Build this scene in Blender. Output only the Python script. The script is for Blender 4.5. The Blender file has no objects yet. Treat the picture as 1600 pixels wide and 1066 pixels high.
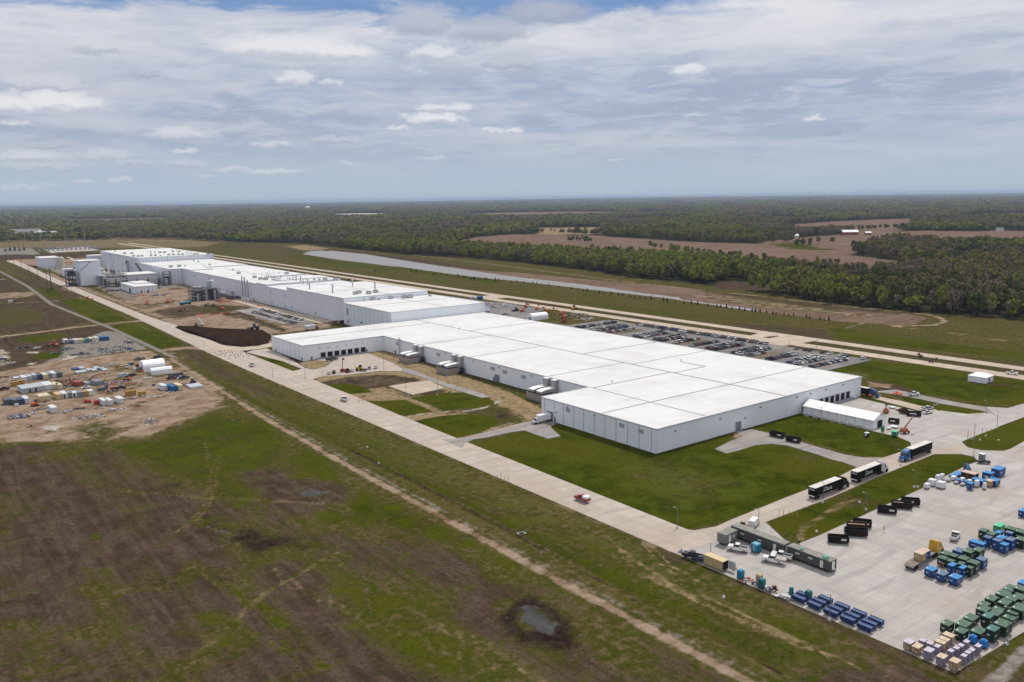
import bpy, math, random
import numpy as np
from mathutils import Matrix, Vector, geometry
random.seed(7); rng = np.random.default_rng(11)
S = bpy.context.scene; COL = S.collection

# ------------------------------------------------------------------ camera (drone, 100 m up)
H, F = 100.0, 1300.0                      # height in m, focal length in 1600-wide pixels
ROLL = math.atan(-.01375); PITCH = math.atan((533 - 310) * math.cos(ROLL) / F); YAW = math.radians(37.3)
def ray(x, y):
    u = x - 800; v = 533 - y
    c, s = math.cos(ROLL), math.sin(ROLL)
    u2 = u * c - v * s; v2 = u * s + v * c
    fw = F * math.cos(PITCH) + v2 * math.sin(PITCH); up = -F * math.sin(PITCH) + v2 * math.cos(PITCH)
    return Vector((u2 * math.cos(YAW) + fw * math.sin(YAW), -u2 * math.sin(YAW) + fw * math.cos(YAW), up))
def G(p, z=0.0):                          # survey helper: where on the ground a photographed point lies
    r = ray(*p); t = (H - z) / -r.z
    return (r.x * t, r.y * t)
def GP(pts): return [G(p) for p in pts]
def XW(p, y):                             # x of a photographed point on the vertical wall Y = y
    r = ray(*p); return r.x * y / r.y
def YW(p, x):
    r = ray(*p); return r.y * x / r.x
cam = bpy.data.objects.new('camera', bpy.data.cameras.new('camera')); COL.objects.link(cam)
f_, r_ = ray(800, 533).normalized(), (ray(1200, 533) - ray(400, 533)).normalized(); u_ = r_.cross(f_)
cam.matrix_world = Matrix(((r_.x, u_.x, -f_.x, 0), (r_.y, u_.y, -f_.y, 0), (r_.z, u_.z, -f_.z, H), (0, 0, 0, 1)))
cam.data.sensor_width = 36; cam.data.lens = F / 1600 * 36; cam.data.clip_start = 1; cam.data.clip_end = 200000
S.camera = cam

# ------------------------------------------------------------------ node helper
class NT:
    def __init__(s, tree): s.t = tree; s.n = tree.nodes; s.l = tree.links
    def new(s, typ, **kw):
        n = s.n.new(typ)
        for k, v in kw.items(): setattr(n, k, v)
        return n
    def put(s, sock, v):
        if v is None: return
        if isinstance(v, bpy.types.NodeSocket): s.l.new(v, sock)
        else:
            try: sock.default_value = v
            except Exception: sock.default_value = (*v, 1.0)
    def m(s, op, a=None, b=None, c=None, clamp=False):
        n = s.new('ShaderNodeMath', operation=op); n.use_clamp = clamp
        for i, v in enumerate((a, b, c)): s.put(n.inputs[i], v) if v is not None else None
        return n.outputs[0]
    def vm(s, op, a=None, b=None):
        n = s.new('ShaderNodeVectorMath', operation=op)
        for i, v in enumerate((a, b)): s.put(n.inputs[i], v) if v is not None else None
        return n.outputs[0]
    def mix(s, f, a, b, kind='RGBA', blend='MIX'):
        n = s.new('ShaderNodeMix', data_type=kind)
        if kind == 'RGBA': n.blend_type = blend; ia, ib, o = 6, 7, 2
        else: ia, ib, o = 2, 3, 0
        s.put(n.inputs[0], f); s.put(n.inputs[ia], a if not isinstance(a, tuple) else (*a, 1) if kind == 'RGBA' else a)
        s.put(n.inputs[ib], b if not isinstance(b, tuple) else (*b, 1) if kind == 'RGBA' else b)
        return n.outputs[o]
    def ss(s, v, lo, hi, to0=0.0, to1=1.0, typ='SMOOTHSTEP'):
        n = s.new('ShaderNodeMapRange', interpolation_type=typ)
        for i, x in enumerate((v, lo, hi, to0, to1)): s.put(n.inputs[i], x)
        return n.outputs[0]
    def noise(s, vec, scale, detail=4, rough=.55, dist=0.0):
        n = s.new('ShaderNodeTexNoise'); s.put(n.inputs['Vector'], vec)
        n.inputs['Scale'].default_value = scale; n.inputs['Detail'].default_value = detail
        n.inputs['Roughness'].default_value = rough; n.inputs['Distortion'].default_value = dist
        return n.outputs[0]
    def mapv(s, vec, scale=(1, 1, 1), rot=0.0, loc=(0, 0, 0)):
        n = s.new('ShaderNodeMapping'); s.put(n.inputs[0], vec)
        n.inputs['Scale'].default_value = scale; n.inputs['Rotation'].default_value = (0, 0, rot); n.inputs['Location'].default_value = loc
        return n.outputs[0]

# ------------------------------------------------------------------ sky and sun
SUN_EL, SUN_AZ = math.radians(58), math.radians(68)
W = bpy.data.worlds.new('World'); S.world = W; W.use_nodes = True
t = NT(W.node_tree); t.n.clear()
sky = t.new('ShaderNodeTexSky', sky_type='NISHITA'); sky.sun_disc = False
sky.sun_elevation = SUN_EL; sky.sun_rotation = SUN_AZ; sky.air_density = 1.0; sky.dust_density = 1.0; sky.ozone_density = 1.5
d = t.new('ShaderNodeTexCoord').outputs['Generated']
sp = t.new('ShaderNodeSeparateXYZ'); t.l.new(d, sp.inputs[0]); dx, dy, dz = sp.outputs
az = t.m('ARCTAN2', dx, dy); el = t.m('ARCSINE', dz)
cv = t.new('ShaderNodeCombineXYZ'); t.l.new(az, cv.inputs[0]); t.l.new(el, cv.inputs[1]); ae = cv.outputs[0]
base = t.vm('MULTIPLY', sky.outputs[0], (.085, .085, .085))
n1 = t.noise(t.mapv(ae, (1.5, 11, 1), .06), 1.0, 5, .55, .6)
n2 = t.noise(t.mapv(ae, (2.6, 26, 1), -.03, (3, 1, 0)), 1.0, 6, .6, .5)
n3 = t.noise(t.mapv(ae, (5, 24, 1), .0, (7, 2, 0)), 1.0, 8, .62, .8)
n4 = t.noise(t.mapv(ae, (14, 70, 1), .03, (1, 5, 0)), 1.0, 8, .68, .5)
veil = t.mix(t.ss(t.m('ADD', n1, t.m('MULTIPLY', n2, .45)), .60, .85), (.41, .485, .645), (.56, .585, .69))
veil = t.mix(t.m('MULTIPLY', t.ss(n2, .5, .72), .35), veil, (.70, .71, .79))
veil = t.mix(t.m('MULTIPLY', t.ss(n4, .42, .68), t.ss(el, .02, .12, .15, .5)), veil, (.70, .715, .78)); veil = t.mix(t.m('MULTIPLY', t.ss(t.m('ADD', n4, n2), 1.0, .84), .55), veil, (.37, .43, .57))
col = t.mix(.93, base, veil)
# thicker bright cloud bank high in the view, torn open to blue
col = t.mix(t.m('MULTIPLY', t.ss(el, .12, .2), t.ss(n3, .34, .6, .35, 1)), col, (.80, .80, .84))
blue = t.m('MULTIPLY', t.m('MULTIPLY', t.ss(el, .30, .235), t.ss(t.m('ADD', el, t.m('MULTIPLY', t.m('SUBTRACT', n3, .5), .12)), .186, .204)), t.ss(t.m('ADD', n1, t.m('MULTIPLY', n3, .5)), .92, .72))
col = t.mix(t.m('MULTIPLY', blue, .8), col, (.09, .25, .56))
# low sky
col = t.mix(t.ss(t.m('ADD', el, t.m('MULTIPLY', t.m('SUBTRACT', n2, .5), .05)), .085, .005), col, (.47, .57, .67))
def ang(px, py):
    r = ray(px, py).normalized(); return math.atan2(r.x, r.y), math.asin(r.z)
# cumulus: (px, py, half width, half height, lit 0..1)
CUM = [(455, 80, 92, 17, 1), (520, 86, 58, 13, .9), (85, 166, 56, 15, 1), (10, 168, 38, 12, .9), (70, 134, 46, 12, .5), (152, 76, 34, 10, .55), (230, 117, 20, 6, .2),
       (462, 127, 25, 11, .8), (518, 132, 16, 6, .7), (678, 87, 32, 11, .75), (676, 171, 22, 7, 1), (718, 171, 20, 7, 1), (677, 187, 42, 7, 1), (622, 202, 16, 4, .8),
       (768, 205, 12, 5, 1), (800, 206, 16, 5, .9), (1078, 113, 24, 8, .9), (1270, 188, 12, 5, .9), (1298, 210, 18, 3, .0), (285, 213, 40, 9, .6), (525, 221, 36, 6, .35),
       (422, 227, 26, 5, .6), (288, 238, 18, 4, .8), (80, 228, 32, 5, .2), (50, 247, 40, 8, .6), (165, 245, 30, 7, .5), (60, 262, 60, 5, .4), (210, 256, 24, 5, .4), (290, 258, 30, 5, .4),
       (365, 266, 26, 4, .6), (430, 270, 44, 5, .7), (545, 259, 14, 5, .6), (675, 250, 20, 5, .5), (132, 284, 14, 4, .7), (188, 284, 14, 4, .8), (320, 277, 18, 3, .6), (72, 289, 16, 3, .5),
       (22, 296, 30, 5, .5), (660, 40, 50, 22, .25), (760, 52, 60, 18, .2), (850, 25, 60, 18, .1), (20, 195, 20, 4, .7), (1128, 210, 16, 2.5, .1), (1083, 182, 18, 2.5, .6), (965, 249, 14, 2.5, .7), (800, 100, 40, 12, .3)]
nd = t.noise(t.mapv(ae, (1, 1.8, 1)), 75, 7, .66); nd2 = t.noise(t.mapv(ae, (1, 1.6, 1), 0, (4, 9, 0)), 60, 6, .6)
az2 = t.m('ADD', az, t.m('MULTIPLY', t.m('SUBTRACT', nd, .5), .040)); el2 = t.m('ADD', el, t.m('MULTIPLY', t.m('SUBTRACT', nd2, .5), .017))
acc = accs = None
for px, py, hw, hh, lit in CUM:
    hw *= 1.12; hh *= 1.38
    a0, e0 = ang(px, py)
    u = t.m('MULTIPLY_ADD', az2, F / hw, -a0 * F / hw); v = t.m('MULTIPLY_ADD', el2, F / hh, -e0 * F / hh)
    vb = t.m('MULTIPLY', t.m('MINIMUM', v, 0.0), 1.9)                     # flatter base
    r2 = t.m('ADD', t.m('MULTIPLY', u, u), t.m('MULTIPLY', t.m('ADD', t.m('MAXIMUM', v, 0.0), vb), t.m('ADD', t.m('MAXIMUM', v, 0.0), vb)))
    mk = t.m('MULTIPLY', t.ss(r2, 1.6, .2), .55 + .42 * min(1, hw / 36))
    sh = t.m('MULTIPLY', mk, t.m('MULTIPLY_ADD', t.ss(v, -.35, .30), .55 * lit + .12, .45 * lit))
    acc = mk if acc is None else t.m('MAXIMUM', acc, mk); accs = sh if accs is None else t.m('MAXIMUM', accs, sh)
lum = t.m('DIVIDE', accs, t.m('MAXIMUM', acc, .02), clamp=True)
cc = t.mix(lum, (.36, .41, .54), (.84, .85, .88))
col = t.mix(t.m('MULTIPLY', acc, t.ss(el, -.002, .09, .4, .95)), col, cc)
bg = t.new('ShaderNodeBackground'); t.l.new(col, bg.inputs[0]); bg.inputs[1].default_value = .95
out = t.new('ShaderNodeOutputWorld'); t.l.new(bg.outputs[0], out.inputs[0])
W.cycles.sampling_method = 'MANUAL'; W.cycles.sample_map_resolution = 512

sl = bpy.data.lights.new('sun', 'SUN'); sl.energy = 2.9; sl.angle = math.radians(.6); sl.color = (1, .955, .89)
sun = bpy.data.objects.new('sun', sl); COL.objects.link(sun)
sd = Vector((math.cos(SUN_EL) * math.sin(SUN_AZ), math.cos(SUN_EL) * math.cos(SUN_AZ), math.sin(SUN_EL)))
sun.rotation_euler = sd.to_track_quat('Z', 'Y').to_euler(); sun.location = (0, 0, 300)
S.view_settings.view_transform = 'Standard'; S.view_settings.look = 'None'; S.view_settings.exposure = 0; S.view_settings.gamma = 1
S.cycles.max_bounces = 5; S.cycles.diffuse_bounces = 2; S.cycles.glossy_bounces = 2; S.cycles.volume_bounces = 0; S.cycles.use_denoising = True

# ------------------------------------------------------------------ materials
MATS = {}
def mat(name, c, rough=.7, metal=0.0, var=.12, vs=1.5, dirt=None, spec=.3, bump=0.0, wave=None):
    if name in MATS: return MATS[name]
    m = bpy.data.materials.new(name); m.use_nodes = True; t = NT(m.node_tree); b = t.n['Principled BSDF']
    co = t.new('ShaderNodeTexCoord').outputs['Object']
    n = t.noise(co, vs, 5, .6)
    c2 = tuple(max(0, x * (1 - 2.2 * var)) for x in c); c1 = tuple(min(1, x * (1 + var)) for x in c)
    cl = t.mix(t.ss(n, .3, .7), c2, c1)
    if dirt: cl = t.mix(t.m('MULTIPLY', t.ss(t.noise(co, vs * .35, 6, .65), .5, .7), dirt[1]), cl, dirt[0])
    if wave:                                   # ribs: (axis vector, period m, darkening)
        ax, per, dk = wave
        sp = t.new('ShaderNodeVectorMath', operation='DOT_PRODUCT'); t.l.new(co, sp.inputs[0]); sp.inputs[1].default_value = ax
        fr = t.m('FRACT', t.m('MULTIPLY', sp.outputs['Value'], 1 / per))
        cl = t.mix(t.m('MULTIPLY', t.ss(fr, .0, .12, 1, 0), dk), cl, tuple(x * .3 for x in c))
    t.l.new(cl, b.inputs['Base Color']); b.inputs['Roughness'].default_value = rough; b.inputs['Metallic'].default_value = metal
    b.inputs['Specular IOR Level'].default_value = spec
    if bump:
        bp = t.new('ShaderNodeBump'); bp.inputs['Strength'].default_value = bump; t.l.new(n, bp.inputs['Height']); t.l.new(bp.outputs[0], b.inputs['Normal'])
    MATS[name] = m; return m

# ------------------------------------------------------------------ mesh helper
class MB:
    def __init__(s): s.v = []; s.f = []; s.mi = []; s.cur = 0
    def add(s, vs, fs, mi=None):
        o = len(s.v); s.v += [tuple(p) for p in vs]; s.f += [tuple(o + i for i in f) for f in fs]
        s.mi += [s.cur if mi is None else mi] * len(fs); return s
    def box(s, x0, x1, y0, y1, z0, z1, mi=None, top=None):
        # top = (dx0,dx1,dy0,dy1) insets of the upper face
        a = top or (0, 0, 0, 0)
        vs = [(x0, y0, z0), (x1, y0, z0), (x1, y1, z0), (x0, y1, z0), (x0 + a[0], y0 + a[2], z1), (x1 - a[1], y0 + a[2], z1), (x1 - a[1], y1 - a[3], z1), (x0 + a[0], y1 - a[3], z1)]
        return s.add(vs, [(0, 3, 2, 1), (4, 5, 6, 7), (0, 1, 5, 4), (1, 2, 6, 5), (2, 3, 7, 6), (3, 0, 4, 7)], mi)
    def cbox(s, cx, cy, z0, sx, sy, h, rot=0.0, mi=None):
        c, n = math.cos(rot), math.sin(rot); vs = []
        for z in (z0, z0 + h):
            for a, b in ((-1, -1), (1, -1), (1, 1), (-1, 1)):
                x, y = a * sx / 2, b * sy / 2; vs.append((cx + x * c - y * n, cy + x * n + y * c, z))
        return s.add(vs, [(0, 3, 2, 1), (4, 5, 6, 7), (0, 1, 5, 4), (1, 2, 6, 5), (2, 3, 7, 6), (3, 0, 4, 7)], mi)
    def tube(s, p0, p1, r0, r1=None, n=8, mi=None):
        r1 = r0 if r1 is None else r1; p0, p1 = Vector(p0), Vector(p1); ax = (p1 - p0).normalized()
        a = ax.orthogonal().normalized(); b = ax.cross(a); vs = []
        for p, r in ((p0, r0), (p1, r1)):
            for k in range(n):
                q = 2 * math.pi * k / n; vs.append(p + a * (r * math.cos(q)) + b * (r * math.sin(q)))
        fs = [(k, (k + 1) % n, n + (k + 1) % n, n + k) for k in range(n)] + [tuple(range(n - 1, -1, -1)), tuple(range(n, 2 * n))]
        return s.add(vs, fs, mi)
    def prism(s, prof, y0, y1, axis='y', mi=None):
        # prof: polygon in the plane across the axis, extruded along it
        n = len(prof)
        if axis == 'y': vs = [(a, y0, b) for a, b in prof] + [(a, y1, b) for a, b in prof]
        else: vs = [(y0, a, b) for a, b in prof] + [(y1, a, b) for a, b in prof]
        fs = [(k, (k + 1) % n, n + (k + 1) % n, n + k) for k in range(n)] + [tuple(range(n - 1, -1, -1)), tuple(range(n, 2 * n))]
        return s.add(vs, fs, mi)
    def build(s, name, mats, parent=None, loc=None, rot=0.0, smooth=False):
        me = bpy.data.meshes.new(name); me.from_pydata(s.v, [], s.f)
        mats = mats if isinstance(mats, (list, tuple)) else [mats]
        for m in mats: me.materials.append(m)
        me.polygons.foreach_set('material_index', s.mi)
        if smooth: me.polygons.foreach_set('use_smooth', [True] * len(me.polygons))
        me.update()
        import bmesh
        bm = bmesh.new(); bm.from_mesh(me); bmesh.ops.recalc_face_normals(bm, faces=bm.faces); bm.to_mesh(me); bm.free()
        o = bpy.data.objects.new(name, me); COL.objects.link(o)
        if parent: o.parent = parent
        if loc: o.location = loc
        if rot: o.rotation_euler.z = rot
        return o
def tag(o, label=None, cat=None, group=None, kind=None):
    if label: o['label'] = label
    if cat: o['category'] = cat
    if group: o['group'] = group
    if kind: o['kind'] = kind
    return o
def thing(name, label, cat, loc=(0, 0, 0), rot=0.0, group=None):
    o = bpy.data.objects.new(name, None); COL.objects.link(o); o.location = loc; o.rotation_euler.z = rot
    o.empty_display_size = .5
    return tag(o, label, cat, group)
KIDS = {}
def dup(root, loc, rot=0.0, label=None, group=None, mats=None, scale=None):
    def cp(o, par):
        c = o.copy(); COL.objects.link(c)
        if par is not None: c.parent = par
        for ch in KIDS.setdefault(o.name, [x for x in o.children]): cp(ch, c)
        return c
    r = cp(root, None); r.location = loc; r.rotation_euler.z = rot
    if label: r['label'] = label
    if group: r['group'] = group
    if scale: r.scale = scale
    return r
ORD = ['', 'first', 'second', 'third', 'fourth', 'fifth', 'sixth', 'seventh', 'eighth', 'ninth', 'tenth', 'eleventh', 'twelfth', 'thirteenth', 'fourteenth', 'fifteenth', 'sixteenth',
       'seventeenth', 'eighteenth', 'nineteenth', 'twentieth']
TENS = {2: 'twenty', 3: 'thirty', 4: 'forty', 5: 'fifty', 6: 'sixty', 7: 'seventy', 8: 'eighty', 9: 'ninety'}
def ordn(n):
    if n <= 20: return ORD[n]
    if n >= 100:
        h_ = ['', 'one', 'two'][n // 100] + ' hundred'; return h_ + 'th' if n % 100 == 0 else h_ + ' and ' + ordn(n % 100)
    tn, r = divmod(n, 10)
    return TENS[tn] + '-' + ORD[r] if r else TENS[tn][:-1] + 'ieth'
NUM = ['no', 'one', 'two', 'three', 'four', 'five', 'six', 'seven', 'eight', 'nine', 'ten', 'eleven', 'twelve', 'thirteen', 'fourteen', 'fifteen', 'sixteen', 'seventeen', 'eighteen', 'nineteen', 'twenty']
# ------------------------------------------------------------------ ground sheet
def lines(segs):
    out = [segs[0][0]]
    for a, b, st in segs:
        n = max(1, round((b - a) / st)); out += [a + (b - a) * (k + 1) / n for k in range(n)]
    return out
def geo(a, b, st, g=1.08):
    out = []; x = a
    while x < b: x += st; st *= g; out.append(x)
    return out
gx_ = sorted([-x for x in geo(40, 45000, 8, 1.25)]) + lines([(-40, 60, 4), (60, 330, 1.3), (330, 520, 2), (520, 900, 5)]) + geo(900, 45000, 7, 1.07)
gy_ = sorted([-x for x in geo(60, 45000, 10, 1.25)]) + lines([(-60, 60, 6), (60, 420, 1.3), (420, 720, 1.8), (720, 1300, 4)]) + geo(1300, 45000, 6, 1.06)
GX, GY = np.meshgrid(np.array(gx_), np.array(gy_)); NX, NY = len(gx_), len(gy_)
px_, py_ = GX.ravel(), GY.ravel()
CL = ['dirt', 'sand', 'lush', 'mud', 'gravel', 'plough', 'water', 'puddle', 'straw', 'wood', 'pale', 'stripe']
CH = {k: np.zeros(len(px_), np.float32) for k in CL}
def sdist(poly, closed=True, w=0, pad=20):
    P = np.array(poly, float)
    x0, y0 = P.min(0) - pad - w; x1, y1 = P.max(0) + pad + w
    idx = np.nonzero((px_ > x0) & (px_ < x1) & (py_ > y0) & (py_ < y1))[0]
    X, Y = px_[idx], py_[idx]; dd = np.full(len(idx), 1e9); ins = np.zeros(len(idx), bool)
    n = len(P)
    for k in range(n if closed else n - 1):
        ax, ay = P[k]; bx, by = P[(k + 1) % n]; ex, ey = bx - ax, by - ay; L2 = ex * ex + ey * ey + 1e-9
        tt = np.clip(((X - ax) * ex + (Y - ay) * ey) / L2, 0, 1)
        dd = np.minimum(dd, (X - ax - tt * ex) ** 2 + (Y - ay - tt * ey) ** 2)
        if closed:
            c = ((ay > Y) != (by > Y)) & (X < (bx - ax) * (Y - ay) / ((by - ay) + 1e-12) + ax); ins ^= c
    dd = np.sqrt(dd)
    return idx, (np.where(ins, dd, -dd) if closed else w / 2 - dd)
def paint(cls, poly, soft=3, amt=1.0, closed=True, w=0, over=True):
    idx, sd = sdist(poly, closed, w, soft * 2)
    m = np.clip(.5 + sd / (2 * soft), 0, 1); m = (m * amt).astype(np.float32)
    if over:
        for k in CL:
            if k != cls: CH[k][idx] *= (1 - m)
    CH[cls][idx] = np.maximum(CH[cls][idx], m)
def pp(cls, pts, soft=3, amt=1.0, **k): paint(cls, GP(pts), soft, amt, **k)      # polygon surveyed on the photograph
def pl(cls, pts, w=3, soft=1.5, amt=1.0, **k): paint(cls, GP(pts), soft, amt, closed=False, w=w, **k)

# far country: wood floor beyond the wood edge, then the fields cut out of it
EDGE = [(715, 150), (713, 271), (697, 338), (697, 427), (719, 512), (752, 628), (750, 717), (791, 886), (816, 1138), (786, 1341), (797, 1565), (820, 1900), (700, 2200), (660, 2450), (560, 2560), (420, 2640), (200, 2680), (-200, 2720), (-900, 2750)]
WOODPOLY = [(x, y) for x, y in EDGE] + [(-900, 60000), (60000, 60000), (60000, -900), (715, -900)]
paint('wood', WOODPOLY, 6)
CLEAR = {
 'ploughed': GP([(690, 384), (740, 371), (800, 366), (930, 368), (1050, 376), (1120, 379), (1190, 381), (1240, 386), (1280, 389), (1310, 396), (1405, 408), (1412, 434), (1300, 433), (1200, 426), (1100, 415), (1000, 406), (900, 399), (800, 394), (720, 390)]),
 'far_a': GP([(1222, 352), (1300, 346), (1428, 341), (1424, 355), (1395, 363), (1240, 363)]),
 'barn_field': GP([(1310, 365), (1369, 361), (1640, 361), (1640, 386), (1537, 386), (1444, 383), (1380, 378)]),
 'yard': GP([(1190, 378), (1240, 372), (1310, 367), (1400, 371), (1380, 380), (1330, 398), (1250, 394), (1205, 388)]),
 'meadow': GP([(1486, 396), (1540, 393), (1550, 412), (1486, 414)]),
 'small': GP([(838, 356), (940, 355), (942, 366), (842, 367)]),
 'strip': GP([(740, 333), (860, 331), (960, 331), (975, 337), (800, 341), (720, 339)]),
 'lot': GP([(520, 334), (600, 333), (602, 339), (520, 340)]),
 'glade': GP([(1120, 438), (1200, 440), (1230, 454), (1120, 452)]),
 'leftlot': GP([(20, 366), (150, 364), (160, 370), (20, 372)]),
 'leftgap': GP([(100, 343), (260, 340), (260, 347), (110, 349)]), 'far_c': GP([(960, 342), (1060, 340), (1070, 345), (965, 347)]), 'far_d': GP([(1000, 330), (1100, 328), (1100, 332), (1000, 334)]),
 'rightgap': GP([(1500, 335), (1620, 333), (1620, 340), (1500, 342)]), 'far_e': GP([(1180, 340), (1240, 338), (1250, 344), (1190, 346)]),
}
for k, c in (('ploughed', 'plough'), ('far_a', 'plough'), ('barn_field', 'plough'), ('small', 'straw'), ('strip', 'plough'), ('lot', 'pale'), ('glade', 'dirt'), ('yard', 'plough')): paint(c, CLEAR[k], 6)
paint('lush', CLEAR['meadow'], 6); paint('pale', CLEAR['leftlot'], 8, .6); paint('plough', CLEAR['leftgap'], 8, .7); paint('plough', CLEAR['rightgap'], 8, .7)
for k in ('far_c', 'far_d', 'far_e'): paint('plough', CLEAR[k], 8, .8)
pp('lush', [(1203, 382), (1250, 379), (1275, 387), (1322, 394), (1240, 389)], 5)
# left far plain
pp('dirt', [(-200, 372), (0, 369), (165, 369), (280, 371), (360, 376), (320, 387), (150, 388), (0, 388), (-200, 390)], 12, .9); pp('straw', [(-200, 372), (0, 369), (165, 369), (280, 371), (360, 376), (320, 387), (150, 388), (0, 388), (-200, 390)], 12, .5)
pp('straw', [(-100, 371), (165, 369), (350, 373), (340, 379), (160, 375), (-100, 378)], 12, .55)
pp('dirt', [(360, 376), (560, 398), (640, 405), (480, 400), (400, 392), (330, 388)], 15, .45)
pp('dirt', [(-60, 401), (155, 393), (155, 399), (30, 406), (-60, 409)], 5, 1); pp('sand', [(20, 407), (60, 404), (150, 402), (155, 407), (100, 411), (60, 416), (25, 411)], 4, .9)
pp('gravel', [(-60, 389), (48, 387), (62, 397), (-60, 401)], 4, 1); pp('pale', [(68, 390), (135, 386), (155, 391), (80, 396)], 4, .8)
# fields either side of the twin road
pp('plough', [(700, 415), (800, 425), (900, 435), (1080, 451), (1150, 461), (1300, 476), (1400, 487), (1450, 496), (1432, 506), (1400, 510), (1360, 503), (1310, 503), (1250, 493), (1180, 487), (1050, 468), (900, 446), (800, 433), (690, 417)], 3, .95)
pp('sand', [(1100, 462), (1250, 474), (1390, 492), (1360, 496), (1240, 482), (1140, 471)], 4, .45); pp('sand', [(1060, 459), (1120, 458), (1300, 480), (1340, 492), (1200, 480)], 4, .4)
pp('mud', [(1100, 452), (1300, 476), (1420, 489), (1405, 491), (1290, 480), (1100, 456)], 3, .45)
pp('dirt', [(480, 385), (640, 402), (800, 426), (760, 424), (600, 404), (470, 391)], 8, .7); pp('straw', [(440, 384), (480, 383), (520, 389), (476, 392)], 6, .7)
LAGOON = GP([(473, 397), (486, 392), (520, 392), (570, 397), (600, 402), (650, 410), (710, 419), (800, 432), (900, 443), (1000, 457), (1100, 470), (1180, 480), (1182, 485), (1050, 467), (900, 450), (800, 438.5), (740, 433), (650, 421), (580, 412), (530, 406)])
paint('water', LAGOON, 2); pl('sand', [(1180, 482), (1250, 493), (1300, 500), (1318, 502)], 3, 2, .9)
pl('sand', [(640, 398), (760, 412), (1000, 443), (1150, 459), (1300, 476), (1400, 487), (1450, 492), (1470, 497), (1476, 503), (1460, 508), (1400, 510), (1385, 508)], 4, 2, .95)
pl('sand', [(1395, 510), (1470, 518), (1600, 537), (1750, 560)], 2.2, 1.5, .9); pl('sand', [(1318, 514), (1356, 503)], 3, 2, .8)
pl('sand', [(680, 435), (720, 440), (780, 448), (820, 453), (860, 453)], 1.5, 2, .7); pl('sand', [(765, 458), (820, 455), (850, 451)], 1.5, 2, .6)
pl('sand', [(430, 392), (450, 384)], 3, 3, .8); pl('straw', [(100, 388), (172, 386)], 4, 3, .8)
pp('lush', [(1290, 512), (1330, 515), (1420, 530), (1640, 556), (1640, 564), (1500, 552), (1380, 540), (1300, 528)], 6, .9)
pp('lush', [(900, 470), (1100, 490), (1290, 512), (1250, 512), (1000, 490), (860, 472)], 8, .45); pp('lush', [(600, 412), (700, 428), (800, 440), (760, 443), (640, 425)], 8, .6)
pp('lush', [(470, 397), (530, 408), (640, 422), (600, 424), (500, 412), (440, 400)], 8, .55)
pp('dirt', [(1100, 500), (1300, 515), (1310, 530), (1500, 555), (1640, 570), (1640, 578), (1400, 546), (1180, 517)], 8, .62)
paint('dirt', [(481, 60), (522, 60), (524, 900), (528, 1700), (488, 1700), (480, 700)], 3, .5)
pp('lush', [(1290, 565), (1335, 562), (1450, 572), (1600, 596), (1700, 610), (1700, 648), (1590, 632), (1540, 633), (1480, 620), (1400, 612), (1352, 592), (1290, 576)], 4, .95)
pp('lush', [(1335, 619), (1375, 625), (1437, 640), (1430, 644), (1370, 630)], 1.5, .8); pp('lush', [(1405, 617), (1440, 622), (1470, 631), (1534, 642), (1544, 646), (1530, 650), (1469, 643), (1436, 634), (1412, 626)], 2, .95)
pp('dirt', [(1352, 592), (1400, 600), (1440, 612), (1380, 612), (1358, 603)], 3, .8); pp('sand', [(1355, 597), (1395, 601), (1390, 607), (1358, 604)], 2, .8)
pp('sand', [(1318, 580), (1362, 582), (1372, 590), (1345, 592), (1310, 585)], 4, .45); pp('dirt', [(1500, 594), (1560, 599), (1640, 608), (1600, 606), (1520, 600)], 2, .7)
pp('lush', [(1556, 668), (1600, 652), (1700, 625), (1700, 655), (1640, 676), (1578, 702), (1534, 704), (1503, 693), (1523, 682)], 3, .95)
# lawns round the front warehouse
LAWN = [(727, 699), (760, 688), (820, 674), (835, 679), (855, 686), (876, 682), (860, 667), (872, 661), (925, 674), (1025, 708), (1060, 700), (1110, 687), (1136, 678), (1150, 677), (1162, 682), (1140, 690), (1118, 702), (1135, 709), (1152, 705), (1180, 696), (1205, 694), (1275, 710), (1342, 729), (1300, 750), (1220, 780), (1140, 813), (1085, 828), (1040, 826), (860, 750)]
pp('lush', LAWN, 1.6); pp('stripe', [(930, 700), (1100, 720), (1200, 760), (1080, 815), (960, 770)], 20, .5)
pp('lush', [(1164, 673), (1215, 657), (1250, 645), (1300, 659), (1368, 675), (1403, 683), (1423, 692), (1423, 699), (1410, 706), (1378, 714), (1345, 712), (1280, 695), (1200, 674)], 1.6)
pp('dirt', [(1240, 714), (1268, 708), (1282, 715), (1262, 722)], 2, .6); pp('sand', [(1145, 676), (1164, 674), (1160, 684), (1142, 688)], 1.5, .7)
pp('dirt', [(1380, 690), (1404, 688), (1420, 696), (1400, 704)], 3, .5)
pp('lush', [(1198, 818), (1300, 777), (1400, 735), (1460, 711), (1500, 710), (1524, 715), (1528, 722), (1510, 728), (1444, 762), (1280, 837), (1240, 853), (1225, 842)], 1.6, .9)
for a in ([(1200, 822), (1240, 830), (1255, 846), (1235, 852), (1215, 838)], [(1310, 775), (1380, 780), (1370, 792), (1300, 800)], [(1290, 770), (1320, 762), (1330, 770), (1296, 782)]): pp('dirt', a, 4, .55)
pl('straw', [(1246, 843), (1252, 824), (1278, 808), (1330, 776)], .8, .8, .9); pl('straw', [(1252, 846), (1260, 826), (1285, 810), (1338, 778)], .8, .8, .8)
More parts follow.
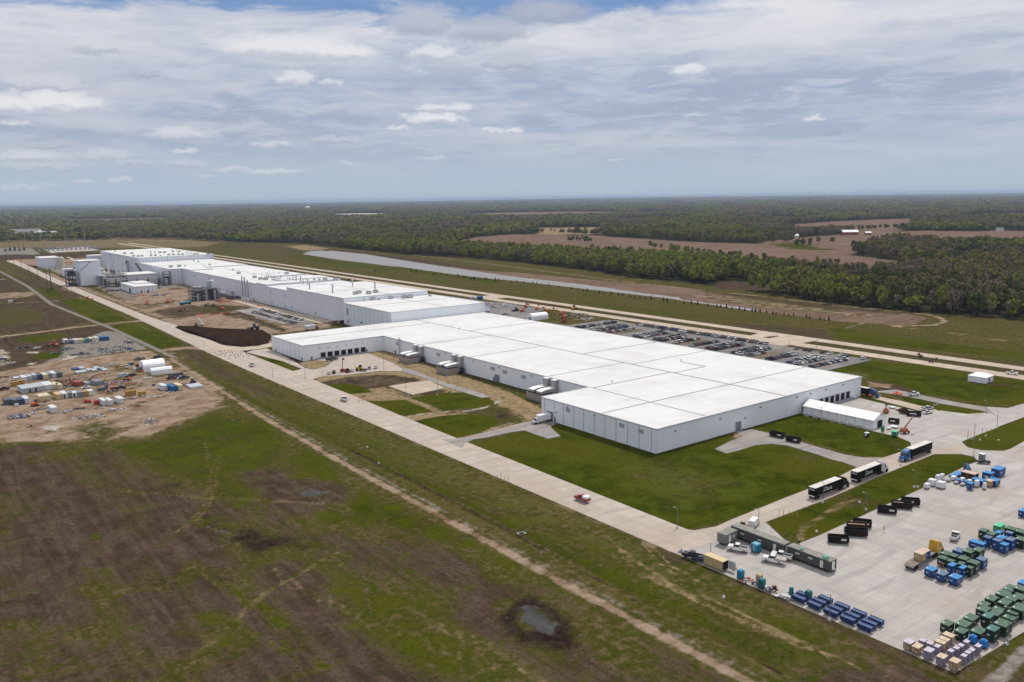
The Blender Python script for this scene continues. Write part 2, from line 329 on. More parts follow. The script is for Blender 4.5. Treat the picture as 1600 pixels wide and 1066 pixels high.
# land between the main road and the long wall
pp('straw', [(476, 600), (506, 588), (545, 586), (593, 581), (632, 580), (600, 566), (573, 552), (600, 548), (640, 560), (700, 582), (760, 600), (800, 615), (850, 640), (855, 655), (815, 660), (780, 671), (728, 684), (690, 687), (640, 665), (560, 630)], 2, 1)
pp('dirt', [(478, 600), (545, 588), (600, 584), (650, 590), (700, 612), (690, 620), (640, 619), (600, 606), (560, 612), (500, 606)], 4, .75)
pp('dirt', [(690, 640), (770, 632), (800, 640), (825, 658), (780, 668), (730, 650)], 5, .7); pp('mud', [(745, 640), (790, 637), (812, 655), (785, 662), (755, 648)], 5, .45)
pp('pale', [(603, 570), (625, 574), (618, 580), (600, 576)], 2, .3)
pl('pale', [(605, 652), (660, 646), (730, 643), (768, 634), (785, 622)], 4, 2, .6); pl('sand', [(560, 622), (600, 612), (640, 620), (680, 640)], 6, 3, .5)
for a in ([(499, 606), (520, 601), (542, 599), (568, 606), (582, 613), (560, 615), (530, 616)], [(553, 625), (590, 627), (632, 625), (657, 635), (675, 643), (642, 648), (598, 648)],
          [(643, 622), (685, 615), (725, 613), (763, 621), (771, 629), (752, 636), (692, 642), (675, 633)], [(637, 660), (690, 650), (735, 647), (770, 650), (781, 662), (751, 676), (706, 686), (688, 684)]): pp('lush', a, 1.8, .97)
# by the dock wing
pp('dirt', [(372, 548), (402, 546), (425, 545), (470, 562), (480, 564), (520, 566), (514, 573), (490, 578), (470, 568), (430, 560), (452, 568), (474, 576), (455, 581), (425, 576), (395, 558)], 2, .9)
pp('straw', [(467, 567), (486, 562), (508, 564), (516, 568), (506, 574), (488, 577), (474, 573)], 1.5, .9)
pp('lush', [(398, 557), (420, 558), (440, 564), (468, 577), (448, 580), (428, 576)], 2, .85)
# construction ground north-east of the main road
pp('sand', [(25, 409), (60, 416), (100, 411), (160, 408), (260, 440), (300, 445), (400, 472), (520, 505), (515, 512), (426, 522), (424, 543), (378, 545), (340, 540), (300, 524), (222, 487), (150, 448), (90, 418), (40, 407)], 4, .95)
pp('gravel', [(60, 417), (130, 411), (160, 420), (215, 428), (262, 444), (300, 450), (290, 462), (240, 456), (205, 462), (150, 447), (100, 431)], 4, .75); pp('sand', [(215, 455), (262, 450), (300, 452), (330, 470), (240, 476), (200, 474)], 4, .9)
pp('gravel', [(100, 420), (160, 430), (210, 452), (215, 470), (190, 468), (140, 440)], 5, .6)
pp('dirt', [(190, 474), (240, 474), (290, 467), (275, 474), (230, 484), (208, 482)], 5, .55)
pp('dirt', [(224, 488), (290, 477), (345, 475), (400, 480), (380, 486), (455, 515), (440, 520), (380, 500), (330, 490), (262, 502)], 5, .7)
pp('mud', [(345, 477), (385, 478), (360, 486), (310, 487), (300, 482)], 5, .35); pp('mud', [(262, 505), (300, 500), (340, 505), (330, 512), (290, 515)], 6, .3)
pl('sand', [(205, 489), (250, 480), (300, 474), (345, 470), (360, 460)], 7, 2, 1); pl('sand', [(245, 500), (300, 495), (365, 488), (385, 485)], 5, 2, .8)
pp('gravel', [(380, 486), (395, 478), (440, 482), (500, 500), (490, 508), (460, 512), (420, 498)], 3, .85)
pp('sand', [(330, 472), (350, 466), (372, 466), (366, 474), (340, 477)], 3, 1)
# left yards
pp('dirt', [(-150, 440), (0, 426), (75, 442), (140, 470), (230, 545), (150, 506), (60, 520), (-150, 530)], 14, .72)
pp('dirt', [(0, 412), (60, 432), (120, 460), (160, 478), (140, 474), (80, 450), (30, 428)], 6, .62)
pp('sand', [(-100, 432), (0, 430), (45, 450), (60, 468), (-100, 474)], 12, .42); pp('sand', [(85, 474), (150, 506), (110, 512), (60, 500)], 8, .4); pp('sand', [(100, 444), (160, 468), (200, 486), (150, 470), (90, 452)], 4, .6)
pp('sand', [(-120, 600), (-60, 592), (0, 584), (100, 566), (215, 549), (262, 547), (300, 560), (330, 598), (345, 622), (340, 640), (300, 655), (275, 672), (230, 686), (150, 690), (80, 697), (0, 690), (-120, 700)], 10, .95)
pp('dirt', [(-120, 530), (0, 527), (60, 520), (170, 508), (215, 540), (150, 556), (60, 574), (-120, 595)], 6, .8); pp('gravel', [(100, 540), (165, 517), (190, 520), (232, 545), (180, 552), (110, 562), (60, 572), (95, 552)], 3, .9)
pp('lush', [(20, 532), (60, 522), (110, 522), (90, 530), (50, 537)], 4, .7); pp('lush', [(45, 555), (80, 550), (97, 553), (90, 560), (60, 562)], 3, .8)
pp('pale', [(-60, 545), (12, 545), (22, 556), (14, 570), (-60, 582)], 5, .55); pp('pale', [(38, 549), (66, 549), (60, 553), (40, 553)], 2, .6); pp('pale', [(100, 556), (125, 553), (120, 562), (95, 564)], 2, .6); pp('pale', [(40, 567), (60, 566), (58, 572), (38, 572)], 2, .55)
pp('gravel', [(0, 600), (100, 575), (200, 566), (290, 560), (320, 590), (200, 620), (0, 640)], 15, .35)
pp('pale', [(60, 668), (90, 660), (100, 672), (75, 680)], 4, .6); pp('dirt', [(110, 672), (150, 655), (200, 665), (190, 685), (140, 690)], 8, .6); pp('gravel', [(115, 675), (150, 662), (180, 672), (150, 685)], 6, .5)
pp('pale', [(205, 632), (222, 628), (226, 634), (212, 638)], 2, .5)
for y0 in (588, 607, 646): pl('dirt', [(-80, y0 + 18), (60, y0 + 4), (180, y0 - 14), (300, y0 - 24)], 5, 3, .35)
pl('sand', [(-200, 612), (0, 583), (100, 565), (200, 553), (300, 543), (330, 546)], 10, 2, 1); pl('sand', [(-200, 545), (0, 527), (60, 519), (140, 509), (225, 501)], 8, 2, .95)
pl('sand', [(-100, 477), (60, 472), (130, 468), (160, 466)], 6, 4, .7); pl('sand', [(-50, 452), (60, 445), (100, 446)], 6, 4, .6)
pp('dirt', [(-150, 432), (0, 428), (40, 448), (60, 470), (-150, 478)], 10, .7); pp('sand', [(-60, 462), (0, 458), (60, 455), (70, 460), (30, 466), (-60, 470)], 8, .6)
pp('dirt', [(40, 478), (85, 474), (145, 505), (60, 515), (-60, 520), (-60, 516), (30, 508), (60, 495)], 8, .7); pp('lush', [(-60, 484), (40, 478), (80, 492), (60, 505), (-60, 512)], 8, .35)
pp('dirt', [(55, 440), (110, 455), (160, 468), (140, 470), (100, 463)], 6, .6)
pp('lush', [(57, 451), (85, 449), (102, 466), (80, 467)], 3, .9); pp('lush', [(93, 469), (140, 466), (213, 500), (152, 506)], 2.5, 1); pp('lush', [(165, 510), (220, 503), (292, 538), (240, 547)], 2.5, 1)
pp('dirt', [(205, 493), (215, 500), (260, 522), (300, 538), (285, 540)], 3, .5)
pp('dirt', [(262, 549), (310, 541), (345, 560), (400, 596), (440, 608), (470, 622), (430, 636), (330, 590), (300, 575)], 10, .6); pp('lush', [(270, 556), (300, 570), (350, 606), (340, 604)], 3, .8)
# strip between the perimeter road and the track
pp('lush', [(430, 620), (520, 640), (620, 680), (720, 725), (830, 772), (940, 818), (1010, 850), (1100, 890), (1230, 950), (1400, 1030), (1280, 1066), (1060, 975), (860, 870), (640, 755), (520, 690), (420, 640)], 12, .68)
pp('stripe', [(440, 610), (640, 690), (860, 790), (1060, 880), (1200, 950), (1150, 965), (950, 870), (640, 730)], 10, .6)
pp('dirt', [(1000, 860), (1050, 862), (1080, 880), (1060, 890), (1020, 880)], 3, .7); pp('dirt', [(1275, 1040), (1340, 1010), (1420, 1012), (1490, 1056), (1540, 1070), (1620, 1110), (1200, 1110)], 7, .8)
pp('sand', [(1330, 1015), (1400, 1012), (1440, 1040), (1390, 1062), (1340, 1050)], 6, .4); pp('dirt', [(1500, 1058), (1560, 1022), (1600, 1004), (1660, 1000), (1640, 1080), (1540, 1100)], 5, .6); pp('lush', [(1560, 1012), (1620, 976), (1660, 1000), (1600, 1015)], 4, .8)
for k in range(6): pl('straw', [(945 + k * 9, 835 + k * 12), (1000 + 22 * k, 880 + 14 * k), (1080 + 28 * k, 930 + 14 * k), (1200 + 30 * k, 985 + 12 * k)], .7, .8, .75)
pl('straw', [(1005, 850), (1030, 880), (1100, 930), (1300, 1025)], .8, .8, .8); pl('straw', [(1014, 850), (1050, 885), (1120, 925)], .8, .8, .8)
pl('dirt', [(1150, 890), (1230, 940), (1300, 975), (1400, 1030)], 2.5, 2, .8)
# the near field
pp('dirt', [(-500, 720), (0, 700), (60, 692), (200, 700), (330, 655), (400, 655), (480, 700), (640, 785), (760, 855), (900, 945), (1060, 1030), (1160, 1075), (1300, 1160), (1000, 1300), (0, 1400), (-900, 1400)], 10, 1)
GREEN = [([(60, 716), (90, 704), (150, 696), (240, 684), (330, 645), (425, 655), (468, 688), (440, 730), (380, 740), (415, 770), (400, 805), (320, 785), (280, 755), (225, 735), (165, 705), (100, 715)], .85),
 ([(442, 715), (480, 695), (550, 730), (565, 760), (620, 775), (665, 805), (750, 850), (725, 862), (650, 840), (600, 830), (525, 825), (475, 830), (500, 800), (545, 775), (525, 757), (465, 750)], 1),
 ([(130, 718), (152, 718), (172, 790), (155, 792)], .75), ([(188, 718), (206, 718), (225, 785), (248, 842), (200, 832)], .75), ([(60, 700), (110, 700), (160, 760), (120, 740)], .55),
 ([(350, 850), (400, 805), (435, 850), (500, 865), (565, 890), (600, 920), (700, 930), (712, 950), (650, 960), (700, 990), (820, 1050), (800, 1075), (640, 1045), (550, 990), (530, 940), (500, 900), (450, 875), (410, 890), (390, 922), (360, 908), (370, 878)], .92),
 ([(575, 840), (610, 848), (655, 890), (685, 922), (640, 922), (590, 865)], .85), ([(300, 950), (375, 945), (425, 970), (455, 1003), (350, 1020), (280, 1066), (330, 990), (285, 985)], .85),
 ([(40, 980), (92, 985), (100, 1055), (55, 1058)], .75), ([(0, 985), (18, 1000), (12, 1022), (-40, 1022), (-60, 980)], .8), ([(115, 960), (170, 968), (168, 988), (95, 992)], .6), ([(730, 870), (800, 858), (835, 905), (760, 910)], .7),
 ([(700, 814), (740, 830), (825, 900), (800, 918), (730, 862), (690, 850)], .8), ([(690, 975), (744, 1022), (790, 1068), (700, 1060), (640, 1000)], .8), ([(870, 1034), (950, 1068), (890, 1075)], .7),
 ([(968, 1016), (1010, 1028), (985, 1054), (950, 1040)], .6), ([(0, 760), (45, 770), (70, 800), (20, 810), (-60, 790)], .5), ([(280, 895), (300, 930), (270, 940), (240, 915)], .5), ([(150, 870), (230, 890), (220, 910), (160, 900)], .45),
 ([(0, 830), (60, 845), (50, 880), (-40, 870)], .4), ([(930, 960), (975, 985), (960, 1010), (920, 985)], .55), ([(-60, 920), (30, 930), (60, 950), (-60, 955)], .45), ([(200, 1010), (330, 1020), (300, 1075), (180, 1060)], .5), ([(440, 800), (520, 812), (500, 830), (440, 828)], .5)]
for poly, a in GREEN: pp('lush', poly, 9, a * .76)
for k in range(26):        # seed-drill bands running with the track
    x0 = rng.uniform(20, 135); y0 = rng.uniform(70, 330); L = rng.uniform(20, 70)
    paint('lush' if k % 2 else 'gravel', [(x0 - 3, y0), (x0 + 3, y0 + 2), (x0 + 4 + rng.uniform(-4, 4), y0 + L), (x0 - 2, y0 + L)], 4, .42 if k % 2 else .32)
pp('dirt', [(425, 795), (430, 778), (470, 757), (520, 752), (552, 765), (525, 790), (470, 802)], 4, 1); pp('puddle', [(465, 771), (488, 763), (515, 765), (526, 770), (500, 776), (470, 778)], 3.5, .72)
pp('mud', [(295, 800), (330, 803), (400, 825), (470, 843), (540, 856), (440, 862), (400, 872), (350, 850), (310, 832)], 6, .7); pp('puddle', [(315, 818), (350, 818), (376, 829), (380, 836), (352, 835), (325, 825)], 1.8, .85)
for k in range(5): pl('mud', [(285 + 8 * k, 800 + 5 * k), (350 + 10 * k, 822 + 4 * k), (430 + 20 * k, 842 + 3 * k)], .8, 1, .8)
pp('mud', [(240, 875), (300, 880), (350, 900), (372, 925), (330, 938), (285, 922), (200, 920), (150, 930), (150, 918), (240, 915)], 6, .75); pp('puddle', [(262, 884), (290, 892), (332, 911), (338, 919), (300, 909)], 1.6, .8); pp('puddle', [(172, 926), (190, 923), (206, 926), (205, 933), (180, 932)], 1.4, .7)
pp('mud', [(-20, 890), (25, 900), (30, 912), (-20, 915)], 5, .6); pp('mud', [(240, 755), (290, 752), (300, 765), (250, 768)], 4, .5)
pp('mud', [(690, 920), (760, 935), (900, 960), (1000, 1010), (960, 1025), (860, 1000), (740, 960)], 14, .35)
pp('mud', [(782, 968), (795, 942), (830, 932), (872, 955), (905, 990), (885, 1022), (838, 1012), (796, 995)], 4.5, 1); pp('puddle', [(806, 962), (822, 947), (846, 955), (868, 976), (860, 992), (835, 986), (813, 978)], 2.5, .85)
pl('dirt', [(-10, 728), (45, 772), (90, 800), (150, 840), (190, 852), (240, 872), (300, 902), (370, 948), (420, 990), (470, 1020), (560, 1075)], 4.5, 2, .95); pl('straw', [(0, 733), (45, 775), (90, 803), (150, 843)], .9, 1, .5)
for a in ([(360, 912), (372, 920), (392, 945), (380, 946)], [(402, 936), (450, 975), (440, 985), (405, 950)], [(130, 832), (150, 835), (152, 845), (135, 842)], [(490, 1028), (520, 1045), (500, 1048)]): pp('lush', a, 1.2, .9)
pl('straw', [(640 / 2 + 0, 690), (325, 712), (320, 725), (326, 730)], .5, .7, .8); pl('mud', [(80, 900), (130, 930), (220, 955), (320, 990), (360, 1020)], .5, .8, .7); pl('mud', [(70, 905), (125, 936), (215, 962), (310, 998)], .5, .8, .6)
for k in range(16):       # wandering wheel ruts
    x0 = rng.uniform(15, 120); y0 = rng.uniform(80, 260); a = rng.uniform(.9, 2.4); pts = [(x0, y0)]
    for _ in range(9): a += rng.normal(0, .13); pts.append((pts[-1][0] + 9 * math.cos(a), pts[-1][1] + 9 * math.sin(a)))
    for s_ in (0, 2.1): paint('mud' if k % 3 else 'straw', [(x + s_, y) for x, y in pts], .9, .62, closed=False, w=.7)
# the gravel track, its ditch, and the tracks at the right corner
paint('lush', [(151, 95), (148, 600), (143, 600), (144, 95)], 2, .6)
paint('gravel', [(137, 60), (137, 150), (137, 200), (138, 290), (140, 374), (144, 471), (149, 570), (147, 740), (144, 800), (138, 952), (148, 1195), (151, 1500)], 1.4, .55, closed=False, w=3.2)
paint('gravel', [(149, 560), (147, 740), (144, 800), (138, 952), (148, 1195), (151, 1500)], 1.6, .95, closed=False, w=4)
paint('sand', [(192, 640), (196, 700), (196, 1100), (202, 1400)], 6, .8, closed=False, w=10); paint('sand', [(167, 690), (172, 800), (173, 1000)], 4, .6, closed=False, w=6)
paint('sand', [(134.5, 60), (134.5, 150), (135, 290), (137, 374), (142, 471), (146, 560)], 1.4, .85, closed=False, w=3.2)
paint('mud', [(143, 95), (144, 120), (142.5, 134), (145, 190), (145.5, 300)], 1, .85, closed=False, w=1.3); paint('puddle', [(143, 100), (144, 120), (142.5, 134), (145, 175)], .8, .55, closed=False, w=.6)
paint('mud', [(146, 305), (148, 420)], 1, .4, closed=False, w=1)
pl('gravel', [(1545, 1075), (1600, 1020), (1700, 950)], 3, 1.2, 1)
# bare margins along the pavements
for seg in ([(170, 152), (170, 600), (173, 620), (178, 804), (179, 1000), (186, 1440)], [(188, 170), (188, 280), (188.5, 330), (190, 470)], [(200, 600), (190, 700), (190, 850), (191, 1100)]): paint('sand', seg, 1.6, .42, closed=False, w=2.4, over=False)
pl('sand', [(1200, 790), (1300, 752), (1340, 731)], 1.6, 1.2, .6, over=False); pl('dirt', [(1200, 820), (1300, 780), (1460, 713)], 1.2, 1.2, .5, over=False)
pl('dirt', [(1050, 868), (1200, 930), (1490, 1056)], 2, 1.5, .75, over=False); pl('dirt', [(1060, 829), (1130, 822), (1200, 792)], 1.6, 1.4, .6, over=False); pl('dirt', [(1492, 1056), (1600, 990)], 1.5, 1.2, .7, over=False)

gm = bpy.data.meshes.new('ground')
ii = np.arange(NX * NY).reshape(NY, NX)
q = np.stack([ii[:-1, :-1], ii[:-1, 1:], ii[1:, 1:], ii[1:, :-1]], -1).reshape(-1, 4)
wob = np.zeros(len(px_), np.float32)
near = (px_ > -50) & (px_ < 135) & (py_ < 480)
fld = (np.sin(px_ * .21 + 1.3 * np.sin(py_ * .05)) * .5 + np.sin(py_ * .13 + px_ * .07) * .5 + rng.normal(0, .16, len(px_)))
wob[near] = (fld[near] * .09).astype(np.float32)
ditch = np.exp(-((px_ - 144.3) / 1.4) ** 2) * ((py_ > 60) & (py_ < 420)) * -.7
far = np.clip((np.hypot(px_, py_) - 9000) / 20000, 0, 1)
hills = far * (28 * np.sin(px_ / 5200 + 1.1) * np.sin(py_ / 4300 + .4) + 14 * np.sin(px_ / 1700 + py_ / 2500))
basin = np.zeros(len(px_)); ib, sb = sdist(GP([(1100, 455), (1300, 478), (1400, 488), (1450, 497), (1430, 505), (1400, 508), (1310, 502), (1180, 486), (1050, 467)]), True, 0, 10); basin[ib] = np.clip(sb / 8, 0, 1) * -1.6
vz = wob + ditch.astype(np.float32) + hills.astype(np.float32) * 1.0 + basin.astype(np.float32) - CH['water'] * .12 - CH['puddle'] * .08
gm.vertices.add(NX * NY); gm.vertices.foreach_set('co', np.stack([px_, py_, vz], -1).astype(np.float32).ravel())
gm.loops.add(len(q) * 4); gm.loops.foreach_set('vertex_index', q.ravel().astype(np.int32))
gm.polygons.add(len(q)); gm.polygons.foreach_set('loop_start', (np.arange(len(q)) * 4).astype(np.int32))
gm.update(calc_edges=True); gm.polygons.foreach_set('use_smooth', [True] * len(q))
for k in CL:
    a = gm.attributes.new(k, 'FLOAT', 'POINT'); a.data.foreach_set('value', CH[k])
go = bpy.data.objects.new('ground', gm); COL.objects.link(go); tag(go, 'open ground of patchy grass, bare dirt and gravel reaching the horizon', 'ground', kind='structure')

gmt = bpy.data.materials.new('ground'); gmt.use_nodes = True; t = NT(gmt.node_tree); b = t.n['Principled BSDF']
P = t.new('ShaderNodeNewGeometry').outputs['Position']
_s = t.new('ShaderNodeSeparateXYZ'); t.l.new(P, _s.inputs[0]); SPX = _s.outputs[0]
A = lambda k: t.new('ShaderNodeAttribute', attribute_name=k).outputs['Fac']
nf = t.noise(P, .9, 6, .7)            # fine clods
nm = t.noise(P, .11, 8, .66, .4)         # patches
nl = t.noise(P, .017, 6, .6, .6)        # broad
ns = t.noise(t.mapv(P, (.35, .035, 1), .05), 1, 6, .65, .5)   # drill lines along the track
ns2 = t.noise(t.mapv(P, (.05, .5, 1), .25), 1, 5, .6, .3)
nt = t.noise(t.mapv(P, (1, 1, 1), 0, (50, 9, 0)), .4, 7, .72)
mixn = t.m('ADD', t.m('MULTIPLY', nm, .5), t.m('MULTIPLY', nf, .5))
jig = t.m('MULTIPLY', t.m('SUBTRACT', t.m('ADD', t.m('MULTIPLY', nm, .55), t.m('ADD', t.m('MULTIPLY', nf, .2), t.m('MULTIPLY', nt, .25))), .5), 2.6)
sm = t.m('MULTIPLY', t.m('SUBTRACT', nm, .5), 1.1)
def thr(k, j, w=.16, c=.5): return t.ss(t.m('ADD', A(k), j), c - w, c + w)
g0 = t.mix(t.ss(nm, .34, .66), (.044, .045, .007), (.090, .073, .020))
g0 = t.mix(t.ss(nl, .40, .62), g0, (.050, .056, .007))
g0 = t.mix(t.m('MULTIPLY', t.ss(nf, .47, .66), .6), g0, (.026, .029, .005))
g0 = t.mix(t.m('MULTIPLY', t.ss(t.m('ADD', nt, t.m('MULTIPLY', ns, .25)), .58, .76), .85), g0, (.135, .095, .055))
def lushc():
    c = t.mix(t.ss(nm, .35, .65), (.024, .035, .001), (.056, .067, .004))
    c = t.mix(t.ss(nl, .42, .62), c, (.062, .065, .005))
    c = t.mix(t.m('MULTIPLY', t.ss(nt, .48, .70), .6), c, (.078, .068, .012))
    c = t.mix(t.m('MULTIPLY', t.ss(t.m('ADD', t.m('MULTIPLY', nt, .6), t.m('MULTIPLY', nl, .4)), .56, .66), .55), c, (.115, .088, .032))
    return t.mix(t.m('MULTIPLY', t.ss(nf, .50, .68), .6), c, (.012, .019, .002))
dc = t.mix(t.ss(t.m('ADD', t.m('MULTIPLY', ns, .5), t.m('MULTIPLY', nm, .5)), .40, .60), (.042, .027, .018), (.100, .071, .052))
dc = t.mix(t.ss(nt, .42, .68), dc, (.068, .043, .028)); dc = t.mix(t.m('MULTIPLY', t.ss(nf, .48, .66), .65), dc, (.028, .018, .012))
dc = t.mix(t.m('MULTIPLY', t.ss(t.m('ADD', nm, t.m('MULTIPLY', t.m('SUBTRACT', nf, .5), .5)), .56, .66), .45), dc, (.052, .050, .010))
sc_ = t.mix(t.ss(nm, .38, .6), (.185, .118, .076), (.31, .232, .170)); sc_ = t.mix(t.ss(nt, .48, .66), sc_, (.235, .172, .122)); sc_ = t.mix(t.m('MULTIPLY', t.ss(ns2, .5, .7), .5), sc_, (.16, .102, .068))
sc_ = t.mix(t.m('MULTIPLY', t.ss(nl, .5, .66), .5), sc_, (.27, .205, .16))
gc = t.mix(t.ss(nt, .4, .62), (.15, .132, .115), (.27, .24, .21)); gc = t.mix(t.m('MULTIPLY', t.ss(nf, .5, .7), .45), gc, (.13, .11, .095))
mc = t.mix(t.ss(nt, .4, .65), (.016, .011, .009), (.045, .030, .023))
pc = t.mix(t.ss(t.m('ADD', ns2, t.m('MULTIPLY', nm, .4)), .55, .8), (.115, .072, .052), (.165, .110, .081)); pc = t.mix(t.m('MULTIPLY', t.ss(nl, .42, .62), .6), pc, (.19, .132, .098)); pc = t.mix(t.m('MULTIPLY', t.ss(nt, .56, .74), .4), pc, (.11, .075, .045))
pdc = t.mix(t.ss(nt, .4, .65), (.022, .019, .018), (.05, .045, .042))
wc = t.mix(t.ss(nt, .4, .65), (.19, .18, .18), (.29, .28, .275))
stc = t.mix(t.ss(nt, .4, .62), (.19, .135, .072), (.32, .235, .140)); stc = t.mix(t.m('MULTIPLY', t.ss(nm, .5, .66), .6), stc, (.135, .100, .060))
woc = t.mix(t.ss(nm, .4, .6), (.022, .022, .010), (.050, .042, .022))
plc = t.mix(t.ss(nt, .4, .6), (.36, .31, .28), (.46, .40, .36))
c = g0
wood = thr('wood', sm); c = t.mix(wood, c, woc)
c = t.mix(thr('plough', sm, .2), c, pc); c = t.mix(thr('dirt', jig, .2), c, dc); c = t.mix(thr('straw', jig, .25), c, stc)
c = t.mix(thr('sand', jig, .22), c, sc_); c = t.mix(thr('gravel', t.m('MULTIPLY', jig, .7), .2), c, gc); c = t.mix(thr('pale', jig, .2), c, plc)
nearf = t.ss(t.vm('DOT_PRODUCT', P, (1, 0, 0)) if False else SPX, 150, 128)
jl = t.m('MULTIPLY', jig, t.m('MULTIPLY_ADD', nearf, .55, .8)); c = t.mix(thr('lush', jl, .22), c, lushc()); c = t.mix(t.m('MULTIPLY', thr('stripe', jig, .3), .5), c, (.080, .088, .020))
c = t.mix(thr('mud', jig, .25), c, mc); wt = thr('water', t.m('MULTIPLY', jig, 1.1), .18); c = t.mix(wt, c, wc); pw = thr('puddle', t.m('MULTIPLY', jig, 1.0), .12); c = t.mix(pw, c, pdc); wt = t.m('MAXIMUM', wt, pw)
t.l.new(c, b.inputs['Base Color']); t.l.new(t.ss(wt, 0, 1, .95, .45), b.inputs['Roughness']); b.inputs['Specular IOR Level'].default_value = .12
t.l.new(t.ss(wt, 0, 1, 0, .2), b.inputs['Specular IOR Level'])
bp = t.new('ShaderNodeBump'); bp.inputs['Distance'].default_value = .35; t.l.new(t.ss(wt, 0, 1, .8, 0), bp.inputs['Strength']); t.l.new(t.m('ADD', nf, nt), bp.inputs['Height']); t.l.new(bp.outputs[0], b.inputs['Normal'])
gm.materials.append(gmt)

# ------------------------------------------------------------------ pavements
def pavemat(name, c1, c2, joint=None, stain=.5, jc=.35, dust=(.36, .29, .225), da=.5):
    m = bpy.data.materials.new(name); m.use_nodes = True; t = NT(m.node_tree); b = t.n['Principled BSDF']
    P = t.new('ShaderNodeNewGeometry').outputs['Position']
    n1 = t.noise(P, .06, 6, .6, .5); n2 = t.noise(P, .7, 6, .65); n3 = t.noise(t.mapv(P, (.3, .03, 1)), 1, 5, .6)
    c = t.mix(t.ss(n1, .35, .65), c1, c2)
    c = t.mix(t.m('MULTIPLY', t.ss(n3, .5, .7), stain * .5), c, tuple(x * .78 for x in c1)); c = t.mix(t.m('MULTIPLY', t.ss(n2, .55, .72), stain * .4), c, tuple(x * .8 for x in c2))
    c = t.mix(t.m('MULTIPLY', t.ss(t.noise(P, .033, 7, .65), .5, .66), da), c, dust)
    # curved tyre sweeps
    w = t.new('ShaderNodeTexWave', wave_type='RINGS'); w.inputs['Scale'].default_value = .035; w.inputs['Distortion'].default_value = 9; w.inputs['Detail'].default_value = 3; w.inputs['Detail Scale'].default_value = .5; t.l.new(P, w.inputs['Vector'])
    c = t.mix(t.m('MULTIPLY', t.m('MULTIPLY', t.ss(w.outputs[1], .80, .98), t.ss(n1, .4, .6)), .5), c, tuple(x * .7 for x in c1))
    if joint:
        sp = t.new('ShaderNodeSeparateXYZ'); t.l.new(P, sp.inputs[0])
        for k in (0, 1):
            fr = t.m('ABSOLUTE', t.m('SUBTRACT', t.m('FRACT', t.m('MULTIPLY', sp.outputs[k], 1 / joint)), .5))
            c = t.mix(t.m('MULTIPLY', t.ss(fr, .5 - .05 / joint, .5 - .12 / joint, 1, 0), jc), c, tuple(x * .45 for x in c1))
            # slabs differ slightly from one another
        fl = t.vm('FLOOR', t.vm('MULTIPLY', P, (1 / joint, 1 / joint, 0)))
        wn = t.new('ShaderNodeTexWhiteNoise', noise_dimensions='2D'); t.l.new(fl, wn.inputs[0]); c = t.mix(t.m('MULTIPLY', wn.outputs[0], .30), c, tuple(x * .72 for x in c1))
    t.l.new(c, b.inputs['Base Color']); b.inputs['Roughness'].default_value = .9; b.inputs['Specular IOR Level'].default_value = .15
    return m
CONC = pavemat('concrete', (.41, .345, .29), (.48, .41, .35), 4.6)
CONC2 = pavemat('yard_concrete', (.385, .352, .33), (.455, .42, .395), 4.6, .95)
ASPH = pavemat('asphalt', (.235, .215, .205), (.30, .275, .26), None, .6)
LOTA = pavemat('lot_asphalt', (.15, .14, .14), (.20, .185, .18), None, .5, da=.25)
TANR = pavemat('tan_concrete', (.44, .36, .28), (.52, .43, .34), 4.6, .4)
PZ = [.05]
def pave(name, poly, m, label, cat='road', px=True, holes=()):
    P2 = GP(poly) if px else list(poly); PZ[0] += .012; z = PZ[0]
    tri = geometry.tessellate_polygon([[Vector((x, y, 0)) for x, y in P2]])
    mb = MB(); n = len(P2)
    mb.add([(x, y, z) for x, y in P2] + [(x, y, -.35) for x, y in P2], [tuple(a) for a in tri] + [(k, (k + 1) % n, n + (k + 1) % n, n + k) for k in range(n)])
    o = mb.build(name, m); tag(o, label, cat, kind='structure'); return o
pave('perimeter_road', [(171, 140), (187, 140), (187, 170), (187.5, 282), (188, 330), (189.5, 381), (190, 430), (191, 470), (191, 548), (194, 575), (199, 590), (200, 612), (198, 640), (194, 690), (190, 760), (189, 824), (190, 977), (191, 1081), (193, 1188), (196, 1358), (202, 1547), (206, 1780), (190, 1780), (190, 1640), (187, 1443), (182, 1265), (180, 1100), (179, 1000), (178.5, 804), (173.5, 620), (171.5, 560), (171, 495)], CONC, 'long pale concrete perimeter road past the white factory', px=False)
pave('yard', [(1492, 1052), (1046, 861), (1060, 850), (1120, 832), (1197, 817), (1225, 843), (1240, 853), (1280, 837), (1444, 762), (1510, 727.5), (1528, 721.5), (1522, 714), (1500, 709.5), (1459, 710), (1460, 700), (1504, 692), (1512, 699.5), (1534, 704), (1567, 705), (1578, 702), (1600, 690), (1700, 645), (1760, 700), (1760, 900), (1601, 987)], CONC2, 'wide pale concrete storage yard with containers and boxes', 'yard')
pave('cross_road', [(1016, 846), (1060, 826), (1085, 829), (1119, 823), (1141, 813), (1171, 801), (1220, 781), (1300, 750), (1342, 729), (1378, 716), (1412, 705), (1424, 697.5), (1422, 691), (1403, 683), (1480, 650), (1540, 645), (1560, 668), (1524, 681.5), (1504, 690), (1503, 694), (1512, 700), (1500, 710), (1462, 709), (1380, 742), (1300, 777), (1197, 816), (1150, 836), (1060, 864), (1046, 862)], CONC, 'concrete road in front of the lawns carrying three semi trucks')
pave('dock_yard', [(1254, 643), (1327, 619), (1332, 620), (1375, 630), (1437, 644), (1470, 642), (1530, 649.5), (1545, 646), (1540, 636), (1575, 638), (1700, 602), (1700, 620), (1600, 652), (1557, 668), (1523, 682), (1480, 700), (1424, 698), (1422, 691), (1403, 682.5), (1368, 675), (1250, 646)], CONC2, 'concrete dock yard beside the long white tent', 'yard')
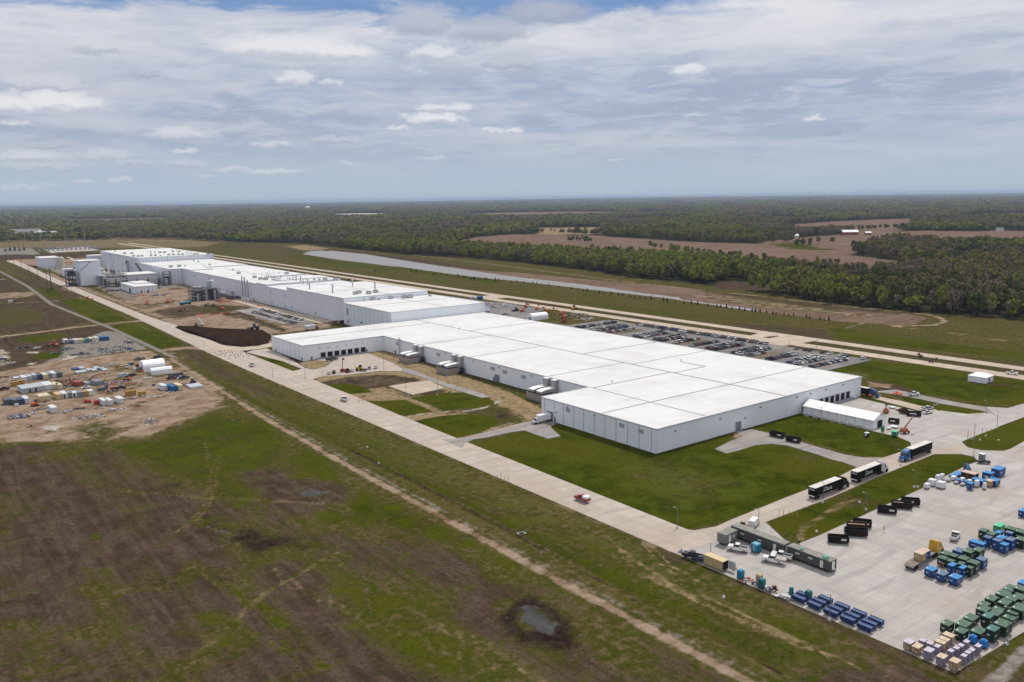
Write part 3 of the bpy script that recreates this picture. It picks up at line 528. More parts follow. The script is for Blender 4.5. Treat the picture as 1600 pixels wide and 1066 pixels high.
pave('access_road', [(1366, 612), (1400, 609), (1440, 618), (1500, 630), (1541, 636.5), (1560, 652), (1534, 642), (1469, 631), (1436, 623.5), (1400, 617)], ASPH, 'grey asphalt lane behind the dock yard with a pickup')
pave('footpath', [(1360, 617), (1371, 620), (1408, 627), (1462, 640.5), (1470, 645), (1440, 643), (1390, 630), (1362, 622)], TANR, 'pale concrete path between two strips of grass', 'path')
pave('service_drive', [(1150, 674), (1164, 673), (1175, 671), (1200, 677), (1250, 691), (1320, 711), (1350, 715.5), (1378, 715.5), (1340, 731), (1318, 723), (1300, 718.5), (1275, 710), (1230, 696.5), (1205, 694), (1180, 696), (1152, 705), (1135, 709), (1117, 702), (1140, 690), (1160, 683)], ASPH, 'grey asphalt drive to the door in the front wall', 'drive')
pave('side_drive', [(719, 699), (690, 686.5), (705, 686.5), (727, 684), (780, 670.5), (815, 661), (835, 658), (854, 655.5), (871, 660.5), (860, 668), (876, 682), (856, 686), (835, 679), (820, 673), (800, 675.5), (760, 684), (740, 687), (726, 693), (723, 700)], ASPH, 'short asphalt drive to the door with the white truck', 'drive')
pave('dock_apron', [(476, 603), (452, 592), (455, 581), (470, 577.5), (474, 575), (489, 578), (508, 574), (517, 568), (508, 564.5), (484, 562.5), (498, 559.5), (572, 551), (590, 558), (612, 567), (622, 572), (634, 580), (592, 580.5), (545, 586), (506, 588), (484, 594), (476, 600)], CONC, 'concrete apron in front of the seven open dock doors', 'yard')
pave('wing_drive', [(395, 548), (417, 545), (445, 557), (465, 568), (476, 575), (472, 577), (442, 565), (405, 556), (385, 551)], CONC, 'narrow concrete drive beside the dock wing end wall', 'drive')
pave('mound_road', [(308, 526), (344, 539.5), (380, 543), (418, 538), (425, 536), (425, 542), (404, 546), (372, 549), (358, 552), (330, 545)], TANR, 'tan road curving round the dark soil mound')
pave('gravel_lane', [(628, 576), (640, 577), (700, 600), (740, 611), (768, 621), (752, 622), (700, 606), (655, 589), (628, 581)], ASPH, 'narrow grey lane across the straw covered ground', 'path')
pave('concrete_pad', [(607, 604), (640, 598.5), (671, 595), (680, 600), (695, 607), (668, 612.5), (645, 617.5)], TANR, 'bare pale concrete pad on the straw ground', 'pad')
for nm_, x0, x1 in (('inner_road', 483, 495), ('outer_road', 508, 519)):
    pave(nm_, [(x0, -60), (x1, -60), (x1, 300), (x1, 700), (x1 + 3, 1200), (x1 + 6, 1700), (x1 + 8, 2300), (x0 + 10, 2300), (x0 + 9, 1700), (x0 + 5, 1200), (x0, 700)], TANR, 'tan concrete carriageway ' + ('nearer the factory of the two parallel roads' if x0 == 483 else 'farther from the factory of the two parallel roads'), px=False)
for k, (y0, y1, x0) in enumerate(((326, 348, 472), (356, 366, 494), (676, 702, 494))):
    pave('crossover', [(x0, y0), (509, y0 - 3), (509, y1 + 3), (x0, y1)], TANR, ('crossing with the car park exit between the parallel roads', 'narrow second crossing left of the car park exit', 'distant crossing between the parallel roads near the gabled shed')[k], px=False)
pave('car_park', [(386, 262), (474, 262), (476, 325), (474, 350), (476, 400), (474, 466), (478, 484), (470, 492), (430, 492), (424, 540), (480, 580), (470, 740), (440, 740), (386, 700)], LOTA, 'large grey asphalt car park behind the white factory', 'car park', px=False)
pave('wall_lane', [(286, 640), (296, 640), (302, 620), (302, 640), (299, 740), (299, 850), (286, 852), (285, 760)], TANR, 'tan lane below the tall panelled walls', px=False)
pave('parking_strip', [(262, 655), (285, 655), (286, 772), (262, 772)], ASPH, 'grey gravelled parking strip below the tall wall', 'car park', px=False)
pave('back_yard', [(386, 760), (440, 760), (470, 1000), (440, 1160), (386, 1160)], LOTA, 'grey yard behind the far roofs', 'yard', px=False)
pave('far_lane', [(104, 402), (109, 402), (126, 410), (122, 413)], TANR, 'far pale lane running up to the tall curved building')
# grass islands and strips laid into the car park
def island(poly, label, cls='verge', px=False):
    P2 = GP(poly) if px else poly; tri = geometry.tessellate_polygon([[Vector((x, y, 0)) for x, y in P2]]); n = len(P2)
    mb = MB(); mb.add([(x, y, .42) for x, y in P2] + [(x, y, 0) for x, y in P2], [tuple(a) for a in tri] + [(k, (k + 1) % n, n + (k + 1) % n, n + k) for k in range(n)])
    o = mb.build('grass_verge', VERGE); tag(o, label, 'grass verge', kind='structure')
VERGE = bpy.data.materials.new('verge'); VERGE.use_nodes = True; t = NT(VERGE.node_tree); P = t.new('ShaderNodeNewGeometry').outputs['Position']
c = t.mix(t.ss(t.noise(P, .12, 6, .65), .42, .6), (.075, .072, .022), (.15, .105, .062)); c = t.mix(t.ss(t.noise(P, .4, 6, .7), .5, .7), c, (.045, .060, .014)); t.l.new(c, t.n['Principled BSDF'].inputs['Base Color']); t.n['Principled BSDF'].inputs['Roughness'].default_value = .95
for y0, nme in ((434, 'leftmost'), (372, 'middle'), (309, 'rightmost')): island([(402, y0), (455, y0), (458, y0 + 4), (455, y0 + 8), (402, y0 + 8)], nme + ' grass island among the rows of parked cars')
# ------------------------------------------------------------------ building materials
def panelmat(name, c, per, seam=.55, ax=(1, 1, 0), hseam=None, streak=.12):
    m = bpy.data.materials.new(name); m.use_nodes = True; t = NT(m.node_tree); b = t.n['Principled BSDF']
    P = t.new('ShaderNodeNewGeometry').outputs['Position']
    dt = t.new('ShaderNodeVectorMath', operation='DOT_PRODUCT'); t.l.new(P, dt.inputs[0]); dt.inputs[1].default_value = ax
    fr = t.m('ABSOLUTE', t.m('SUBTRACT', t.m('FRACT', t.m('MULTIPLY', dt.outputs['Value'], 1 / per)), .5))
    wn = t.new('ShaderNodeTexWhiteNoise', noise_dimensions='1D'); t.l.new(t.m('FLOOR', t.m('MULTIPLY', dt.outputs['Value'], 1 / per)), wn.inputs['W'])
    cl = t.mix(t.m('MULTIPLY', wn.outputs[0], .10), c, tuple(x * .7 for x in c))
    st = t.noise(t.mapv(P, (.5, .5, .04)), 1, 4, .6); cl = t.mix(t.m('MULTIPLY', t.ss(st, .5, .75), streak * 2), cl, tuple(x * .75 for x in c))
    if seam: cl = t.mix(t.m('MULTIPLY', t.ss(fr, .5 - .10 / per, .5 - .26 / per, 1, 0), seam), cl, tuple(x * .22 for x in c))
    if hseam:
        sp = t.new('ShaderNodeSeparateXYZ'); t.l.new(P, sp.inputs[0]); f2 = t.m('ABSOLUTE', t.m('SUBTRACT', t.m('FRACT', t.m('MULTIPLY', sp.outputs[2], 1 / hseam)), .5))
        cl = t.mix(t.m('MULTIPLY', t.ss(f2, .5 - .03 / hseam, .5 - .1 / hseam, 1, 0), .12), cl, tuple(x * .4 for x in c))
    t.l.new(cl, b.inputs['Base Color']); b.inputs['Roughness'].default_value = .55; b.inputs['Specular IOR Level'].default_value = .25
    MATS[name] = m; return m
WALL = panelmat('wall_smooth', (.83, .86, .90), 7.6, .0, hseam=None)
WALLP = panelmat('wall_panelled', (.80, .83, .87), 6.6, .75)
WALLQ = panelmat('wall_ribbed', (.72, .74, .80), 4.1, .6)
ROOFM = bpy.data.materials.new('roof_membrane'); ROOFM.use_nodes = True; t = NT(ROOFM.node_tree); b = t.n['Principled BSDF']; P = t.new('ShaderNodeNewGeometry').outputs['Position']
sp = t.new('ShaderNodeSeparateXYZ'); t.l.new(P, sp.inputs[0])
c = t.mix(t.ss(t.noise(P, .05, 6, .65), .4, .68), (.66, .655, .645), (.585, .575, .56)); c = t.mix(t.m('MULTIPLY', t.ss(t.noise(t.mapv(P, (.02, .4, 1)), 1, 6, .6), .56, .72), .45), c, (.45, .43, .40))
c = t.mix(t.m('MULTIPLY', t.ss(t.noise(t.mapv(P, (.35, .03, 1), 0, (5, 3, 0)), 1, 6, .6), .55, .72), .35), c, (.46, .44, .42))
fr = t.m('ABSOLUTE', t.m('SUBTRACT', t.m('FRACT', t.m('MULTIPLY', sp.outputs[0], 1 / 12.3)), .5)); c = t.mix(t.m('MULTIPLY', t.ss(fr, .488, .494, 0, 1), .16), c, (.45, .45, .45))
t.l.new(c, b.inputs['Base Color']); b.inputs['Roughness'].default_value = .8; b.inputs['Specular IOR Level'].default_value = .1
TRIM = mat('trim', (.55, .57, .60), .6, var=.04, vs=.3); DARK = mat('dark_opening', (.012, .012, .014), .8, var=.1); SEAM = mat('expansion_joint', (.38, .38, .38), .8, var=.1)
GREYD = mat('grey_door', (.22, .24, .27), .6, var=.08); LOUV = mat('louvre', (.40, .42, .45), .6, wave=((0, 0, 1), .35, .6)); BLKM = mat('black_paint', (.012, .012, .013), .45, var=.2, spec=.4)
STEEL = mat('galvanised_steel', (.36, .37, .39), .5, .3, var=.12); DSTEEL = mat('dark_steel', (.075, .080, .10), .55, .2, var=.2); WHITE = mat('white_paint', (.78, .79, .80), .45, var=.05, vs=.6, dirt=((.5, .47, .42), .35))
UNIT = mat('vent_grey', (.47, .48, .50), .5, var=.1)
def poly_building(name, label, foot, h, wallm, z0=0, cat='factory', parapet=.5, group=None):
    cx, cy = foot[0]; t_ = thing(name, label, cat, (0, 0, 0), group=group); n = len(foot)
    mb = MB(); mb.add([(x, y, z0 - .3) for x, y in foot] + [(x, y, h - .35) for x, y in foot], [(k, (k + 1) % n, n + (k + 1) % n, n + k) for k in range(n)]); mb.build('wall', wallm, t_)
    tri = geometry.tessellate_polygon([[Vector((x, y, 0)) for x, y in foot]])
    mb = MB(); mb.add([(x, y, h) for x, y in foot], [tuple(a) for a in tri]); mb.build('roof', ROOFM, t_)
    mb = MB()
    for k in range(n):
        (ax, ay), (bx, by) = foot[k], foot[(k + 1) % n]; L = math.hypot(bx - ax, by - ay); cxm, cym = (ax + bx) / 2, (ay + by) / 2
        mb.cbox(cxm, cym, h - .38, L + (.5 if abs(bx - ax) > abs(by - ay) else -.3), .45, .5, math.atan2(by - ay, bx - ax))
    mb.build('coping', TRIM if parapet else WHITE, t_)
    return t_
def doorp(parent, name, axis, pos, a, w, z, hgt, m, proud=.12, frame=None):
    # an opening panel on the wall  axis 'x': wall x=pos, a = y ; axis 'y': wall y=pos, a = x
    mb = MB()
    if axis == 'y': mb.box(a - w / 2, a + w / 2, pos - proud, pos + .3, z, z + hgt)
    else: mb.box(pos - proud, pos + .3, a - w / 2, a + w / 2, z, z + hgt)
    o = mb.build(name, m, parent)
    if frame:
        mb = MB(); e = .28; q = proud + .12
        for (u0, u1, v0, v1) in ((a - w / 2 - e, a - w / 2 - .003, z, z + hgt + e), (a + w / 2 + .003, a + w / 2 + e, z, z + hgt + e), (a - w / 2, a + w / 2, z + hgt + .003, z + hgt + e)):
            if axis == 'y': mb.box(u0, u1, pos - q, pos - .02, v0, v1)
            else: mb.box(pos - q, pos - .02, u0, u1, v0, v1)
        mb.build('frame', frame, o)
    return o
# ---- front warehouse with the dock wing
fw = poly_building('warehouse', 'huge low white flat-roofed warehouse nearest in view, with thin dark roof joints', [(236, 217), (384, 217), (384, 543), (208.5, 543), (208.5, 492), (266, 492), (266, 288), (236, 288)], 10, WALL, cat='warehouse')
mb = MB()                                    # panelled skin of the two end walls
mb.box(235.85, 235.98, 217.1, 287.9, 0, 9.55); mb.build('wall_panel', WALLP, fw); mb = MB(); mb.box(208.35, 208.48, 492.1, 542.9, 0, 9.55); mb.build('wall_panel', WALLP, fw)
def seam(x0, x1, y0, y1, z=10, w=.28, par=fw, m=SEAM):
    mb = MB()
    if abs(x1 - x0) < .01: mb.box(x0 - w / 2, x0 + w / 2, y0, y1, z - .1, z + .22)
    else: mb.box(x0, x1, y0 - w / 2, y0 + w / 2, z - .1, z + .22)
    mb.build('roof_joint', m, par)
FAINT = mat('faint_joint', (.50, .50, .50), .8, var=.06)
seam(321, 321, 217.5, 542); seam(321.5, 383.5, 354, 354); seam(236.5, 320.5, 248.5, 248.5); seam(321.5, 383.5, 248.5, 248.5); seam(266, 320.5, 286, 286, w=.35); seam(321.5, 346, 284, 284, w=.35); seam(346, 346, 284.5, 301, w=.3)
seam(266, 266, 217.5, 288, w=.25, m=FAINT); seam(266.5, 320.5, 320, 320, w=.25, m=FAINT); seam(321.5, 383, 314, 314, w=.25, m=FAINT); seam(266.5, 320.5, 445, 445, w=.22, m=FAINT); seam(209, 320.5, 520, 520, w=.25, m=FAINT); seam(321.5, 383, 470, 470, w=.22, m=FAINT); seam(266.5, 320.5, 390, 390, w=.2, m=FAINT)
XD = [220.4, 226.8, 232.4, 237.8, 243.2, 248.0, 252.4]
for k, x in enumerate([XW((505, 556), 492) + k * 4.75 for k in range(7)]): doorp(fw, 'dock_door', 'y', 492, x, 3.3, .9, 3.1, DARK, frame=TRIM)
mb = MB(); mb.box(217, 253, 490.2, 491.8, 0, .95); mb.build('dock_ledge', mat('dock_grey', (.30, .31, .33), .7), fw)
for k in range(9):
    x = XW((1256, 640), 217) + k * (XW((1324, 622), 217) - XW((1256, 640), 217)) / 8; doorp(fw, 'dock_door', 'y', 217, x, 3.2, .9, 3.4, DARK, frame=TRIM)
mb = MB(); mb.box(333, 376, 215.2, 216.8, 0, .95); mb.build('dock_ledge', MATS['dock_grey'], fw)
doorp(fw, 'door', 'y', 217, XW((1153, 668), 217), 3.6, 0, 4, GREYD, frame=TRIM); doorp(fw, 'door', 'y', 492, XW((487, 558), 492), 1.2, 0, 2.4, GREYD); doorp(fw, 'door', 'y', 492, XW((573, 549), 492), 1.2, 0, 2.4, GREYD)
doorp(fw, 'door', 'x', 236, YW((860, 650), 236), 3.8, 0, 4.2, DARK, frame=TRIM, proud=.2); doorp(fw, 'door', 'x', 236, YW((868, 655), 236), 1.1, 0, 2.3, GREYD, proud=.2)
doorp(fw, 'door', 'x', 266, YW((777, 593), 266), 4.2, 0, 4, GREYD, frame=TRIM); doorp(fw, 'door', 'x', 266, YW((772, 594), 266), 1.1, 0, 2.3, DARK); doorp(fw, 'door', 'x', 266, YW((618, 552), 266), 1.1, 0, 2.4, DARK)
doorp(fw, 'door', 'x', 208.5, YW((432, 549), 208.5), 1.1, 0, 2.3, DARK, proud=.2); doorp(fw, 'door', 'x', 208.5, YW((472, 561), 208.5), 1.1, 0, 2.3, DARK, proud=.2)
for p, x in (((888, 641), 236), ((972, 665), 236), ((1002, 674), 236), ((621, 537), 266), ((685, 554), 266), ((770, 576), 266), ((789, 581), 266), ((818, 589), 266)):
    r = ray(*p); tt = x / r.x; doorp(fw, 'louvre', 'x', x, r.y * tt, 3.6 if x > 250 else 3.0, H + r.z * tt - .9, 1.8, LOUV, proud=.2)
LAMPB = mat('wall_lamp', (.30, .31, .34), .5)
for p in ((1055, 674), (1125, 655), (1188, 637), (1164, 654), (1245, 621), (1266, 616), (1290, 609), (1317, 602)):
    r = ray(*p); tt = 217 / r.y; doorp(fw, 'wall_lamp', 'y', 217, r.x * tt, .9, min(8.7, H + r.z * tt), .5, LAMPB, proud=.5)
for p in ((870, 645), (930, 650), (656, 545), (696, 553), (740, 565), (780, 575), (831, 588), (887, 630)):
    x = 266 if p[1] < 600 else 236; r = ray(*p); tt = x / r.x; doorp(fw, 'wall_lamp', 'x', x, r.y * tt, .9, min(8.4, H + r.z * tt), .5, LAMPB, proud=.5)
for p in ((500, 548), (513, 546), (527, 544), (541, 542), (555, 540), (566, 538), (588, 534)):
    r = ray(*p); tt = 492 / r.y; doorp(fw, 'wall_lamp', 'y', 492, r.x * tt, .7, 6.6, .5, LAMPB, proud=.4)
for p in ((956, 598), (1064, 565), (1022, 536), (706, 511), (718, 514)):
    x, y = G(p, 10); mb = MB(); mb.tube((x, y, 10), (x, y, 11.4), .25); mb.build('roof_pipe', UNIT, fw)
mb = MB(); lx = YW((627, 552), 266)                                          # caged roof ladder
for dy in (-.7, .7): mb.box(264.6, 264.8, lx + dy - .1, lx + dy + .1, 0, 12)
for k in range(18): mb.box(264.62, 264.78, lx - .6, lx + .6, .5 + k * .62, .6 + k * .62)
mb.box(264.5, 265.9, lx - .9, lx + .9, 10.4, 10.6); mb.build('ladder', STEEL, fw)
# ---- taller factory blocks behind
b2 = poly_building('factory_block', 'medium height white block directly behind the low warehouse roof', [(301, 543.2), (387, 543.2), (387, 624), (301, 624)], 17.4, WALLP)
mb = MB(); mb.box(301.1, 386.9, 543.02, 543.18, 10.1, 17.0); mb.build('wall_panel', WALL, b2)
b3 = poly_building('factory_block', 'tallest middle white block with grey ribbed wall above the parked cars', [(302, 624.2), (383, 624.2), (383, 742), (302, 742)], 21, WALLQ)
mb = MB(); mb.box(302.2, 382.8, 624.02, 624.18, 17.5, 20.6); mb.build('wall_panel', WALL, b3)
b4 = poly_building('factory_block', 'low narrow white block left of the tallest middle block', [(303, 742.2), (384, 742.2), (384, 797), (303, 797)], 17.9, WALLQ)
b5 = poly_building('factory_block', 'short raised white block between two lower roofs, left of the middle blocks', [(303, 797.2), (384, 797.2), (384, 822), (303, 822)], 19.6, WALLQ)
b6 = poly_building('factory_block', 'very long white factory block with grey panelled wall and two thin chimneys', [(303, 822.2), (386, 822.2), (386, 1075), (303, 1075)], 18.6, WALLQ)
b7 = poly_building('factory_block', 'projecting white block beside the dark steel tower', [(288, 1075.2), (386, 1075.2), (386, 1226), (288, 1226)], 19.4, WALLQ)
b8 = poly_building('factory_block', 'farthest and highest white block with rows of roof vents', [(288, 1226.2), (392, 1226.2), (392, 1462), (288, 1462)], 26, WALLQ)
b9 = poly_building('factory_annex', 'small lower white annex at the far end of the highest block', [(272, 1462.2), (300, 1462.2), (300, 1490), (272, 1490)], 19, WALLQ)
mb = MB(); mb.box(303.3, 330, 1040, 1074.8, 18.7, 19.6); mb.build('raised_roof', ROOFM, b6)
mb = MB(); mb.box(330, 384, 825, 850, 18.7, 20.2); mb.build('raised_roof', ROOFM, b6)
mb = MB(); mb.box(335, 384, 880, 882, 18.7, 19.8); mb.build('roof_upstand', TRIM, b6)
for p, z in (((573, 492), 17.4), ((547, 500), 17.4)):
    pass
for par, yy, x0, x1, z in ((b2, 590, 302, 386, 17.4), (b3, 680, 303, 382, 21), (b7, 1140, 289, 385, 19.4), (b6, 930, 304, 385, 18.6)): seam(x0, x1, yy, yy, z, .3, par, FAINT)
for par, xx, y0, y1, z in ((b2, 350, 544, 623, 17.4), (b3, 345, 625, 741, 21), (b6, 345, 883, 1039, 18.6)): seam(xx, xx, y0, y1, z, .3, par, FAINT)
def wallbits(par, axis, pos, spec):
    for p, nm_, w, h_, m in spec:
        r = ray(*p); tt = pos / (r.x if axis == 'x' else r.y); z = H + r.z * tt
        doorp(par, nm_, axis, pos, (r.y if axis == 'x' else r.x) * tt, w, max(0, z - h_ / 2), h_, m)
wallbits(b2, 'x', 301, [((543, 487), 'louvre', 4, 6, LOUV), ((544, 503), 'door', 1.2, 2.4, DARK), ((555, 496), 'wall_lamp', .9, .8, LAMPB), ((565, 504), 'canopy', 3.5, 1, BLKM)])
wallbits(b3, 'x', 302, [((493, 489), 'door', 1.6, 2.6, GREYD), ((456, 480), 'door', 1.4, 2.4, GREYD), ((520, 484), 'wall_lamp', 1, .9, LAMPB)])
wallbits(b4, 'x', 303, [((422, 457), 'louvre', 2.4, 3, LOUV), ((446, 462), 'louvre', 2.4, 3, LOUV), ((425, 473), 'door', 1.4, 2.4, GREYD), ((447, 479), 'door', 1.4, 2.4, GREYD), ((422, 466), 'wall_lamp', 1, .9, LAMPB)])
wallbits(b6, 'x', 303, [((304, 431), 'louvre', 3.4, 3.2, LOUV), ((327, 436), 'louvre', 3.4, 3.2, LOUV), ((318, 449), 'door', 3, 3, GREYD), ((372, 466), 'door', 1.5, 2.5, GREYD)])
wallbits(b8, 'x', 288, [((172, 399), 'louvre', 6, 5, LOUV), ((206, 404), 'wall_lamp', 1.5, 1, LAMPB)])
# gabled shed beyond the roofs
gs = thing('gabled_shed', 'light grey gabled shed just beyond the far edge of the roofs', 'shed'); gx0, gy0 = 400, 590
gs = thing('gabled_shed', 'light grey gabled shed just beyond the far edge of the roofs', 'shed') if False else gs
mb = MB(); mb.prism([(398, 0), (422, 0), (422, 7), (410, 12), (398, 7)], 585, 640); mb.build('wall', WALL, gs)
mb = MB(); mb.prism([(397.5, 6.9), (410, 12.35), (422.5, 6.9), (422.5, 7.3), (410, 12.75), (397.5, 7.3)], 584.6, 640.5); mb.build('roof', ROOFM, gs)
mb = MB(); mb.box(400, 421, 584.4, 584.9, 0, 3.2); mb.build('door', DARK, gs)
# ---- roof vents, stacks
def vent(kind, x, y, z, s=1, lab=None):
    o = thing('roof_' + kind, None, kind.replace('_', ' '), (x, y, z))
    mb = MB()
    if kind == 'stack': mb.tube((0, 0, 0), (0, 0, 6.5 * s), .7 * s, n=10); mb.build('pipe', UNIT, o); mb = MB(); mb.tube((0, 0, 6.5 * s), (0, 0, 7.0 * s), .95 * s, n=10); mb.build('cap', UNIT, o)
    elif kind == 'vent': mb.box(-1 * s, 1 * s, -1 * s, 1 * s, 0, 1.1 * s); mb.build('curb', UNIT, o); mb = MB(); mb.tube((0, 0, 1.1 * s), (0, 0, 1.8 * s), 1.25 * s, .9 * s, 10); mb.build('hood', UNIT, o)
    else:
        mb.box(-2.4 * s, 2.4 * s, -1.3 * s, 1.3 * s, .3, 2.4 * s); mb.build('casing', UNIT, o); mb = MB(); mb.box(-2.2 * s, 2.2 * s, -1 * s, 1 * s, 0, .29); mb.build('skid', STEEL, o)
        mb = MB()
        for q in (-1.1, 1.1): mb.tube((q * s, 0, 2.4 * s), (q * s, 0, 2.8 * s), .8 * s, n=10)
        mb.build('fan_cowl', DSTEEL, o)
    return o
proto = {k: None for k in ('stack', 'vent', 'unit')}
VENTS = []   # kind, pixel, roof height, scale
def roofset(bname, z, items, grp):
    by = {}
    for it in items: by.setdefault(it[0], []).append(it)
    for k, L_ in by.items():
        L_.sort(key=lambda it: it[1])
        for j, it in enumerate(L_):
            x, y = G((it[1], it[2]), z); s = it[3] if len(it) > 3 else 1
            base = {'stack': 'tall grey roof pipe', 'vent': 'small round grey roof vent', 'unit': 'boxy grey roof fan unit'}[k]
            lab = f'{ordn(j + 1)} {base} from the left on {bname}' if len(L_) > 1 else f'only {base} on {bname}'
            if proto[k] is None or True:
                if proto[k] is None: proto[k] = vent(k, x, y, z + .02, 1); o = proto[k]; o['label'] = lab
                else: o = dup(proto[k], (x, y, z + .02), label=lab)
            o.scale = (s, s, s); o['group'] = grp + ' ' + {'stack': 'pipes', 'vent': 'vents', 'unit': 'fan units'}[k]; o['category'] = {'stack': 'roof pipe', 'vent': 'roof vent', 'unit': 'fan unit'}[k]
roofset('the tallest middle block', 21, [('stack', 484, 452, .9), ('stack', 520, 458, 1), ('stack', 586, 453, 1), ('stack', 551, 447, .9), ('unit', 556, 460, .95), ('unit', 561, 458.5, .9), ('unit', 576, 459.5, .9), ('unit', 587, 457.5, .9), ('unit', 508, 438.5, .9), ('unit', 524, 437.5, .9), ('vent', 491, 438), ('vent', 499, 438)], 'middle block roof')
roofset('the block behind the low warehouse', 17.4, [('unit', 611, 467, .8), ('unit', 632, 466, 1.05), ('unit', 641, 465.5, 1), ('unit', 583, 469, .8), ('stack', 569, 471, .6), ('vent', 592, 469), ('vent', 672, 463)], 'second block roof')
roofset('the low block by the thin chimneys', 17.9, [('stack', 458, 440, .8), ('stack', 463, 441, 1), ('stack', 470, 443, 1), ('stack', 474, 444, .8), ('stack', 481, 445, .9), ('vent', 444, 442), ('unit', 477, 439, .8), ('stack', 453, 440, .6), ('stack', 450, 439, .6)], 'low block roof')
roofset('the very long block', 18.6, [('unit', 398, 434.5, .9), ('unit', 407, 437, .9), ('unit', 415, 437.5, 1), ('unit', 429, 436, .8), ('unit', 436, 438, .9), ('stack', 420, 435, .6), ('stack', 424, 436, .6), ('stack', 417, 431, .5), ('unit', 373, 428, .9), ('vent', 364, 422.5), ('unit', 328, 415, .8), ('unit', 319, 416, .6), ('stack', 421, 428, .45), ('stack', 428, 430, .45), ('stack', 436, 429, .45), ('stack', 439, 436, .6), ('unit', 448, 428.5, .9), ('stack', 397, 430, .4)], 'long block roof')
roofset('the projecting block', 19.4, [('unit', 267, 418, .9), ('unit', 280, 417, 1), ('vent', 289, 416.5), ('vent', 303, 408.5), ('vent', 310, 410)], 'projecting block roof')
roofset('the farthest highest block', 26, [('stack', 236, 399.5, 1), ('stack', 242.5, 399.5, 1), ('unit', 250, 395.5, .9), ('unit', 257, 395.5, .9), ('unit', 236, 400.5, .7), ('unit', 243, 400.3, .7), ('unit', 195, 397, .9), ('unit', 206, 397, .9), ('vent', 180, 393.6), ('unit', 209, 401, .8), ('unit', 216, 401.3, .8), ('unit', 222, 401, .8), ('unit', 270, 394, .8), ('unit', 280, 394, .8), ('unit', 264, 399, .8), ('unit', 271, 398.8, .8), ('unit', 279, 398.5, .8), ('unit', 285, 398.4, .8), ('stack', 262, 407, .8),
  ('stack', 291, 398, .7), ('stack', 294, 398, .7), ('stack', 297, 398.5, .7), ('stack', 300, 398.5, .7), ('unit', 304, 398, .7), ('unit', 309, 397.6, .7), ('vent', 251, 400.5), ('unit', 325, 398.5, .8), ('stack', 276, 394, .5), ('stack', 286, 393.5, .5)], 'highest block roof')
# ---- process plant at the far left
SILV = mat('pale_cladding', (.56, .58, .62), .55, var=.06, vs=.2, wave=((1, 0, 0), 1.1, .25)); CREAM = mat('cream_tank', (.62, .61, .52), .6, var=.12); BLUEG = mat('blue_grey', (.36, .40, .46), .6)
# tall curved building
tb = thing('tall_building', 'tall narrow white building with a slanted dark band, left of the pipework', 'building', (0, 0, 0))
x0, x1, y0, y1 = 200.5, 224, 1142, 1176
mb = MB(); mb.add([(x0, y0, 0), (x1, y0, 0), (x1 + 1, y1, 0), (x0, y1, 0), (x0, y0, 29), (x1, y0, 30), (x1 + 1, y1, 30), (x0, y1, 29)], [(4, 5, 6, 7), (0, 1, 5, 4), (1, 2, 6, 5), (2, 3, 7, 6), (3, 0, 4, 7)]); mb.build('wall', mat('bright_cladding', (.84, .87, .92), .5, var=.03, vs=.1, wave=((1, 0, 0), 1.6, .14)), tb)
mb = MB(); mb.add([(x0 - .2, y0 - .4, 18.0), (x0 - .2, y0 - .4, 19.6), (x0 + 12.2, y0 - .4, 29.9), (x0 + 13.6, y0 - .4, 29.9), (x0 - .2, y0 - .02, 18.0), (x0 - .2, y0 - .02, 19.6), (x0 + 12.2, y0 - .02, 29.9), (x0 + 13.6, y0 - .02, 29.9)], [(0, 1, 2, 3), (4, 7, 6, 5), (0, 4, 5, 1), (1, 5, 6, 2), (2, 6, 7, 3), (3, 7, 4, 0)]); mb.build('slanted_shadow_band', BLUEG, tb)  # added dark band that draws the diagonal shadow line across the front wall
mb = MB(); mb.box(x0 - .3, x1 + 1.2, y0 - .3, y1 + .3, 30.02, 30.5); mb.build('roof', ROOFM, tb)
mb = MB()
for k in range(4): mb.box(x0 - 13, x0 - 4, y0 + 6, y0 + 30, 2 + k * 5, 3 + k * 5)
for a in (0, 8): 
    for bq in (0, 22): mb.box(x0 - 13 + a, x0 - 12.2 + a, y0 + 6 + bq, y0 + 7 + bq, 0, 18)
mb.box(x0 - 11, x0 - 5, y0 + 9, y0 + 26, 12.5, 19); mb.build('steel_rack', DSTEEL, tb)
def plain_shed(name, label, x0, x1, y0, y1, h, m=None, cat='building', door=None, roof_over=.4, group=None):
    s = thing(name, label, cat, ((x0 + x1) / 2, (y0 + y1) / 2, 0), group=group); a, bq = (x1 - x0) / 2, (y1 - y0) / 2
    mb = MB(); mb.box(-a, a, -bq, bq, 0, h - .05); mb.build('wall', m or WALLQ, s)
    mb = MB(); mb.box(-a - roof_over, a + roof_over, -bq - roof_over, bq + roof_over, h, h + .35); mb.build('roof', ROOFM, s)
    if door:
        for ax, u, w, hh in door:
            mb = MB()
            if ax == 'y': mb.box(u - w / 2, u + w / 2, -bq - .12, -bq + .1, 0, hh)
            else: mb.box(-a - .12, -a + .1, u - w / 2, u + w / 2, 0, hh)
            mb.build('door', DARK, s)
    return s
ws = plain_shed('workshop', 'low white workshop with dark side door, right of the tall building', 228, 253, 999, 1062, 7.6, WALLQ, door=[('x', -12, 6, 5), ('y', 2, 1.6, 2.6), ('y', -5, 1.6, 2.6)])
mb = MB(); mb.box(-4, 12.5, -2, 30, 7.98, 8.9); mb.build('roof_step', ROOFM, ws)
plain_shed('store_building', 'white box building far up the perimeter road', 212, 240, 1528, 1580, 15, WALLQ)
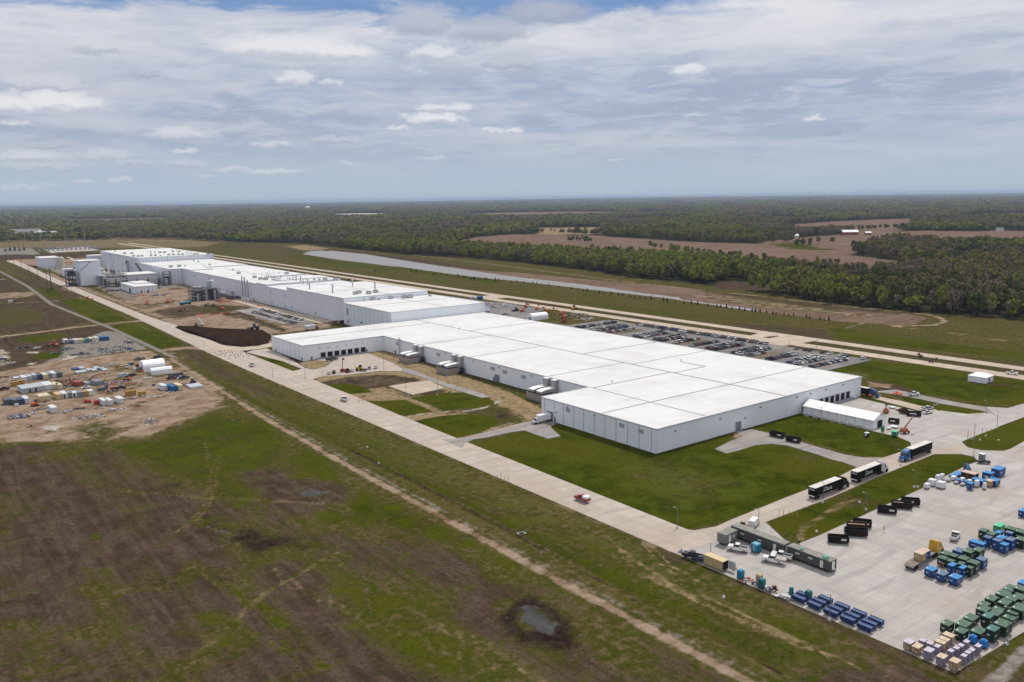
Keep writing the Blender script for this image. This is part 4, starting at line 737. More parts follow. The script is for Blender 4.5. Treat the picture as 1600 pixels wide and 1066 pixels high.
for k, px_0 in enumerate((91.5, 97.5)):
    x, y = G((px_0, 417)); o = thing('silo', ('left', 'right')[k] + ' of two cream upright silos beside the white box building', 'silo', (x, y, 0), group='cream silos'); mb = MB(); mb.tube((0, 0, 0), (0, 0, 15), 3, n=14); mb.build('shell', CREAM, o); mb = MB(); mb.tube((0, 0, 15), (0, 0, 16.5), 3.1, .6, 14); mb.build('cap', CREAM, o)
x, y = G((101, 432)); plain_shed('small_shed', 'small white shed stepping down toward the road', x, x + 12, y, y + 16, 10, WHITE); plain_shed('small_shed', 'low white shed with a dark opening beside the tall building', x - 2, x + 18, y - 22, y - 6, 8, WHITE, door=[('y', 6, 5, 4)])
plain_shed('utility_hall', 'broad pale grey hall with stacks rising from its roof', 243, 282, 1110, 1150, 12.5, SILV)
pr = thing('pipe_bridge', 'long dark pipe bridge running in front of the pale hall', 'pipe bridge')
mb = MB()
for k in range(4): mb.tube((218, 1092 + k * 1.2, 9 + (k % 2) * 1.6), (288, 1070 + k * 1.2, 9 + (k % 2) * 1.6), .45, n=6)
mb.build('pipe', STEEL, pr)
for k in range(7):
    f = k / 6; x, y = 218 + 68 * f, 1093 - 22 * f; mb = MB(); mb.box(x - .4, x + .4, y - .4, y + .4, 0, 10.6); mb.box(x - .4, x + .4, y + 4, y + 4.8, 0, 10.6); mb.box(x - .35, x + .35, y - .4, y + 4.8, 8.2, 8.7); mb.build('trestle', DSTEEL, pr)
def lattice(name, label, x, y, sx, sy, h, nl, m, cat='steel tower', infill=True):
    o = thing(name, label, cat, (x, y, 0)); mb = MB()
    for a in (-1, 1):
        for c_ in (-1, 1): mb.box(a * sx / 2 - .25, a * sx / 2 + .25, c_ * sy / 2 - .25, c_ * sy / 2 + .25, 0, h)
    mb.build('column', m, o)
    for k in range(nl):
        z = h * (k + 1) / nl; mb = MB(); mb.box(-sx / 2, sx / 2, -sy / 2, sy / 2, z - .3, z); mb.build('deck', m, o)
        if infill:
            mb = MB(); mb.tube((-sx / 2, -sy / 2, z - h / nl), (sx / 2, -sy / 2, z), .15, n=4); mb.tube((-sx / 2, -sy / 2, z - h / nl), (-sx / 2, sy / 2, z), .15, n=4); mb.tube((-sx / 2, sy / 2, z - h / nl), (-sx / 2, -sy / 2, z), .15, n=4); mb.build('brace', m, o)
    return o
lattice('steel_tower', 'dark open steel tower at the corner of the projecting block', 283.5, 1072, 8, 7, 17, 5, DSTEEL)
x, y = G((183, 447)); lattice('steel_rack', 'dark steel process rack between the tall building and workshop', x, y, 20, 14, 15, 4, DSTEEL); lattice('steel_rack', 'lower grey steel rack behind the tall building', x - 8, y + 26, 16, 14, 12, 3, STEEL)
STK = [(171, 435, 20, 1.2), (183, 432, 24, 1.3), (189, 431, 25, 1.1), (196, 431, 24, 1.3)]
for k, (a, b_, h_, r_s) in enumerate(STK):
    x, y = G((a, b_)); o = thing('chimney', f'{ordn(k + 1)} pale chimney from the left rising behind the pipe bridge', 'chimney', (x, y, 0), group='pale chimneys of the process plant'); mb = MB(); mb.tube((0, 0, 0), (0, 0, h_), r_s, n=10); mb.build('shaft', WHITE, o); mb = MB(); mb.tube((0, 0, h_), (0, 0, h_ + .6), r_s * 1.25, n=10); mb.build('rim', UNIT, o)
o = thing('escape_stair', 'dark slanting duct running down the far block wall', 'duct', (288, 1235, 0)); mb = MB(); mb.tube((-1.5, 0, 18), (-1.5, -45, 3), 1.0, n=6); mb.build('pipe', DSTEEL, o); mb = MB(); mb.tube((-1.5, -18, 0), (-1.5, -18, 12), .4, n=6); mb.build('prop', DSTEEL, o)
o = thing('duct_frame', 'dark tall duct frame against the far block wall', 'duct', (284, 1268, 0)); mb = MB(); mb.tube((0, 0, 0), (0, 0, 21), 1.6, n=8); mb.build('riser', BLUEG, o); mb = MB(); mb.tube((-6, 0, 14), (0, 0, 21), 1.2, n=8); mb.build('elbow', DSTEEL, o)
TK = [(145, 430, 4.5, 9, CREAM, 'cream'), (158, 428, 5, 8, CREAM, 'cream'), (164, 436, 3.2, 9, CREAM, 'cream'), (150, 440, 3.4, 10, STEEL, 'grey'), (158, 446, 3, 10, STEEL, 'grey'), (164, 446, 3, 9, STEEL, 'grey'), (203, 433, 2.5, 6, WHITE, 'white'), (150, 433, 5, 6, WHITE, 'white')]
cnt = {}
for a, b_, r_s, h_, m, cn in TK:
    cnt[cn] = cnt.get(cn, 0) + 1; tot = sum(1 for q in TK if q[5] == cn)
    x, y = G((a, b_)); o = thing('storage_tank', (f'{ordn(cnt[cn])} {cn} storage tank' if tot > 1 else f'only {cn} storage tank') + ' in the cluster right of the tall building', 'tank', (x, y, 0), group=cn + ' process tanks'); mb = MB(); mb.tube((0, 0, 0), (0, 0, h_), r_s, n=14); mb.build('shell', m, o); mb = MB(); mb.tube((0, 0, h_), (0, 0, h_ + 1.2), r_s, r_s * .2, 14); mb.build('roof', m, o)
# process unit in the middle distance
x, y = G((318, 470)); lattice('steel_rack', 'dense grey steel process unit with tanks beside the tan lane', x + 4, y + 8, 26, 20, 12, 4, DSTEEL, infill=True)
for k in range(9):
    xx, yy = x - 6 + k * 2.9, y - 2 + (k % 3) * 3; o = thing('process_vessel', f'{ordn(k + 1)} grey upright vessel from the left in the process unit', 'tank', (xx, yy, 0), group='grey vessels of the process unit'); mb = MB(); mb.tube((0, 0, 0), (0, 0, 7 + (k * 5) % 4), 1.2, n=8); mb.build('shell', STEEL, o); mb = MB(); mb.tube((0, 0, 7 + (k * 5) % 4), (0, 0, 8 + (k * 5) % 4), 1.2, .5, 8); mb.build('dome', STEEL, o)
x, y = G((334, 468)); o = thing('process_tower', 'tall pale box tower rising from the grey process unit', 'tower', (x, y + 6, 0)); mb = MB(); mb.box(-3.5, -.2, -2, 3, 0, 19); mb.build('grey_casing', UNIT, o); mb = MB(); mb.box(-.1, 3.6, -2.4, 3.4, 0, 19.6); mb.build('white_casing', WHITE, o)
lattice('open_tower', 'pale open steel frame left of the pale box tower', x - 13, y + 8, 10, 8, 14, 2, STEEL)
x, y = G((338, 465)); o = thing('canopy', 'long thin pale canopy roof beside the process unit', 'canopy', (x + 2, y, 0)); mb = MB(); mb.box(0, 28, -3, 5, 5, 5.4); mb.build('roof', BLUEG, o); mb = MB()
for k in range(4): mb.box(1 + k * 8.5, 1.4 + k * 8.5, -2.6, -2.2, 0, 4.98)
mb.build('post', STEEL, o)
for k, (a, b_, h_) in enumerate(((380, 468, 24), (384, 469, 24), (388.5, 470, 21.5))):
    x, y = G((a, b_)); o = thing('chimney', f'{ordn(k + 1)} thin chimney of the three against the long panelled wall', 'chimney', (x, y, 0), group='thin chimneys against the long wall'); mb = MB(); mb.tube((0, 0, 1.5), (0, 0, h_), .7, n=10); mb.build('shaft', UNIT, o); mb = MB(); mb.tube((0, 0, 0), (0, 0, 3), 1.6, 1.0, 10); mb.build('base', WHITE, o)
x, y = G((393, 471)); o = thing('air_handler', 'cream air handling box at the foot of the thin chimneys', 'air unit', (x, y, 0)); mb = MB(); mb.box(0, 12, -4, 3, .6, 4); mb.build('casing', CREAM, o); mb = MB(); mb.box(.5, 11, -3.6, 2.6, 0, .59); mb.build('skid', STEEL, o); mb = MB(); mb.tube((7, 4, 3), (7, 4, 12), .7, n=8); mb.tube((10, 4, 3), (10, 4, 11), .7, n=8); mb.build('duct', DSTEEL, o)
# ---- HVAC units on the long wall
HV = mat('beige_casing', (.33, .285, .255), .7, var=.10, vs=.8, wave=((1, 1, 0), 1.5, .25)); HVT = mat('duct_white', (.80, .80, .80), .5, var=.04); HVP = mat('duct_grey', (.36, .34, .33), .6, var=.08)
def hvac(label):
    o = thing('ventilation_unit', label, 'ventilation unit', (254, 0, 0), group='ducted ventilation units on the long wall')
    mb = MB(); mb.box(0, 7.5, -6.2, 6.2, .8, 3.7); mb.build('casing', HV, o)
    mb = MB(); mb.box(.5, 7.0, -5.8, 5.8, 3.71, 4.21); mb.build('vent_gap', DARK, o)
    mb = MB(); mb.box(.3, 7.2, -6.0, 6.0, 0, .79); mb.build('skid', STEEL, o)
    for k, yy in enumerate((-3.3, 2.9)):
        mb = MB(); mb.prism([(0.4, 4.22), (9.6, 4.22), (9.6, 6.0), (3.2, 5.9), (.4, 5.3)], yy - 2.1, yy + 2.1); d = mb.build('duct', HVP, o)
        mb = MB(); mb.add([(0.3, yy - 2.2, 5.36), (3.2, yy - 2.2, 5.96), (9.7, yy - 2.2, 6.06), (9.7, yy + 2.2, 6.06), (3.2, yy + 2.2, 5.96), (.3, yy + 2.2, 5.36)], [(0, 1, 4, 5), (1, 2, 3, 4)]); mb.build('top_sheet', HVT, d)
        mb = MB(); mb.box(9.7, 11.7, yy - 1.6, yy + 1.6, 3.6, 9.4); v = mb.build('riser', HVP, o); mb = MB(); mb.box(9.5, 11.8, yy - 1.7, yy + 1.7, 9.42, 9.9, top=(.1, .1, .1, .1)); mb.build('riser_cap', HVT, v)
    mb = MB(); mb.box(.9, 1.6, 1.2, 4.6, 4.3, 5.0); mb.box(-.1, -.02, -1.6, -.6, 4.3, 5.3); mb.build('opening', DARK, o)
    mb = MB(); mb.box(9.5, 11.2, -6.5, -4.9, 0, 3.0); mb.tube((10.4, -7.4, 0), (10.4, -7.4, 3.4), .4, n=6); mb.build('control_cabinet', DSTEEL, o)
    return o
h1 = hvac('ducted ventilation unit on the long wall nearest the dock wing'); h1.location.y = 445
dup(h1, (254, 401, 0), label='middle ducted ventilation unit of three on the long wall'); dup(h1, (254, 316, 0), label='ducted ventilation unit partly hidden behind the front wing corner')
# ---- event tent on the dock yard
tx0, ty1 = 331.6, 212.5
te = thing('event_tent', 'long white gabled tent standing on the dock yard', 'tent', (332, 181, 0)); TENT = mat('tent_fabric', (.84, .85, .87), .6, var=.03, vs=.5); TENTR = mat('tent_roof', (.88, .88, .88), .6, var=.04, vs=.4)
mb = MB(); mb.box(.05, 9.95, .05, 33.95, 0, 4.0); mb.prism([(0.05, 4.0), (9.95, 4.0), (5, 6.2)], .05, 33.95); mb.build('wall', TENT, te)
mb = MB(); mb.prism([(-.35, 3.9), (5, 6.35), (10.35, 3.9), (10.35, 4.05), (5, 6.5), (-.35, 4.05)], -.3, 34.3); mb.build('roof', TENTR, te)
mb = MB(); mb.box(3.4, 7.2, -.1, .04, 0, 3.3); mb.build('door', DARK, te)
for k in range(1, 8): mb = MB(); mb.box(-.06, .04, k * 4.25 - .05, k * 4.25 + .05, 0, 3.9); mb.build('seam_strap', mat('strap_grey', (.4, .42, .45)), te)
for k in range(1, 8): mb = MB(); mb.prism([(-.4, 4.06), (5, 6.52), (10.4, 4.06), (10.4, 4.1), (5, 6.56), (-.4, 4.1)], k * 4.25 - .07, k * 4.25 + .07); mb.build('roof_rib', mat('rib_white', (.80, .81, .83)), te)
proto_b = None
for k in range(7):
    lab = f'{ordn(k + 1)} stacked concrete ballast block from the left beside the tent'; loc = (330.4, 181 + 31 - k * 4.25, 0)
    if proto_b is None:
        proto_b = thing('ballast_block', lab, 'ballast block', loc, group='ballast blocks along the tent'); BL = mat('ballast', (.50, .44, .38), .9)
        mb = MB(); mb.box(-.5, .5, -1.0, 1.0, 0, .55); mb.build('lower_block', BL, proto_b); mb = MB(); mb.box(-.4, .4, -.8, .8, .56, 1.0); mb.build('upper_block', BL, proto_b)
    else: dup(proto_b, loc, label=lab)
# small white marquee by the twin roads, hangar tents in the left yard
def marquee(label, x, y, w, l, h, rot=0, hip=1.2):
    o = thing('marquee', label, 'marquee', (x, y, 0), rot); mb = MB(); mb.box(-w / 2, w / 2, -l / 2, l / 2, 0, h); mb.build('wall', TENT, o)
    mb = MB(); mb.box(-w / 2 - .2, w / 2 + .2, -l / 2 - .2, l / 2 + .2, h + .01, h + 1.4, top=(w * .4, w * .4, l * .25, l * .25)); mb.build('roof', TENTR, o); mb = MB(); mb.box(-.9, .9, -l / 2 - .08, -l / 2 + .05, 0, h - .6); mb.build('door', GREYD, o)
x, y = G((1540, 599)); marquee('small white marquee tent on grass beside the parallel roads', x + 3, y + 4, 9, 9, 3.2)
def hangar(label, x, y, w, l, h, prof='round', rot=0):
    o = thing('hangar_tent', label, 'tent', (x, y, 0), rot); N = 9
    if prof == 'round': pr_ = [(w / 2 * math.cos(math.pi * k / N), h * .45 + h * .55 * math.sin(math.pi * k / N)) for k in range(N + 1)] + [(-w / 2, 0), (w / 2, 0)]
    else: pr_ = [(w / 2, 0), (w / 2, h * .7), (w * .3, h), (-w * .3, h), (-w / 2, h * .7), (-w / 2, 0)]
    mb = MB(); mb.prism(pr_, -l / 2, l / 2, axis='x'); mb.build('shell', TENT, o, smooth=False); mb = MB(); mb.box(-l / 2 - .08, -l / 2 + .05, -w * .25, w * .2, 0, h * .45); mb.build('door', GREYD, o)
x, y = G((225, 582)); hangar('larger rounded white tent hall in the left yard', x + 6.5, y + 6, 11, 12.5, 6.2)
x, y = G((236, 586)); hangar('smaller grey white tent hall in front of the rounded one', x + 6, y + 1.0, 5, 12, 3.6, 'flat')
# ------------------------------------------------------------------ vehicles
PAINT = {n: mat('paint_' + n, c, .35, var=.05, vs=.8, spec=.5) for n, c in dict(white=(.72, .72, .71), silver=(.42, .43, .45), grey=(.16, .17, .18), charcoal=(.045, .048, .055), black=(.014, .014, .016), blue=(.02, .06, .19),
    navy=(.018, .028, .06), red=(.27, .02, .018), maroon=(.10, .014, .016), tan=(.33, .27, .20), orange=(.60, .12, .025), bright_blue=(.02, .13, .34), yellow=(.62, .36, .02), green=(.02, .09, .05), cream=(.62, .56, .42)).items()}
GLASS = mat('dark_glass', (.012, .015, .02), .12, var=.02, spec=.7); TYRE = mat('tyre', (.014, .014, .014), .85, var=.1); LAMPW = mat('head_lamp', (.62, .62, .58), .3, var=.02); LAMPR = mat('tail_lamp', (.35, .02, .02), .35, var=.02); CHROME = mat('bumper_metal', (.42, .42, .43), .35, .4, var=.05)
def repaint(o, m):
    o.material_slots[0].link = 'OBJECT'; o.material_slots[0].material = m
def carmesh(kind):
    mb = MB(); L, Wd = {'sedan': (4.6, 1.85), 'suv': (4.7, 1.95), 'pickup': (5.7, 2.0), 'van': (5.6, 2.05)}[kind]; a, w = L / 2, Wd / 2
    if kind == 'sedan': mb.box(-a, a, -w, w, .32, .86, 0, top=(.08, .12, .06, .06)); mb.box(-a + .8, a - 1.3, -w + .08, w - .08, .862, 1.36, 1, top=(.55, .75, .2, .2)); mb.box(-a + 1.4, a - 2.1, -w + .3, w - .3, 1.362, 1.42, 0)
    elif kind == 'suv': mb.box(-a, a, -w, w, .38, 1.02, 0, top=(.05, .12, .05, .05)); mb.box(-a + .1, a - 1.25, -w + .06, w - .06, 1.022, 1.62, 1, top=(.25, .7, .16, .16)); mb.box(-a + .4, a - 2.0, -w + .24, w - .24, 1.622, 1.70, 0)
    elif kind == 'pickup':
        mb.box(-a, a, -w, w, .5, .9, 0); mb.box(-.6, a, -w, w, .902, 1.28, 0, top=(0, .15, .05, .05)); mb.box(-.58, a - 1.5, -w + .05, w - .05, 1.282, 1.92, 1, top=(.06, .6, .14, .14)); mb.box(-.5, a - 2.12, -w + .2, w - .2, 1.922, 2.0, 0)
        for y0 in (-w, w - .12): mb.box(-a, -.602, y0, y0 + .12, .902, 1.32, 0)
        mb.box(-a, -a + .12, -w + .12, w - .12, .902, 1.32, 0); mb.box(-a + .13, -.61, -w + .13, w - .13, .903, .93, 2)
    else: mb.box(-a, a - .9, -w, w, .4, 2.3, 0, top=(.05, .3, .1, .1)); mb.box(a - .898, a, -w, w, .4, 1.2, 0, top=(0, .2, .05, .05)); mb.box(a - 1.3, a - .5, -w + .1, w - .1, 1.201, 1.95, 1, top=(0, .55, .1, .1))
    for sx in (-1, 1):
        for sy in (-1, 1): mb.tube((sx * a * .62, sy * (w - .22), .34), (sx * a * .62, sy * (w + .02), .34), .34, n=8, mi=2)
    return mb, L, Wd
SM = {}
def small_car(kind, paint, x, y, rot, label, group=None, cat='car', z=.32):
    if kind not in SM:
        mb, _, _ = carmesh(kind); o = mb.build({'sedan': 'car', 'suv': 'suv', 'pickup': 'pickup_truck', 'van': 'van'}[kind], [PAINT['white'], GLASS, TYRE]); SM[kind] = o
    else: o = SM[kind].copy(); COL.objects.link(o)
    repaint(o, PAINT[paint]); o.location = (x, y, z); o.rotation_euler.z = rot; tag(o, label, cat, group); return o
def big_car(kind, paint, x, y, rot, label, group=None, z=.4, extra=None):
    mb, L, Wd = carmesh(kind); a, w = L / 2, Wd / 2; cat = {'sedan': 'car', 'suv': 'car', 'pickup': 'pickup truck', 'van': 'van'}[kind]
    o = thing({'sedan': 'car', 'suv': 'suv', 'pickup': 'pickup_truck', 'van': 'van'}[kind], label, cat, (x, y, z), rot, group)
    def sub(sel, name, mats):
        m2 = MB(); 
        for f, mi in zip(mb.f, mb.mi):
            if mi == sel: m2.add([mb.v[i] for i in f], [tuple(range(len(f)))], 0)
        return m2.build(name, mats, o)
    sub(0, 'body', PAINT[paint]); sub(1, 'window', GLASS)
    for sx in (-1, 1):
        for sy in (-1, 1):
            m2 = MB(); m2.tube((sx * a * .62, sy * (w - .22), .36), (sx * a * .62, sy * (w + .03), .36), .38, n=12); wh = m2.build('wheel', TYRE, o); m2 = MB(); m2.tube((sx * a * .62, sy * (w + .031), .36), (sx * a * .62, sy * (w + .05), .36), .2, n=10); m2.build('rim', CHROME, wh)
    hz = .62 if kind != 'van' else .8
    for sy in (-1, 1):
        m2 = MB(); m2.box(a - .03, a + .05, sy * w * .75 - .2, sy * w * .75 + .2, hz, hz + .2); m2.build('headlight', LAMPW, o)
        m2 = MB(); m2.box(-a - .04, -a + .02, sy * w * .82 - .12, sy * w * .82 + .12, hz, hz + .25); m2.build('tail_light', LAMPR, o)
    m2 = MB(); m2.box(a - .02, a + .14, -w * .9, w * .9, .38, .58); m2.build('bumper', CHROME, o)
    if kind == 'pickup': m2 = MB(); m2.box(-a + .14, -.62, -w + .14, w - .14, .935, .96); m2.build('bed_liner', BLKM, o)
    if extra: extra(o, a, w)
    return o
def at(p, z=0): return G(p, z)
def boxtext(body, size, loc, rotx, rotz, m, parent, shear=.3, sx=1.0):
    cu = bpy.data.curves.new('lettering', 'FONT'); cu.body = body; cu.size = size; cu.shear = shear; cu.align_x = 'CENTER'; cu.align_y = 'CENTER'; cu.extrude = .01; cu.offset = .02
    o = bpy.data.objects.new('lettering', cu); COL.objects.link(o); dg = bpy.context.evaluated_depsgraph_get(); me = bpy.data.meshes.new_from_object(o.evaluated_get(dg)); bpy.data.objects.remove(o)
    me.materials.clear(); me.materials.append(m); o = bpy.data.objects.new('lettering', me); COL.objects.link(o); o.parent = parent; o.location = loc; o.rotation_euler = (rotx, 0, rotz); o.scale = (sx, 1, 1); return o
LETTER = mat('lettering_white', (.62, .62, .60), .6, var=.03)
TRB = mat('trailer_black', (.007, .0065, .0065), .6, var=.1, vs=.4, spec=.12); TRR = mat('trailer_roof', (.62, .58, .52), .6, var=.08, vs=.3)
def semi(x, y, rot, label, cab, sleeper=True, text=True, flat=False, trl=15.6, side=TRB, group='semi trucks on the road and yard'):
    # origin: rear end of the trailer, truck points to +X
    o = thing('semi_truck', label, 'semi truck', (x, y, .13), rot, group)
    w = 1.3
    if not flat:
        mb = MB(); mb.box(0, trl, -w, w, 1.2, 4.05); tr = mb.build('trailer', side, o); mb = MB(); mb.box(-.04, trl + .04, -w - .03, w + .03, 4.052, 4.12); mb.build('roof', TRR, tr)
        mb = MB(); mb.box(-.06, -.01, -w + .1, w - .1, 1.0, 1.35); mb.build('rear_bumper', WHITE, tr)
        if text: boxtext('Dana', 2.0, (trl * .47, -w - .03, 2.55), math.pi / 2, 0, LETTER, tr, sx=1.15); boxtext('Dana', .8, (-.05, 0, 3.45), math.pi / 2, -math.pi / 2, LETTER, tr, sx=1.2); boxtext('Dana', 2.0, (trl * .47, w + .03, 2.55), math.pi / 2, math.pi, LETTER, tr, sx=1.15)
    else:
        mb = MB(); mb.box(0, trl, -w, w, 1.25, 1.5); tr = mb.build('flatbed', mat('bed_planks', (.23, .19, .155), .85, wave=((0, 1, 0), .3, .3)), o); mb = MB(); mb.box(-.05, -.005, -w, w, .95, 1.52); mb.build('rear_bumper', CHROME, tr)
    mb = MB(); mb.box(.6, trl + 4.2, -.45, .45, .75, 1.15); mb.build('chassis', BLKM, o)
    for wx in (1.0, 2.3, trl - .6, trl + .7, trl + 4.6):
        for sy in (-1, 1): mb = MB(); mb.tube((wx, sy * .75, .5), (wx, sy * 1.28, .5), .5, n=12); mb.build('wheel', TYRE, o)
    mb = MB(); mb.box(trl + .9, trl + 2.6, -1.22, 1.22, 1.0, 3.85, top=(0, 0, .1, .1)); mb.build('sleeper', cab, o)
    mb = MB(); mb.prism([(trl + 2.62, 1.0), (trl + 4.2, 1.0), (trl + 4.2, 2.1), (trl + 3.6, 3.3), (trl + 2.62, 3.6)], -1.15, 1.15); mb.build('cab', cab, o)
    mb = MB(); mb.prism([(trl + 4.205, 2.12), (trl + 3.62, 3.3), (trl + 3.66, 3.32), (trl + 4.25, 2.12)], -1.0, 1.0); mb.build('windscreen', GLASS, o)
    for sy in (-1, 1): mb = MB(); mb.box(trl + 2.9, trl + 3.7, sy * 1.16 - .02, sy * 1.16 + .02, 2.1, 2.9); mb.build('side_window', GLASS, o)
    mb = MB(); mb.box(trl + 4.22, trl + 5.5, -1.0, 1.0, 1.0, 2.05, top=(0, .35, .12, .12)); mb.build('hood', cab, o)
    mb = MB(); mb.box(trl + 5.5, trl + 5.7, -1.1, 1.1, .55, 1.05); mb.build('bumper', CHROME, o)
    for sy in (-1, 1): mb = MB(); mb.box(trl + 5.45, trl + 5.56, sy * .85 - .16, sy * .85 + .16, 1.15, 1.4); mb.build('headlight', LAMPW, o); mb = MB(); mb.tube((trl + 1.1, sy * 1.3, .7), (trl + 2.6, sy * 1.3, .7), .33, n=8); mb.build('fuel_tank', CHROME, o)
    mb = MB(); mb.prism([(trl + 1.0, 3.86), (trl + 3.2, 3.62), (trl + 2.6, 3.9), (trl + 1.0, 4.3)], -1.0, 1.0); mb.build('wind_fairing', cab, o)
    return o
semi(238.0, 149.6, 0, 'black semi truck with lettered trailer and dark cab, rearmost on the cross road', PAINT['black'])
semi(263.6, 149.6, 0, 'black lettered semi trailer pulled by a white cab, middle truck on the road', PAINT['white'])
semi(319.5, 151.0, math.pi, 'semi truck with blue cab facing the two black ones', PAINT['bright_blue'], text=False)
s4 = semi(372.5, 225.5, 0, 'semi truck with blue cab and short black trailer at the far warehouse corner', PAINT['blue'], text=False, trl=13.5); s4.location = (386.9, 227.8, .1); s4.rotation_euler.z = math.radians(-90)
yt = semi(211.2, 103.0, 0, 'yellow flatbed truck carrying a crate in the storage yard', PAINT['yellow'], flat=True, trl=13.5, text=False); yt.rotation_euler.z = math.radians(3); yt.location = (211, 102.6, .2)
# white box truck at the side door
def box_truck(x, y, rot, label, boxl=7.5, cabm=None):
    o = thing('box_truck', label, 'box truck', (x, y, .15), rot); cabm = cabm or PAINT['white']
    mb = MB(); mb.box(0, boxl, -1.25, 1.25, 1.0, 3.7); c_ = mb.build('cargo_box', WHITE, o); mb = MB(); mb.box(-.05, -.005, -1.1, 1.1, 1.05, 3.5); mb.build('rear_door', UNIT, c_)
    mb = MB(); mb.box(boxl + .15, boxl + 1.7, -1.1, 1.1, .7, 2.6, top=(0, .45, .08, .08)); mb.build('cab', cabm, o); mb = MB(); mb.box(boxl + 1.702, boxl + 2.7, -1.0, 1.0, .7, 1.55, top=(0, .2, .08, .08)); mb.build('hood', cabm, o)
    mb = MB(); mb.prism([(boxl + 1.58, 1.62), (boxl + 1.27, 2.45), (boxl + 1.32, 2.47), (boxl + 1.68, 1.62)], -.9, .9); mb.build('windscreen', GLASS, o)
    for wx in (1.6, boxl + 1.9):
        for sy in (-1, 1): mb = MB(); mb.tube((wx, sy * .75, .46), (wx, sy * 1.2, .46), .46, n=12); mb.build('wheel', TYRE, o)
    for sy in (-1, 1): mb = MB(); mb.box(boxl + 2.68, boxl + 2.74, sy * .75 - .15, sy * .75 + .15, 1.0, 1.25); mb.build('headlight', LAMPW, o)
    mb = MB(); mb.box(boxl + 2.7, boxl + 2.85, -1.0, 1.0, .5, .75); mb.build('bumper', CHROME, o)
    return o
o = box_truck(235.4, 281.6, math.pi, 'white box truck backed up to the open door of the side wall', 7.0)
# pickups and vans near the site offices
big_car('pickup', 'white', *at((1153, 862)), math.radians(118), 'white pickup truck parked alone in front of the small grey office trailer')
big_car('pickup', 'white', *at((1221, 874)), math.radians(112), 'white pickup with open bed, closest to the long grey office trailers')
def flatbed_load(o, a, w): mb = MB(); mb.box(-a - .6, -.65, -w - .05, w + .05, .9, 1.5); mb.build('service_body', mat('service_body', (.42, .36, .33), .6, wave=((1, 0, 0), .7, .4)), o)
big_car('pickup', 'white', *at((1208, 880)), math.radians(112), 'white work truck with brown service body in front of the open-bed pickup', extra=flatbed_load)
big_car('van', 'white', *at((1178, 823)), math.radians(20), 'white van parked beside the yellow tractor at the road corner')
big_car('pickup', 'white', *at((1492, 843)), math.radians(15), 'white pickup driving alone across the open storage yard'.replace('driving', 'standing'))
def red_load(o, a, w): mb = MB(); mb.box(-a + .1, -.65, -w, w, 1.2, 2.0); mb.build('canopy', WHITE, o)
big_car('pickup', 'red', *at((910, 784)), math.radians(97), 'red pickup with white canopy on the perimeter road', extra=red_load)
big_car('pickup', 'white', *at((538, 627)), math.radians(90), 'silver white pickup on the perimeter road below the straw ground')
big_car('pickup', 'white', *at((394, 573)), math.radians(92), 'white pickup on the perimeter road near the cones')
big_car('pickup', 'white', *at((1427, 619)), math.radians(-30), 'white pickup on the asphalt lane beyond the dock yard')
for k, (p, n_) in enumerate((((1444, 642), 'white'), ((1451, 641), 'silver'), ((1449, 647), 'white'))): big_car('suv' if k == 1 else 'sedan', n_, *at(p), math.radians(-15), ['leftmost white car of the three beside the black skips', 'silver car at the back of the three by the black skips', 'white car nearest the viewer beside the black skips'][k])
big_car('pickup', 'white', *at((1581, 586)), math.radians(-72), 'white pickup truck driving on the nearer parallel road by the marquee')
# the small group on the dock apron
for p, kd, n_, ro, lb in (((514, 585), 'sedan', 'white', 60, 'white car at the left end of the row on the dock apron'), ((522, 584), 'suv', 'charcoal', 60, 'dark pickup-sized car second from the left on the dock apron'.replace('pickup-sized ', '')), ((543, 582), 'pickup', 'maroon', 75, 'maroon pickup beside the red lift on the dock apron'),
        ((550, 581), 'sedan', 'white', 70, 'white car between the maroon pickup and yellow loader'), ((577, 577), 'suv', 'silver', 60, 'silver car left of the rightmost white car on the apron'), ((587, 576), 'sedan', 'white', 60, 'rightmost white car on the dock apron')):
    big_car(kd, n_, *at(p), math.radians(ro), lb)
def skip(o_lab, x, y, rot, l, w, h, m, inside=None, load=None, cat='skip', name='skip_container', group=None, ribs=True, text=False, z=.42, lid=None):
    o = thing(name, o_lab, cat, (x, y, z), rot, group); a, b_ = l / 2, w / 2; tk = .1
    mb = MB(); mb.box(-a, a, -b_, -b_ + tk, .1, h, top=(0, 0, 0, 0)); mb.box(-a, a, b_ - tk, b_, .1, h); mb.box(-a, -a + tk, -b_ + tk, b_ - tk, .1, h); mb.box(a - tk, a, -b_ + tk, b_ - tk, .1, h); mb.box(-a + tk, a - tk, -b_ + tk, b_ - tk, .1, .25)
    if ribs:
        for k in range(int(l / .8)):
            q = -a + .4 + k * .8; mb.box(q, q + .1, -b_ - .07, -b_ - .002, .2, h - .1); mb.box(q, q + .1, b_ + .002, b_ + .07, .2, h - .1)
    mb.build('body', m, o)
    mb = MB(); mb.box(-a - .06, a + .06, -b_ - .09, -b_ + tk, h + .003, h + .12); mb.box(-a - .06, a + .06, b_ - tk, b_ + .09, h + .003, h + .12); mb.build('top_rail', m, o)
    if load: mb = MB(); mb.box(-a + .2, a * load[1], -b_ + .15, b_ - .15, .3, h * .8, top=(.3, .3, .2, .2)); mb.build('load', load[0], o)
    if lid: mb = MB(); mb.box(-a + .02, a - .02, -b_ + tk + .01, b_ - tk - .01, h - .1, h + .02); mb.build('lid', lid, o)
    if text: mb = MB(); mb.box(-l * .3 if text == 1 else l * .1, l * .15 if text == 1 else l * .36, -b_ - .1, -b_ - .075, h * .45, h * .78); mb.build('name_plate', LETTER, o)
    return o
